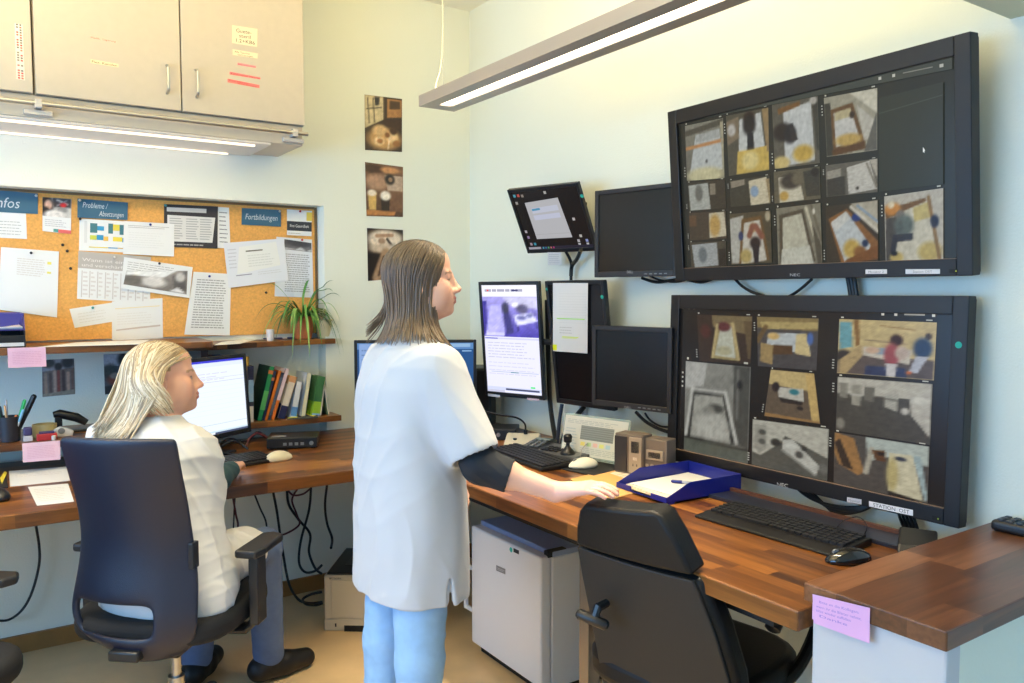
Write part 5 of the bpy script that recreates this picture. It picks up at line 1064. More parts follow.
book('upright navy and grey book between the yellow and green ones',251,251,366,5.5,.15,(40,40,70),(50,50,80),y=3.60,bands=((0,.28,(216,206,180)),(.3,.36,(40,50,60)),(.36,.75,(150,176,190)),(.8,.95,(30,30,54))))
book('large dark green book with bright green spine, leaning right',259.5,272,367,5.5,.16,(24,130,74),(8,58,40),y=3.60,bands=((.86,.93,(206,110,50)),(.2,.55,(90,170,90))))
book('thin navy book leaning against the green one',263,275,371,3.5,.15,(40,44,76),(30,32,50),bands=((.8,.86,(206,110,60)),))
book('thin bright orange book, first of two orange spines',265.8,280,371,3.6,.15,(230,120,30),(214,104,30))
book('thin charcoal book between the two orange spines',268.8,282.8,373,3.2,.15,(66,70,86),(56,58,70),bands=((.1,.9,(90,94,106)),))
book('orange book with pale pink upper spine, leaning right',272.5,287.5,369,4,.16,(228,120,44),(216,200,206),bands=((.38,1,(226,196,196)),))
book('cream and tan book with navy lower half',281,293.5,377,8,.15,(226,208,186),(226,206,176),bands=((0,.3,(34,38,76)),(.86,1,(206,150,100))),front=((0,.33,(34,38,76)),(.33,.8,(230,216,196)),(.8,1,(214,160,106))))
book('pale blue book in front of the white one',293,299.5,382,7,.14,(226,224,220),(188,206,232),bands=((.05,.3,(90,140,196)),))
book('tall white book with cream spine',303,309.5,373.5,5,.15,(236,226,190),(206,214,226))
book('green picture book with a pale animal on its cover',315.5,321.5,377,9,.14,(110,150,90),(96,140,70),y=3.60,bands=((0,.06,(130,170,210)),(.06,.36,(150,190,50)),(.36,1,(60,112,66))),front=((0,.36,(140,186,50)),(.36,1,(70,120,70))))
t=thing('booklet','open booklet standing like a tent at the shelf\'s right end','booklet',(1.37,3.6,.864))
for s,k in ((-1,(176,166,150)),(1,(110,140,110))):
    b=MB(); b.M=M.Translation((ony(324.6,411,3.6).x,3.60,.864+.148))@M.Rotation(-s*.14,4,'Y'); b.mm((-.0035,0,-.148),(.0035,.12,0),k); b.mm((-.0036,-.0006,-.146),(.0036,0,-.002),(206,198,180)); obj('half',b,col_m,t)
c=Cv((0,0,.864+.006),(1,0,0),(0,1,0),(0,0,1)); c.quad_px([(296,411.5),(317,411),(318,417),(287,418.5)]); P=[c.P(*p) for p in c.q]
c.mb.prism(c.q,(0,0,.8645),(1,0,0),(0,1,0),(0,0,1),.005,(70,70,66)); c.poly([(.0,.5),(.4,.2),(.5,.35),(.1,.75)],(226,206,60)); c.poly([(.4,.1),(.95,.7),(.85,.9),(.38,.3)],(222,200,70)); c.poly([(0,.8),(.3,.75),(.3,.95),(0,1)],(206,206,80))
tag(obj('magazine',c.mb,paper_m,origin=sum(P,V((0,0,0)))/4),'dark magazine with yellow print lying flat before the books','magazine')
for lb,x0_,x1_,top,k,dp in (('dark folder standing behind the desk monitor\'s top edge',210,219,357,(26,32,44),.1),('blue folder standing behind the desk monitor\'s top edge',219.5,228,356.5,(40,110,190),.1),('white folder next to the blue one behind the monitor',229,235.5,357,(206,214,226),.1),('grey binder behind the white folder beside the yellow-edged book',236.5,243,358.5,(60,66,90),.1)):
    a,bq=ony(x0_,400,3.66),ony(x1_,400,3.66); z=ony(x0_,top,3.66).z
    t=thing('folder',lb,'folder',((a.x+bq.x)/2,3.66,.864),'folders behind the monitor'); b=MB(); b.mm((a.x,3.66,.864),(bq.x,3.79,z),k); obj('cover',b,col_m,t,bevel=.002)
    b=MB(); b.mm((a.x+.004,3.6585,.93),(bq.x-.004,3.66,.99),(200,200,200)); obj('spine_label',b,col_m,t)
# ---------------------------------------------------------------- plant shelf
pc=V((ony(305,335,3.70).x,3.725,1.221))
t=thing('spider_plant','green spider plant in a terracotta pot with arching leaves','potted plant',pc)
b=MB(); b.lathe([(.036,0),(.04,.004),(.052,.085),(.057,.087),(.058,.108),(.052,.109),(.048,.095),(.002,.093)],pc,28); obj('pot',b,mat('terracotta',(196,112,62),.8,var=.08),t)
b=MB(); b.lathe([(.047,.09),(.03,.1),(.002,.101)],pc,20); obj('soil',b,mat('soil',(50,36,26),.95),t)
def leaf(b,az,L,rise,droop,w,col):
    o=pc+V((math.cos(az)*.012,math.sin(az)*.012,.098)); d=V((math.cos(az),math.sin(az),0)); sd=V((-d.y,d.x,0)); n=11; vs=[];fs=[]
    for i in range(n+1):
        s=i/n; p=o+d*(L*s*(1-.18*s))+V((0,0,1))*(rise*L*(1-(1-s)**2)-droop*L*s**2.6)
        lim=3.775 if p.x<1.39 else 3.69
        if p.y>lim: p.y=lim-min(.05,(p.y-lim)*.3)
        ww=w*(.55+.9*s)*(1-s**4)+.0004 if s<.6 else w*1.1*(1-((s-.5)/.5)**2*.97)
        vs+= [p-sd*ww,p+V((0,0,-ww*.5)),p+sd*ww]
    for i in range(n):
        a=i*3; fs+=[(a,a+1,a+4,a+3),(a+1,a+2,a+5,a+4)]
    sm=b.smooth;b.smooth=True;b.add(vs,fs,None,[lin(col)]*len(fs));b.smooth=sm
b=MB(); rr=random.Random(12); G_=[(86,132,52),(110,158,66),(66,108,46),(140,176,88),(96,146,60),(48,84,40)]
for i in range(84):
    az=rr.uniform(0,2*math.pi); fwd=-math.sin(az)
    L=rr.uniform(.10,.22)*(1.0 if fwd>-.2 else .55); leaf(b,az,L,rr.uniform(.25,.75),rr.uniform(.5,1.0),rr.uniform(.0035,.006),rr.choice(G_))
for az,L,ri,dr in ((-1.75,.20,.35,1.25),(-1.3,.17,.4,1.2),(-.15,.22,.4,1.2),(-.35,.2,.5,1.5),(3.0,.26,.5,.55),(3.3,.25,.35,.8),(2.75,.2,1.0,.2),(.5,.16,1.1,.3),(-.1,.2,.8,.3),(-2.2,.2,.5,1.4),(-.6,.2,.5,1.4),(-2.6,.22,.45,.9),(1.2,.14,1.4,.1),(.1,.15,1.3,.1)): leaf(b,az,L,ri,dr,.0055,rr.choice(G_))
obj('leaves',b,mat('leaf_green',(255,255,255),.45,attr=True),t)
pp=V((ony(325,334,3.73).x,3.735,1.221)); t=thing('flower_pot','cream empty pot half hidden behind the spider plant','flower pot',pp)
b=MB(); b.lathe([(.03,0),(.036,.01),(.042,.06),(.042,.085),(.046,.087),(.046,.092),(.038,.092),(.036,.07),(.002,.06)],pp,24); obj('pot',b,mat('cream_glaze',(222,206,160),.35),t)
pp=V((ony(269,337,3.68).x,3.66,1.221)); t=thing('candle_glass','small frosted glass with pinkish candle left of the plant','candle',pp)
b=MB(); b.lathe([(.014,0),(.016,.002),(.018,.052),(.0165,.052),(.0145,.004),(.002,.003)],pp,20); obj('glass',b,mat('frosted_glass',(222,214,210),.3),t)
b=MB(); b.lathe([(.013,.003),(.0155,.036),(.002,.037)],pp,20); obj('wax',b,mat('pink_wax',(226,180,176),.5),t)
for lb,xa,xb_,dy in (('slim blue pen lying on the plant shelf left of candle',248,264,0),('slim blue pen lying on the plant shelf right of candle',276,291,.004)):
    a,bq=onz(xa,336.4,1.226),onz(xb_,335.4,1.226); a.y=bq.y=3.755; b=MB(); b.tube([a,a.lerp(bq,.05),bq.lerp(a,.08),bq],[.002,.0042,.0042,.0012],8)
    tag(obj('pen',b,mat('pen_navy',(52,58,100),.4),origin=a),lb,'pen')
# document trays on the left shelf
sx=ony(26,346,3.46).x
t=thing('paper_tray','purple upper letter tray with papers on the left shelf','letter tray',(sx-.14,3.6,1.30)); 
b=MB(); z=1.302; b.mm((sx-.26,3.47,z),(sx,3.75,z+.004)); b.mm((sx-.004,3.52,z),(sx,3.75,z+.062)); b.mm((sx-.26,3.746,z),(sx,3.75,z+.062)); b.prism([(3.47,z),(3.53,z),(3.53,z+.062)],(sx-.004,0,0),(0,1,0),(0,0,1),(1,0,0),.004); b.prism([(sx-.26,z+.062),(sx,z+.062),(sx-.02,z+.02),(sx-.08,z+.012),(sx-.26,z+.04)],(0,3.5,0),(1,0,0),(0,0,1),(0,1,0),.004); obj('tray',b,mat('purple_plastic',(70,62,140),.35),t,bevel=.001)
t=thing('paper_tray','black lower letter tray with a white label on the left shelf','letter tray',(sx-.14,3.6,1.238))
b=MB(); z=1.2385; b.mm((sx-.26,3.47,z),(sx,3.75,z+.005)); b.mm((sx-.005,3.47,z),(sx,3.75,z+.0625)); b.mm((sx-.26,3.745,z),(sx,3.75,z+.0625)); b.mm((sx-.26,3.475,z),(sx,3.48,z+.045)); obj('tray',b,blackm,t,bevel=.001)
b=MB(); b.mm((sx-.10,3.472,z+.004),(sx-.004,3.4748,z+.018),(222,218,214)); obj('label_strip',b,col_m,t)
for k in range(3):
    b=MB(); b.mm((sx-.25,3.485-.008*k,1.3065+.003*k),(sx-.008,3.735,1.309+.003*k),(226-4*k,222-4*k,220)); tag(obj('paper',b,paper_m,origin=(sx-.13,3.6,1.307)),'sheet in the pile lying in the purple letter tray','paper','papers in the purple tray')
# ---------------------------------------------------------------- pens and tape on the low left shelf
zs=.8865
pp=V((ony(10,440,3.50).x,3.505,zs)); t=thing('pen_cup','dark mesh pen cup on the low left shelf','pen cup',pp)
b=MB(); b.lathe([(.03,0),(.034,.002),(.038,.095),(.036,.095),(.032,.004),(.002,.003)],pp,24); obj('cup',b,mat('dark_mesh',(40,36,40),.5),t)
pens=[('green felt pen with pale body leaning right in the cup',(.012,-.01),(.052,-.012),.155,.006,(40,160,90),(150,190,90)),('large black marker leaning far right out of the cup',(.014,.0),(.085,0),.17,.0095,(24,24,26),(30,28,30)),('wooden pencil in the pen cup',(0,-.015),(-.014,-.02),.14,.0036,(206,160,110),(216,170,120)),('thin silver pen sticking up highest at the cup\'s left',(-.005,0),(-.008,.005),.158,.004,(150,150,160),(90,90,100)),('blue and white pen leaning right below the green one',(.008,-.02),(.046,-.026),.12,.005,(120,170,206),(216,220,226)),('orange pen in the pen cup',(.004,-.02),(.022,-.024),.10,.005,(214,110,40),(226,140,60)),('dark pen at the cup\'s left rim',(-.016,.0),(-.028,0),.135,.0045,(30,30,34),(40,40,46)),('dark green pen leaning left in the cup',(-.018,-.01),(-.034,-.014),.12,.0045,(30,110,70),(40,60,56))]
for lb,a0,a1,h,r,k1_,k2_ in pens:
    a=pp+V((a0[0]*.8,a0[1]*.8,.006)); bq=pp+V((a1[0],a1[1],h)); t=thing('pen',lb,'pen',a,'pens in the cup')
    b=MB(); b.tube([a,a.lerp(bq,.04),a.lerp(bq,.6)],[.001,r*.9,r],8,k2_); obj('barrel',b,col_m,t)
    b=MB(); b.tube([a.lerp(bq,.6),a.lerp(bq,.97),bq],[r*1.08,r*1.02,r*.5],8,k1_); obj('cap',b,col_m,t)
p=V((ony(28,439,3.47).x,3.475,zs)); t=thing('ink_stamp','small purple and grey stamp on the low left shelf','stamp',p)
b=MB(); b.box(p+V((0,0,.01)),(.03,.022,.02)); obj('base',b,mat('stamp_grey',(196,192,196),.4),t,bevel=.002)
b=MB(); b.box(p+V((0,0,.037)),(.028,.02,.032)); obj('grip',b,mat('stamp_purple',(70,60,100),.4),t,bevel=.005)
p=V((ony(45,436,3.53).x,3.54,zs)); b=MB(); b.lathe([(.038,0),(.042,.001),(.042,.05),(.036,.05),(.034,.002)],p,32); 
tag(obj('tape_roll',b,mat('tape_beige',(176,160,110),.4),origin=p),'wide roll of beige tape on the low left shelf','tape')
p=V((ony(47,439,3.46).x,3.462,zs)); t=thing('eraser_box','red and blue small box before the tape roll','box',p)
b=MB(); b.box(p+V((0,0,.0125)),(.068,.03,.025)); obj('box',b,mat('box_red',(176,44,44),.4),t,bevel=.003)
b=MB(); b.box(p+V((0,.004,.0285)),(.05,.022,.008)); obj('lid',b,mat('box_blue',(56,48,96),.4),t,bevel=.002)
p=V((ony(64,435,3.50).x,3.51,zs)); t=thing('tape_dispenser','white tape dispenser beside the black stapler','tape dispenser',p)
b=MB(); b.prism([(-.04,0),(.03,0),(.034,.02),(.01,.034),(-.012,.04),(-.034,.03)],p-V((0,.012,0)),(1,0,0),(0,0,1),(0,1,0),.024); obj('body',b,mat('dispenser_white',(200,198,196),.35),t,bevel=.004)
b=MB(); b.cyl(p+V((-.008,-.014,.024)),p+V((-.008,.014,.024)),.012,18); obj('reel',b,grey_m,t)
p=V((ony(69,432,3.57).x,3.60,zs)); t=thing('stapler','black stapler propped up behind the tape dispenser','stapler',p)
b=MB(); b.tube([p+V((-.05,0,.075)),p+V((-.03,0,.078)),p+V((.03,0,.058)),p+V((.065,0,.034))],[.012,.017,.018,.013],12); obj('arm',b,black,t)
b=MB(); b.mm(p+V((-.05,-.015,0)),p+V((.07,.015,.01))); b.mm(p+V((-.045,-.01,.01)),p+V((-.02,.01,.066))); obj('base',b,black,t,bevel=.003)
p=V((ony(54,440,3.44).x,3.44,zs)); b=MB(); b.lathe([(.007,0),(.008,.002),(.008,.016),(.006,.018),(.002,.0185)],p,16); tag(obj('bottle_cap',b,mat('cap_white',(216,206,196),.4),origin=p),'tiny white cap at the front edge of the low shelf','cap')
# ================================================================ task chair with the slotted black back
def rbox(b,c,d): b.box(c,d)
def task_chair(label,loc,ang,group=None):
    t=thing('office_chair',label,'office chair',loc,group); Mx=at(loc,ang)
    fab=mat('chair_back_fabric',(8,17,42),.42,spec=.6,bump=.25,bscale=500); pl=mat('chair_plastic',(24,25,29),.35); cus=mat('seat_fabric',(20,20,23),.85,bump=.2,bscale=400)
    # back shell: rows from the bottom up (height, half width, depth offset, sideways shift)
    rows=[(.40,.075,-.225,.03),(.435,.135,-.24,.02),(.475,.18,-.252,0),(.525,.190,-.252,-.005),(.565,.190,-.247,-.005),(.64,.182,-.236,0),(.72,.170,-.232,0),(.79,.166,-.24,0),(.87,.166,-.258,0),(.95,.168,-.277,0),(1.02,.170,-.295,0),(1.05,.168,-.302,0)]
    cols=[-1,-.9,-.75,-.5,-.2,.1,.42,.6,.8,.93,1]
    vs=[];fs=[]
    for z,w,y,sh in rows:
        for s in cols: vs.append((s*w+sh, y+.055*s*s*(1 if z<.95 else .8), z+(.0 if z<1.0 else -.006*abs(s)**4)))
    n=len(cols)
    for i in range(len(rows)-1):
        for j in range(n-1):
            if i in (2,3) and 1<=j<=5 : continue
            fs.append((i*n+j,i*n+j+1,(i+1)*n+j+1,(i+1)*n+j))
    b=MB(); b.M=Mx; b.add(vs,fs); o=obj('backrest',b,fab,t)
    d=o.modifiers.new('s','SOLIDIFY'); d.thickness=.022; d.offset=0
    d=o.modifiers.new('d','SUBSURF'); d.levels=2; d.render_levels=2
    for p in o.data.polygons: p.use_smooth=True
    b=MB(); b.M=Mx; b.box((.170,-.186,.70),(.016,.034,.075)); obj('tension_clip',b,pl,o,bevel=.003)
    # seat
    b=MB(); b.M=Mx
    pl2=[]; 
    for i in range(28):
        a=2*math.pi*i/28; ca,sa=math.cos(a),math.sin(a); pl2.append((.245*math.copysign(abs(ca)**.55,ca),.235*math.copysign(abs(sa)**.55,sa)+.01))
    b.prism(pl2,(0,0,.435),(1,0,0),(0,1,0),(0,0,1),.07); obj('seat',b,cus,t,bevel=.025,seg=4,smooth=True)
    b=MB(); b.M=Mx; b.box((0,-.02,.405),(.2,.28,.05)); b.box((0,-.2,.43),(.09,.14,.03)); b.tube([(0,-.2,.42),(0,-.235,.425)],[.025,.02],10); obj('mechanism',b,pl,t,bevel=.006)
    for s in (-1,1):
        b=MB(); b.M=Mx; b.prism([(-.040,-.085),(.03,-.09),(.040,-.04),(.038,.10),(.0,.12),(-.035,.10)],(s*.262,.035,.645),(1,0,0),(0,1,0),(0,0,1),.026); a=obj('armrest',b,mat('arm_pad',(34,33,34),.45),t,bevel=.008,seg=3)
        b=MB(); b.M=Mx; b.box((s*.272,.0,.54),(.03,.062,.21)); b.tube([(s*.272,.0,.45),(s*.24,-.01,.418),(s*.12,-.01,.41)],[.026,.026,.024],8,flat=.55); obj('arm_post',b,pl,a,bevel=.004)
    b=MB(); b.M=Mx; b.cyl((0,0,.1),(0,0,.25),.025,18); b.cyl((0,0,.24),(0,0,.40),.015,14); obj('gas_column',b,chrome,t)
    for k in range(5):
        q=2*math.pi*k/5+.45; dx,dy=math.cos(q),math.sin(q); b=MB(); b.M=Mx
        b.tube([(dx*.02,dy*.02,.105),(dx*.15,dy*.15,.095),(dx*.30,dy*.30,.07)],[.032,.026,.018],10,flat=.7); g=obj('base_leg',b,pl,t)
        b=MB(); b.M=Mx
        for s in (-.014,.014): b.cyl((dx*.29-dy*(s-.009),dy*.29+dx*(s-.009),.0285),(dx*.29-dy*(s+.009),dy*.29+dx*(s+.009),.0285),.028,18)
        b.cyl((dx*.29,dy*.29,.03),(dx*.29,dy*.29,.07),.009,10); obj('caster',b,rubber,g)
    return t
task_chair('black office chair with slotted backrest under the seated person',(.49,2.60,0),-41)
def copy_tree(o,parent=None):
    c=o.copy(); C.objects.link(c); c.parent=parent
    for ch in o.children: copy_tree(ch,c)
    return c
task_chair('office chair cut off by the left picture edge, only armrest and seat seen',(-.205,2.42,0),-128)
# ================================================================ leather chair at the right desk
t=thing('leather_chair','black leather office chair pushed up to the right-hand worktop','office chair',(1.55,1.42,0))
ML,MR=V((1.305,1.644,.765)),V((1.375,1.283,.763)); ln=(MR-ML); ln.z=0; ln.normalize(); fw=V((0,0,1)).cross(ln); fw=fw if fw.x>0 else -fw
upv=(V((0,0,1))*math.cos(rad(11))-fw*math.sin(rad(11))); nb=-fw*math.cos(rad(11))-V((0,0,1))*math.sin(rad(11))   # nb points back to the viewer side
O=(ML+MR)/2
def pp2(px,py):
    d=ray(px,py); w=EYE+d*((O-EYE).dot(nb)/d.dot(nb))-O; return (w.dot(ln),w.dot(upv))
leath=mat('black_leather',(9,9,11),.5,bump=.12,bscale=120,spec=.35); backp=mat('chair_back_shell',(30,27,25),.6,bump=.15,bscale=300)
def slab(name,rowsL,rowsR,d0,d1,m,bev,nc=9,curve=.010):
    b=MB(); vs=[];n=len(rowsL)
    for side in (d0,d1):
        for i in range(n):
            for j in range(nc):
                s=j/(nc-1); x=rowsL[i][0]*(1-s)+rowsR[i][0]*s; y=rowsL[i][1]*(1-s)+rowsR[i][1]*s; q=2*s-1
                vs.append(O+ln*x+upv*y+nb*(side-curve*q*q))
    fs=[]
    for i in range(n-1):
        for j in range(nc-1): a=i*nc+j; fs.append((a,a+1,a+nc+1,a+nc)); a+=n*nc; fs.append((a,a+nc,a+nc+1,a+1))
    N=n*nc; rim=[j for j in range(nc)]+[i*nc+nc-1 for i in range(1,n)]+[(n-1)*nc+j for j in range(nc-2,-1,-1)]+[i*nc for i in range(n-2,0,-1)]
    for i in range(len(rim)): a,c=rim[i],rim[(i+1)%len(rim)]; fs.append((a,N+a,N+c,c))
    b.smooth=True; b.add(vs,fs); return obj(name,b,m,t,bevel=bev,seg=3,angle=50)
hl=[pp2(*p) for p in ((583,505),(577,512),(574.5,528),(574,546))]; hr=[pp2(*p) for p in ((651,513),(660,519),(673,541),(691,578))]
slab('headrest',hl,hr,-.062,.004,leath,.010)
bl=[pp2(*p) for p in ((574.5,548),(579,575),(588,620),(600,683))]; br=[pp2(*p) for p in ((690,583),(699,604),(712,636),(726,683))]
bl.append((bl[-1][0]+.012,bl[-1][1]-.07)); br.append((br[-1][0]+.004,br[-1][1]-.09))
slab('backrest',bl,br,-.012,0,backp,.004)
b2l=[(a+.004,c) for a,c in bl]; b2r=[(a+.016,c) for a,c in br]
slab('back_cushion',b2l,b2r,-.075,-.012,leath,.018)
Cc=O+fw*.30; cb=V((Cc.x,Cc.y,0))
P_=lambda x,y,z: cb+(-ln)*(-x)+fw*y+V((0,0,z))
b=MB(); sq=[]
for i in range(28):
    a=2*math.pi*i/28; ca,sa=math.cos(a),math.sin(a); sq.append((.25*math.copysign(abs(ca)**.6,ca),.24*math.copysign(abs(sa)**.6,sa)))
b.prism(sq,cb+V((0,0,.38)),ln,fw,(0,0,1),.09); obj('seat',b,leath,t,bevel=.03,seg=4,smooth=True)
for s,lab in ((-1,0),(1,1)):
    x=s*.262
    b=MB(); b.tube(bez([P_(x,-.06,.60),P_(x,-.02,.622),P_(x,.1,.632),P_(x,.2,.62),P_(x,.24,.57)],6),[.014]+[.021]*23+[.016],12,flat=.75) ; a=obj('armrest',b,black,t)
    b=MB(); b.tube(bez([P_(x,.2,.60),P_(x,.19,.52),P_(x*.95,.08,.43),P_(x*.7,0,.385)],6),.017,10); obj('arm_bracket',b,black,a)
# lumbar adjusting bar on the left of the back
a,bq=dep(577,613,2.06),dep(608,626,2.02); b=MB(); b.tube([a,a.lerp(bq,.08),a.lerp(bq,.92),bq],[.009,.014,.014,.009],12); o=obj('adjusting_bar',b,black,t)
mid=a.lerp(bq,.55); b=MB(); b.tube([mid,mid+V((0.012,0,.03)),mid+fw*.05+V((0,0,.03))],[.011,.012,.012],8); obj('bar_holder',b,black,o)
b=MB(); b.box((0,0,0),(.2,.28,.05)); b.v=[cb+ln*p.x+fw*p.y+V((0,0,.355+p.z)) for p in b.v]; b.tube([P_(0,-.12,.35),P_(0,-.2,.37)],[.028,.024],10); obj('mechanism',b,black,t,bevel=.005)
b=MB(); b.cyl(P_(0,0,.1),P_(0,0,.34),.026,18); obj('gas_column',b,chrome,t)
for k in range(5):
    q=2*math.pi*k/5+.2; dx,dy=math.cos(q),math.sin(q); b=MB(); b.tube([P_(dx*.02,dy*.02,.1),P_(dx*.15,dy*.15,.095),P_(dx*.29,dy*.29,.075)],[.03,.025,.018],10,flat=.7); g=obj('base_leg',b,black,t)
    b=MB(); b.cyl(P_(dx*.28-dy*.02,dy*.28+dx*.02,.028),P_(dx*.28+dy*.02,dy*.28-dx*.02,.028),.028,18); b.cyl(P_(dx*.28,dy*.28,.03),P_(dx*.28,dy*.28,.075),.009,10); obj('caster',b,rubber,g)
# ================================================================ people
VOX=.004
def hdir(a): return np.array([math.cos(rad(a)),math.sin(rad(a)),0.])
class Head:
    def __init__(s,c,heading,pitch,sc,roll=0.):
        f=hdir(heading); l=np.array([-f[1],f[0],0]); z=np.array([0,0,1.]); p=rad(pitch)
        s.f=f*math.cos(p)+z*math.sin(p); s.u=z*math.cos(p)-f*math.sin(p); r=rad(roll); s.l=l*math.cos(r)+s.u*math.sin(r); s.u=s.u*math.cos(r)-l*math.sin(r)
        s.c=np.array(c,float); s.k=sc; s.R=np.stack([s.f,s.l,s.u],1)
    def w(s,x,y,z): return s.c+s.k*(s.f*x+s.l*y+s.u*z)
    def loc(s,P): return ((P-s.c)@s.R)/s.k
    def build(s,F,neck):
        k=s.k; E=lambda c,r,kk=.015,op='u': F.el(s.w(*c),[q*k for q in r],s.R,kk,op); RC=lambda a,b,ra,rb,kk=.015,op='u': F.rc(s.w(*a),s.w(*b),ra*k,rb*k,kk,op)
        E((-.015,0,.034),(.091,.072,.082)); E((.036,0,.05),(.052,.058,.054),.02); E((.036,0,-.03),(.05,.052,.066),.025)
        for t in (-1,1):
            RC((-.004,t*.05,-.05),(.058,t*.016,-.09),.018,.016,.02); E((.052,t*.040,-.022),(.03,.021,.025),.025); E((.036,t*.040,-.052),(.04,.02,.036),.03); RC((.078,t*.012,.02),(.07,t*.04,.022),.011,.009,.015)
        E((.074,0,-.058),(.024,.03,.034),.015); E((.076,0,-.091),(.018,.018,.015),.014)
        for t in (-1,1): E((.1035,t*.033,.0),(.018,.016,.011),.010,'s')
        RC((.078,0,.016),(.084,0,-.036),.013,.015,.012); RC((.088,0,.012),(.108,0,-.024),.0075,.0085,.012); E((.110,0,-.029),(.0105,.0105,.009),.008)
        for t in (-1,1): E((.099,t*.0115,-.033),(.011,.0075,.0075),.006)
        E((.0965,0,-.0545),(.0085,.020,.0052),.004); E((.0955,0,-.0655),(.0085,.017,.0062),.004); RC((.105,-.02,-.0598),(.105,.02,-.0598),.0026,.0026,.002,'s')
        for t in (-1,1):
            F.el(s.w(.0745,t*.031,-.001),[.0118*k]*3,None,.001); RC((.084,t*.022,.0108),(.078,t*.043,.0088),.0036,.0034,.004); RC((.084,t*.024,-.0115),(.077,t*.042,-.010),.0025,.0025,.004)
            F.el(s.w(-.006,t*.073,-.01),[.018*k,.007*k,.031*k],s.R,.006); F.el(s.w(-.002,t*.081,-.006),[.009*k,.006*k,.016*k],s.R,.004,'s')
        b=np.array(neck,float); top=s.w(-.02,0,-.06); F.rc(top,b,.053*k,.055*k,.03); F.rc(s.w(.03,0,-.085),(top+b)/2,.03*k,.04*k,.03)
    def paint(s,P,col,hair,lips=(186,110,104),iris=(70,66,60),brow=(110,84,64),gaze=(1,0,0)):
        q=s.loc(P); near=np.linalg.norm(q,axis=1)<.2
        def put(m,c,a=1.): col[m]=col[m]*(1-a)+np.array(lin(c))*a
        x,y,z=q[:,0],q[:,1],np.array(q[:,2])
        put(near&(z<.02)&(z>-.06)&(np.abs(np.abs(y)-.043)<.02)&(x>.03),(228,146,128),.14); put(near&(x>.104),(226,150,134),.4)
        sc=near&(((z>.072-.35*np.maximum(x-.05,0)*0)&(x>-1)&(z>.062+.0*x)&(x<.085)&(z>.40*x+.052))|((x<.022)&(z>.025))|((x<-.03)&(z>-.07)))
        put(sc,hair)
        put(near&(x>.085)&(np.abs(y)<.021)&(((z+.0535)/.0068)**2+(y/.021)**2<1),lips,.85); put(near&(x>.085)&((((z+.0662)/.0075)**2+(y/.018)**2)<1),lips,.85)
        for t in (-1,1):
            yy=y-t*.031; put(near&(x>.07)&(np.abs(yy)<.020)&(np.abs(z-.0235+.10*np.abs(yy-t*.0))<.0034),brow,.8)
            d=((yy/.0100)**2+((z+.001)/.0058)**2); ed=np.sqrt((x-.0745)**2+yy**2+(z+.001)**2); put(near&(ed<.0128)&(d<1)&(x>.078),(176,156,146))
            put(near&(ed<.0130)&(x>.076)&(np.hypot(yy-gaze[1]*.006,z-gaze[2]*.003)<.0066),iris); put(near&(x>.070)&(x<.090)&(d>=.75)&(d<1.6)&(z>.001),(60,44,38),.8)
def hair_mesh(name,H,parent,m,cols,N,th0,th1,fall,pull,rr=.0030,part=(.066,-.07),seed=3,lift=.0,off=.0,push=None,sides=(-1,1),n1=9,n2=11,tipcol=None,zend=-.12):
    rnd=random.Random(seed); b=MB(); k=H.k; rx,ry,rz=.100,.079,.090; c0=np.array([-.013,0,.032])
    for i in range(N):
        side=sides[i%len(sides)]; u=rnd.random()**.9; th=rad(th0+(th1-th0)*u+rnd.uniform(-5,5)); lay=rnd.random()*.007+off
        px=part[0]+(part[1]-part[0])*u+rnd.uniform(-.006,.006); s0=np.array([px-c0[0],side*rnd.uniform(.001,.006)-.008,0]); s0/=np.array([rx,ry,rz]); s0[2]=math.sqrt(max(.02,1-s0[0]**2-s0[1]**2)); s0/=np.linalg.norm(s0)
        e=np.array([math.cos(th),side*math.sin(th),zend+rnd.uniform(-.05,.03)]); e/=np.linalg.norm(e); om=math.acos(max(-1,min(1,s0@e))); pts=[]
        for j in range(n1+1):
            t=j/n1; d=(math.sin((1-t)*om)*s0+math.sin(t*om)*e)/max(1e-6,math.sin(om)); q=c0+d*np.array([rx+lay,ry+lay,rz+lay*(.3+.7*t)]); pts.append(H.w(*q))
        o=pts[-1]; outd=H.f*e[0]+H.l*e[1]; outd[2]=0; L=fall*(1+rnd.uniform(-.22,.07)); wv=rnd.uniform(-.008,.008)
        for j in range(1,n2+1):
            t=j/n2; p=o+np.array([0,0,-L*t])+pull(t,th,side,u,outd,L)+H.l*wv*math.sin(t*4); 
            if push: p=push(p)
            pts.append(p)
        for _ in range(6): pts=[pts[0]]+[(pts[a-1]+2*pts[a]+pts[a+1])/4 for a in range(1,len(pts)-1)]+[pts[-1]]
        nn=len(pts); r=[rr*(.75+.5*rnd.random())*(1 if j<nn-5 else (nn-j)/6+.12) for j in range(nn)]
        cc=np.array(lin(rnd.choice(cols))); sm=b.smooth
        f0=len(b.f); b.tube([V(p) for p in pts],r,5,None,flat=.6)
        if tipcol:
            kt=np.array(lin(tipcol)); m_=(nn-1)*5
            for a in range(f0,len(b.f)):
                w=min(1,max(0,((a-f0)//5)/(nn-1)-.35)); b.c[a]=tuple(cc*(1-w)+kt*w)
        else:
            for a in range(f0,len(b.f)): b.c[a]=tuple(cc)
    return obj(name,b,m,parent,angle=180)
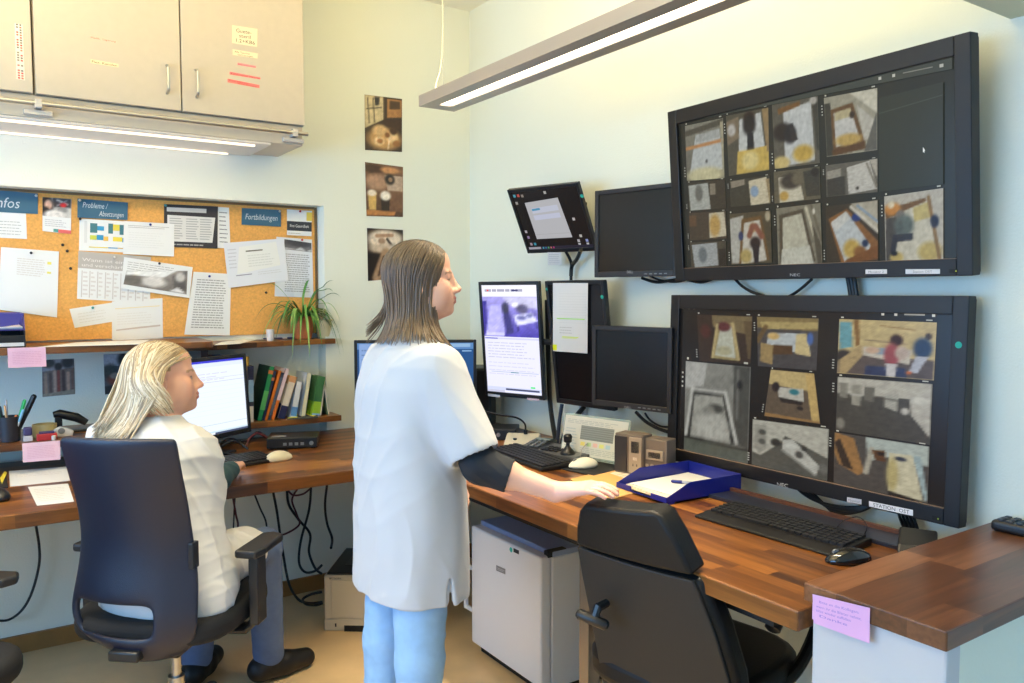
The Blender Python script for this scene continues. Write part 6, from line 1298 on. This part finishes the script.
def wrinkle(P,N,amp,dirs,seed=0):
    rs=np.random.RandomState(seed); d=np.zeros(len(P))
    for (v,fq,a) in dirs:
        v=np.array(v,float); ph=rs.rand()*6; w=np.sin(P@v*fq+ph+2.2*np.sin(P[:,2]*7+ph*2)+1.8*np.sin(P[:,0]*11+P[:,1]*9+ph)); mk=.5+.5*np.sin(P@np.roll(v,1)*fq*.37+ph*3+2*np.sin(P[:,2]*5+ph)); d+=a*((1-np.abs(w))**2.2-.3)*mk**1.3
    return P+N*(amp*d)[:,None]
skin=mat('skin',(255,255,255),.5,attr=True); hair_m=mat('hair_strands',(255,255,255),.42,attr=True,spec=.5)
coat_m=mat('white_cotton',(190,193,199),.8,bump=.06,bscale=700,sheen=.1); coat_m2=mat('white_cotton_warm',(216,214,212),.8,bump=.06,bscale=700,sheen=.1); jeans1=mat('light_blue_denim',(146,186,226),.8,var=.05,vscale=40,bump=.08,bscale=900); jeans2=mat('blue_denim',(92,112,150),.8,var=.06,vscale=40,bump=.08,bscale=900)
sleeve_m=mat('black_jersey',(22,27,36),.8); teal_m=mat('teal_jersey',(40,70,76),.8)
shoe_b=mat('black_shoe',(18,18,20),.5); shoe_w=mat('white_shoe',(214,214,210),.5)
def finish(name,F,m,parent,amp=0,dirs=(),seed=0,it=2,cols=None,fn=None):
    P,Q=F.mesh(); P=smooth_verts(P,Q,it); 
    if amp: P=wrinkle(P,vnormals(P,Q),amp,dirs,seed); P=smooth_verts(P,Q,3)
    if fn: P=fn(P)
    return organic(name,P,Q,m,parent,None,cols(P) if cols else None)
def hand(F,W,dirv,palm_n,thumb,sc=1.,curl=(.25,.5,.4),spread=.05,k=.003):
    """right/left hand from the wrist: dirv towards the fingers, palm_n away from the palm (back of the hand), thumb = sideways to the thumb"""
    W,d,n,t=[np.array(q,float) for q in (W,dirv,palm_n,thumb)]; d/=np.linalg.norm(d); n-=d*(n@d); n/=np.linalg.norm(n); t-=d*(t@d)+n*(t@n); t/=np.linalg.norm(t)
    Kn=W+d*.078*sc
    F.rc(W-d*.02,W+d*.02,.024*sc,.024*sc,.012)
    for a in (-.024,-.008,.009,.025): F.rc(W+d*.012+t*a*.55,Kn+t*a+n*.002,.0145*sc,.0115*sc,.012)
    for (a,L,r) in ((.0275,.070,.0083),(.0095,.078,.0085),(-.009,.072,.0081),(-.0265,.057,.0072)):
        p=Kn+t*a*sc+n*.002; ang=0; dd=d+t*a*spread*20; dd/=np.linalg.norm(dd); tot=0
        for j,(s,c) in enumerate(zip((.45,.31,.24),curl)):
            tot+=c; v=dd*math.cos(tot)-n*math.sin(tot); q=p+v*L*s*sc; F.rc(p,q,r*sc*(1-.06*j),r*sc*(.94-.06*j),k if j else .006); p=q
    p=W+d*.022+t*.024*sc-n*.006; v=d*.62+t*.72-n*.28; v/=np.linalg.norm(v); q=p+v*.040*sc; F.rc(p,q,.0135*sc,.0105*sc,.01); v2=d*.9+t*.3-n*.35; v2/=np.linalg.norm(v2); F.rc(q,q+v2*.030*sc,.0098*sc,.008*sc,.003); F.rc(q+v2*.03*sc,q+v2*.03*sc+(d-n*.3)*.018*sc,.008*sc,.0065*sc,.003)
# ---------------------------------------------------------------- standing person
SKIN=(226,176,152)
per=thing('person','standing person with straight brown hair, white coat and pale jeans','person',(1.0,2.03,0))
H1=Head((1.073,2.058,1.474),-26,2,.955)
SR,ER,WR=np.array([1.045,1.905,1.235]),np.array([1.100,1.785,.985]),np.array(dep(557,492,2.10))
SL,EL,WL=np.array([1.045,2.215,1.235]),np.array([1.06,2.275,1.0]),np.array([1.20,2.20,.86])
NB=np.array([1.048,2.062,1.30])
F=Field((.78,1.42,0),(1.46,2.42,1.63),VOX)
H1.build(F,NB)
F.loft([.70,.80,.95,1.08,1.2,1.28,1.315],[1.01,1.01,1.02,1.03,1.04,1.045,1.048],[2.04,2.05,2.055,2.06,2.06,2.062,2.062],[.095,.1,.085,.09,.095,.07,.05],[.15,.155,.125,.14,.16,.13,.06],rad(2),2.2,.03)
F.chain([SR,ER,WR],[.05,.038,.026],.02); F.chain([SL,EL,WL],[.05,.038,.026],.02)
F.rc(ER,ER+(WR-ER)*.35,.037,.040,.015)
hd=np.array(dep(610,486,2.03))-WR; hd/=np.linalg.norm(hd); hand(F,WR+hd*.012,hd,(-.05,-.25,1),(.83,.46,.1),1.0,(.18,.30,.25),.035,.002)
hand(F,WL,(.6,-.5,-.5),(.2,.5,.5),(.5,.3,-.3),.95)
for hp_,kn,an in (((1.0,1.955,.76),(1.0,1.935,.42),(.985,1.935,.08)),((1.0,2.115,.76),(.98,2.115,.42),(.965,2.12,.08))):
    F.chain([hp_,kn,an],[.07,.05,.035],.02); F.rc(an,(an[0]+.10,an[1]-.01,.045),.035,.028,.02)
def cols1(P):
    c=np.tile(np.array(lin(SKIN)),(len(P),1)); H1.paint(P,c,(92,70,52),brow=(120,92,70)); 
    d=np.linalg.norm(P-WR,axis=1); w=np.clip((.16-np.linalg.norm(P-(WR+hd*.08),axis=1))/.08,0,1)[:,None]*.35; return c*(1-w)+np.array(lin((236,170,160)))*w
body=finish('body',F,skin,per,cols=cols1,it=1)
# jeans
F=Field((.82,1.78,.06),(1.22,2.28,.86),VOX)
F.loft([.66,.74,.85],[1.01,1.015,1.02],[2.035,2.045,2.05],[.10,.108,.10],[.155,.158,.145],rad(2),2.3,.03)
for y,x in ((1.942,1.0),(2.118,.982)):
    F.chain([(1.012,y+(2.045-y)*.14,.72),(x,y,.42),(x-.012,y,.085)],[.086,.067,.056],.02)
finish('jeans',F,jeans1,per,.0022,[((0,.3,1),58,1),((.6,-.5,1),44,.8),((.2,.8,.9),70,.6)],1)
for y,x in ((1.935,.985),(2.12,.967)):
    F=Field((x-.1,y-.08,0),(x+.24,y+.08,.14),VOX); F.chain([(x-.03,y,.05),(x+.06,y,.045),(x+.15,y-.01,.038)],[.048,.044,.036],.02); F.rc((x,y,.09),(x,y,.1),.045,.045,.02); F.half((0,0,.006),(0,0,-1)); finish('shoe',F,shoe_w,per)
# coat
F=Field((.80,1.68,.55),(1.30,2.36,1.36),VOX)
zs=[.588,.64,.75,.88,1.0,1.1,1.18,1.24,1.28,1.31,1.335]
def fold(th,z): return .018*np.sin(th*5+z*3)*np.clip((1.05-z)/.5,0,1)+.01*np.sin(th*9-z*7)*np.clip((1.05-z)/.5,0,1)
F.loft(zs,[1.032,1.032,1.032,1.03,1.03,1.03,1.03,1.035,1.04,1.046,1.05],[2.055,2.055,2.055,2.055,2.06,2.06,2.06,2.06,2.06,2.062,2.062],[.146,.146,.144,.14,.136,.13,.122,.108,.09,.072,.06],[.2,.2,.2,.194,.188,.188,.192,.185,.15,.095,.07],rad(3),2.35,.03,wob=fold)
def sleeve(S,E,end,r0,r1):
    e=S+(E-S)*end; F.rc(S,e,r0,r1,.045); F.rc(S+(E-S)*-.1,S,r0*.85,r0,.03); return e,(E-S)/np.linalg.norm(E-S)
G=[]
for S,E in ((SR,ER),(SL,EL)):
    e=S+(E-S)*.84; F.rc(S+np.array([0,0,.0]),e,.068,.070,.045); G.append((e,(E-S)/np.linalg.norm(E-S)))
# sleeve openings: cut flat and hollow them
for e,d in G:
    F.rc(e+d*.055,e+d*.13,.075,.09,.0,'s'); F.rc(e+d*.03,e+d*.10,.058,.066,.004,'s')
sl0=np.array(dep(447.5,556,2.135)); sl1=np.array(dep(452,625,2.125)); 
for q in np.linspace(1.98,2.27,16): F.rc(np.array(dep(447.5,560,q)),np.array(dep(453,632,q)),.0035,.014,.0,'s')
F.loft([.50,.72],[1.03,1.03],[2.055,2.055],[.132,.132],[.184,.184],rad(3),2.35,.003,'s')
coat=finish('coat',F,coat_m,per,.0052,[((.9,-.6,.25),28,1),((.6,.8,.3),32,.9),((-.3,.6,.7),24,.6),((.4,.5,1),18,.55)],4,2)
# patch pocket and side seam of the coat
b=MB(); pass
# black undersleeve from below the coat sleeve to the middle of the forearm
F=Field((.98,1.60,.86),(1.30,1.96,1.16),.003)
fe=ER+(WR-ER)*.42; a0=SR+(ER-SR)*.62; F.chain([a0,ER,fe],[.048,.047,.0465],.02)
fd=(WR-ER)/np.linalg.norm(WR-ER); F.half(fe-fd*.004,fd); F.rc(fe,fe+fd*.05,.0425,.0425,.0,'s')
finish('undersleeve',F,sleeve_m,per,.0026,[((.6,-.5,.9),120,1),((.3,.6,-.8),95,.7)],6,2)
F=Field((.98,2.16,.84),(1.26,2.36,1.16),VOX); F.chain([SL+(EL-SL)*.62,EL,EL+(WL-EL)*.45],[.046,.045,.04],.02); finish('undersleeve',F,sleeve_m,per,.002,[((.6,-.5,.9),120,1)],7)
# hair
BR=[(80,64,50),(94,76,58),(68,56,44),(108,88,68),(88,72,58),(98,82,66)]
def pull1(t,th,side,u,outd,L):
    back=max(0,-math.cos(th)); v=outd*(-.030*t*back-.016*math.sin(t*3.0)*(.3+.7*(1-back)))
    fr=max(0,math.cos(th)); v=v+np.array([0,0,-.02*fr*t])+H1.f*(.012*fr*t-.006*t)+H1.l*(-side*.012*fr*t)
    v=v+outd*((.07 if u>.97 else .012)*t**4*back); return v
def push1(p):
    if p[2]>1.345: return p
    z=p[2]; d=p-np.array([1.043,2.061,z]); c_,s_=math.cos(rad(3)),math.sin(rad(3)); a=d[0]*c_+d[1]*s_; q=-d[0]*s_+d[1]*c_
    r=np.interp(z,[1.18,1.24,1.28,1.31,1.335],[.133,.119,.101,.082,.068]); rl=np.interp(z,[1.18,1.24,1.28,1.31,1.335],[.20,.195,.162,.106,.08]); e=(abs(a/r)**2.3+abs(q/rl)**2.3)**(1/2.3)
    return p if e>=1 else np.array([1.043+d[0]/e,2.061+d[1]/e,z])
hair_mesh('hair',H1,per,hair_m,BR,1150,54,182,.182,pull1,.0030,push=push1,tipcol=(134,110,86),off=.001)
# ---------------------------------------------------------------- seated person
per2=thing('person','seated person with long blonde hair in white coat, seen from behind','person',(.49,2.60,0))
H2=Head((.497,2.728,1.165),-9,3,1.0,roll=-3)
SR,ER,WR=np.array([.562,2.572,.955]),np.array([.582,2.622,.815]),np.array([.735,2.85,.822])
SL,EL,WL=np.array([.335,2.835,.975]),np.array([.42,2.95,.83]),np.array([.60,3.05,.815])
NB=np.array([.468,2.70,1.03]); hh=44
F=Field((.2,2.36,0),(1.06,3.22,1.31),VOX)
H2.build(F,NB)
F.loft([.53,.6,.72,.85,.95,1.01,1.05],[.46,.46,.46,.46,.462,.465,.468],[2.57,2.58,2.61,2.65,2.68,2.695,2.70],[.1,.11,.1,.1,.1,.08,.05],[.16,.17,.14,.15,.165,.13,.06],rad(hh),2.2,.03)
F.chain([SR,ER,WR],[.048,.037,.025],.02); F.chain([SL,EL,WL],[.048,.037,.025],.02)
hand(F,WR+np.array([.004,.012,0]),(.38,.92,-.06),(-.1,0,1),(-.92,.38,0),.95,(.1,.35,.35)); hand(F,WL,(.6,.8,-.06),(0,0,1),(.8,-.6,0),.95,(.1,.35,.35))
LEG=(((.525,2.51,.585),(.835,2.83,.535),(.872,2.915,.085)),((.40,2.65,.585),(.68,3.0,.53),(.645,3.04,.085)))
for a,k_,n_ in LEG: F.chain([a,k_,n_],[.07,.05,.036],.02)
def cols2(P):
    c=np.tile(np.array(lin((228,174,148))),(len(P),1)); H2.paint(P,c,(176,138,92),brow=(150,116,84)); return c
finish('body',F,skin,per2,cols=cols2,it=1)
F=Field((.3,2.36,.05),(1.0,3.16,.70),VOX)
F.el((.465,2.58,.60),(.17,.17,.10),None,.02)
for a,k_,n_ in LEG: F.chain([a,k_,(n_[0],n_[1],.1)],[.083,.064,.056],.02)
finish('jeans',F,jeans2,per2,.0025,[((.5,.6,1),60,1),((.2,-.6,.8),48,.8)],1)
for (a,k_,n_),tg in zip(LEG,((.10,.02),(.02,.09))):
    x,y=n_[0],n_[1]; d=np.array([.95,.15]) if tg[0]>.05 else np.array([.6,.8]); d/=np.linalg.norm(d)
    F=Field((x-.13,y-.13,0),(x+.26,y+.26,.15),VOX); g=lambda s_,z_: (x+d[0]*s_,y+d[1]*s_,z_)
    F.chain([g(-.035,.05),g(.06,.045),g(.15,.038)],[.046,.044,.036],.02); F.rc(g(0,.08),g(0,.10),.045,.044,.02); F.half((0,0,.005),(0,0,-1)); sh=finish('shoe',F,shoe_b,per2)
    b=MB(); 
    for q in range(3): b.tube(bez([V(g(.035+q*.022,.088-q*.006))+V((-d[1]*.028,d[0]*.028,-.008)),V(g(.035+q*.022,.097-q*.007)),V(g(.035+q*.022,.088-q*.006))-V((-d[1]*.028,d[0]*.028,.008))],4),.003,6)
    obj('laces',b,blackm,sh)
F=Field((.16,2.36,.46),(.92,3.0,1.1),VOX)
F.loft([.50,.58,.68,.78,.88,.95,1.0,1.035,1.06],[.462,.462,.462,.462,.462,.462,.464,.466,.468],[2.56,2.57,2.60,2.635,2.665,2.685,2.695,2.70,2.702],[.135,.14,.135,.13,.128,.12,.1,.078,.062],[.2,.2,.19,.185,.19,.192,.16,.1,.07],rad(hh),2.3,.03,wob=lambda th,z:.02*np.sin(th*5+z*9)+.012*np.sin(th*8-z*13))
e=ER
for S,E in ((SR,ER),(SL,EL)): F.rc(S,E,.054,.060,.06); F.rc(E,E+((WR if S is SR else WL)-E)*.12,.066,.066,.02)
dR=(WR-ER)/np.linalg.norm(WR-ER); dL=(WL-EL)/np.linalg.norm(WL-EL)
F.rc(ER+dR*.085,ER+dR*.16,.06,.065,.004,'s'); F.rc(EL+dL*.085,EL+dL*.16,.06,.065,.004,'s')
F.rc((.515,2.50,.585),(.74,2.735,.565),.092,.082,.05); F.rc((.40,2.64,.585),(.6,2.86,.565),.09,.08,.05)
F.rc((.56,2.42,.53),(.60,2.47,.55),.045,.045,.05)
F.half((0,0,.495),(0,0,-1))
c2=finish('coat',F,coat_m2,per2,.007,[((.5,.5,1),30,1),((-.5,.6,.7),38,.9),((.8,-.5,.4),34,.8),((.2,.3,1),55,.4)],9,2)
F=Field((.56,2.5,.73),(.86,2.98,.90),.003); F.chain([ER+dR*.02,ER+dR*.15,WR-dR*.01],[.043,.040,.032],.02); finish('undersleeve',F,teal_m,per2,.002,[((.6,.5,.9),110,1)],5)
F=Field((.36,2.86,.73),(.68,3.12,.90),VOX); F.chain([EL,EL+dL*.1,WL-dL*.01],[.042,.040,.032],.02); finish('undersleeve',F,teal_m,per2,.002,[((.6,.5,.9),110,1)],5)
BL=[(206,180,140),(226,206,172),(172,148,116),(216,192,156),(190,166,130),(156,132,104),(236,220,190)]
Rr=np.array(CAM_R)
def pull2(t,th,side,u,outd,L):
    v=-Rr*(.085*t**2.0)*(.5+.7*u)-outd*(.02*t)+Rr*(.01*math.sin(t*7+u*9))*t+np.array([-.02,-.03,0])*t
    if side>0: v=-Rr*(.03*t)+outd*(.02*t)-H2.f*.03*t
    return v
def push2(p):
    # keep the strands on top of the coat's shoulders
    d=p-np.array([.465,2.69,p[2]]); c_,s_=math.cos(rad(hh)),math.sin(rad(hh)); a=d[0]*c_+d[1]*s_; q=-d[0]*s_+d[1]*c_
    r=np.interp(p[2],[.85,.95,1.0,1.03,1.06],[.142,.136,.118,.098,.075]); rl=np.interp(p[2],[.85,.95,1.0,1.03,1.06],[.20,.205,.185,.12,.085]); e=math.sqrt((a/r)**2+(q/rl)**2)
    return p if e>=1 else np.array([.465+d[0]/e,2.69+d[1]/e,p[2]])
hair_mesh('hair',H2,per2,hair_m,BL,1150,87,184,.215,pull2,.0030,part=(.078,-.06),off=.001,push=push2,seed=8,zend=.05)
def pull3(t,th,side,u,outd,L): return H2.f*(.036*t**1.6)+outd*(.004*t)-Rr*.0+np.array([.01,-.01,0])*t
def push3(p):
    d=p-np.array(H2.w(-.035,0,-.12)); r=math.hypot(d[0],d[1]); m_=.066
    if p[2]<H2.w(0,0,-.04)[2] and r<m_: p=np.array([p[0]+d[0]*(m_/r-1),p[1]+d[1]*(m_/r-1),p[2]])
    return push2(p)
hair_mesh('front_lock',H2,per2,hair_m,BL,120,102,128,.125,pull3,.0028,part=(.02,-.06),off=.001,push=push3,seed=12,zend=.0,sides=(-1,-1))
# ================================================================ light
sc=bpy.context.scene
w=bpy.data.worlds.new('sky'); sc.world=w; w.use_nodes=True; nt=w.node_tree; bg=nt.nodes['Background']
sky=nt.nodes.new('ShaderNodeTexSky'); sky.sky_type='HOSEK_WILKIE'; sky.turbidity=3; sky.sun_direction=V((.3,.8,.5)).normalized()
nt.links.new(sky.outputs['Color'],bg.inputs['Color']); bg.inputs['Strength'].default_value=.6
def area(name,loc,target,sx,sy,power,col,spread=180):
    l=bpy.data.lights.new(name,'AREA'); l.shape='RECTANGLE'; l.size=sx; l.size_y=sy; l.energy=power; l.color=col; l.spread=rad(spread)
    o=bpy.data.objects.new(name,l); C.objects.link(o); o.location=loc; d=V(target)-V(loc); o.rotation_euler=d.to_track_quat('-Z','Y').to_euler(); return o
area('rear_window_daylight',(-.1,-2.21,1.55),(-.1,2,1.45),3.5,1.35,31,(.25,.56,1.0))
area('left_window_daylight',(-2.21,1.75,1.41),(2,1.75,1.3),3.0,1.3,120,(.25,.55,1.0))
area('pendant_light_down',(1.41,1.82,2.098),(1.41,1.82,0),.05,1.4,11,(1.,.84,.60),80)
area('pendant_light_up',(1.41,1.82,2.15),(1.41,1.82,4),.09,1.45,15,(1.,.80,.40))
area('cabinet_lamp_light',(.13,3.405,2.046),(.13,3.6,1.0),1.7,.05,2.5,(1.,.80,.54))
# second lamp added out of view as overhead fill for floor and walls
t=thing('pendant_lamp','silver linear lamp added out of view as overhead fill light','lamp',(-.25,1.9,2.1))
b=MB(); b.mm((-.33,1.2,2.10),(-.17,2.6,2.14)); obj('housing',b,alu,t,bevel=.003)
b=MB(); b.mm((-.30,1.25,2.096),(-.20,2.55,2.1005)); obj('diffuser',b,MATS['pendant_glow'],t)
for y in (1.4,2.4):
    b=MB(); b.tube([(-.25,y,2.14),(-.25,y,CE)],.0011,6); obj('suspension_wire',b,chrome,t)
area('middle_fill_down',(-.25,1.9,2.09),(-.25,1.9,0),.1,1.3,13,(1.,.86,.66),100); area('middle_fill_up',(-.25,1.9,2.15),(-.25,1.9,4),.1,1.3,52,(1.,.80,.42))
cam=bpy.data.cameras.new('camera'); co=bpy.data.objects.new('camera',cam); C.objects.link(co)
cam.sensor_width=36; cam.lens=F_PX/1024*36; cam.clip_start=.02; co.location=EYE
m=M.Identity(4)
for i,a in enumerate((CAM_R,CAM_U,-CAM_F)): m[0][i],m[1][i],m[2][i]=a
m.translation=EYE; co.matrix_world=m; sc.camera=co
sc.view_settings.view_transform='Standard'; sc.view_settings.look='None'; sc.view_settings.gamma=1; sc.view_settings.use_curve_mapping=False; sc.view_settings.exposure=0.0
sc.cycles.use_denoising=True; sc.cycles.max_bounces=8; sc.cycles.diffuse_bounces=5; sc.cycles.sample_clamp_indirect=6
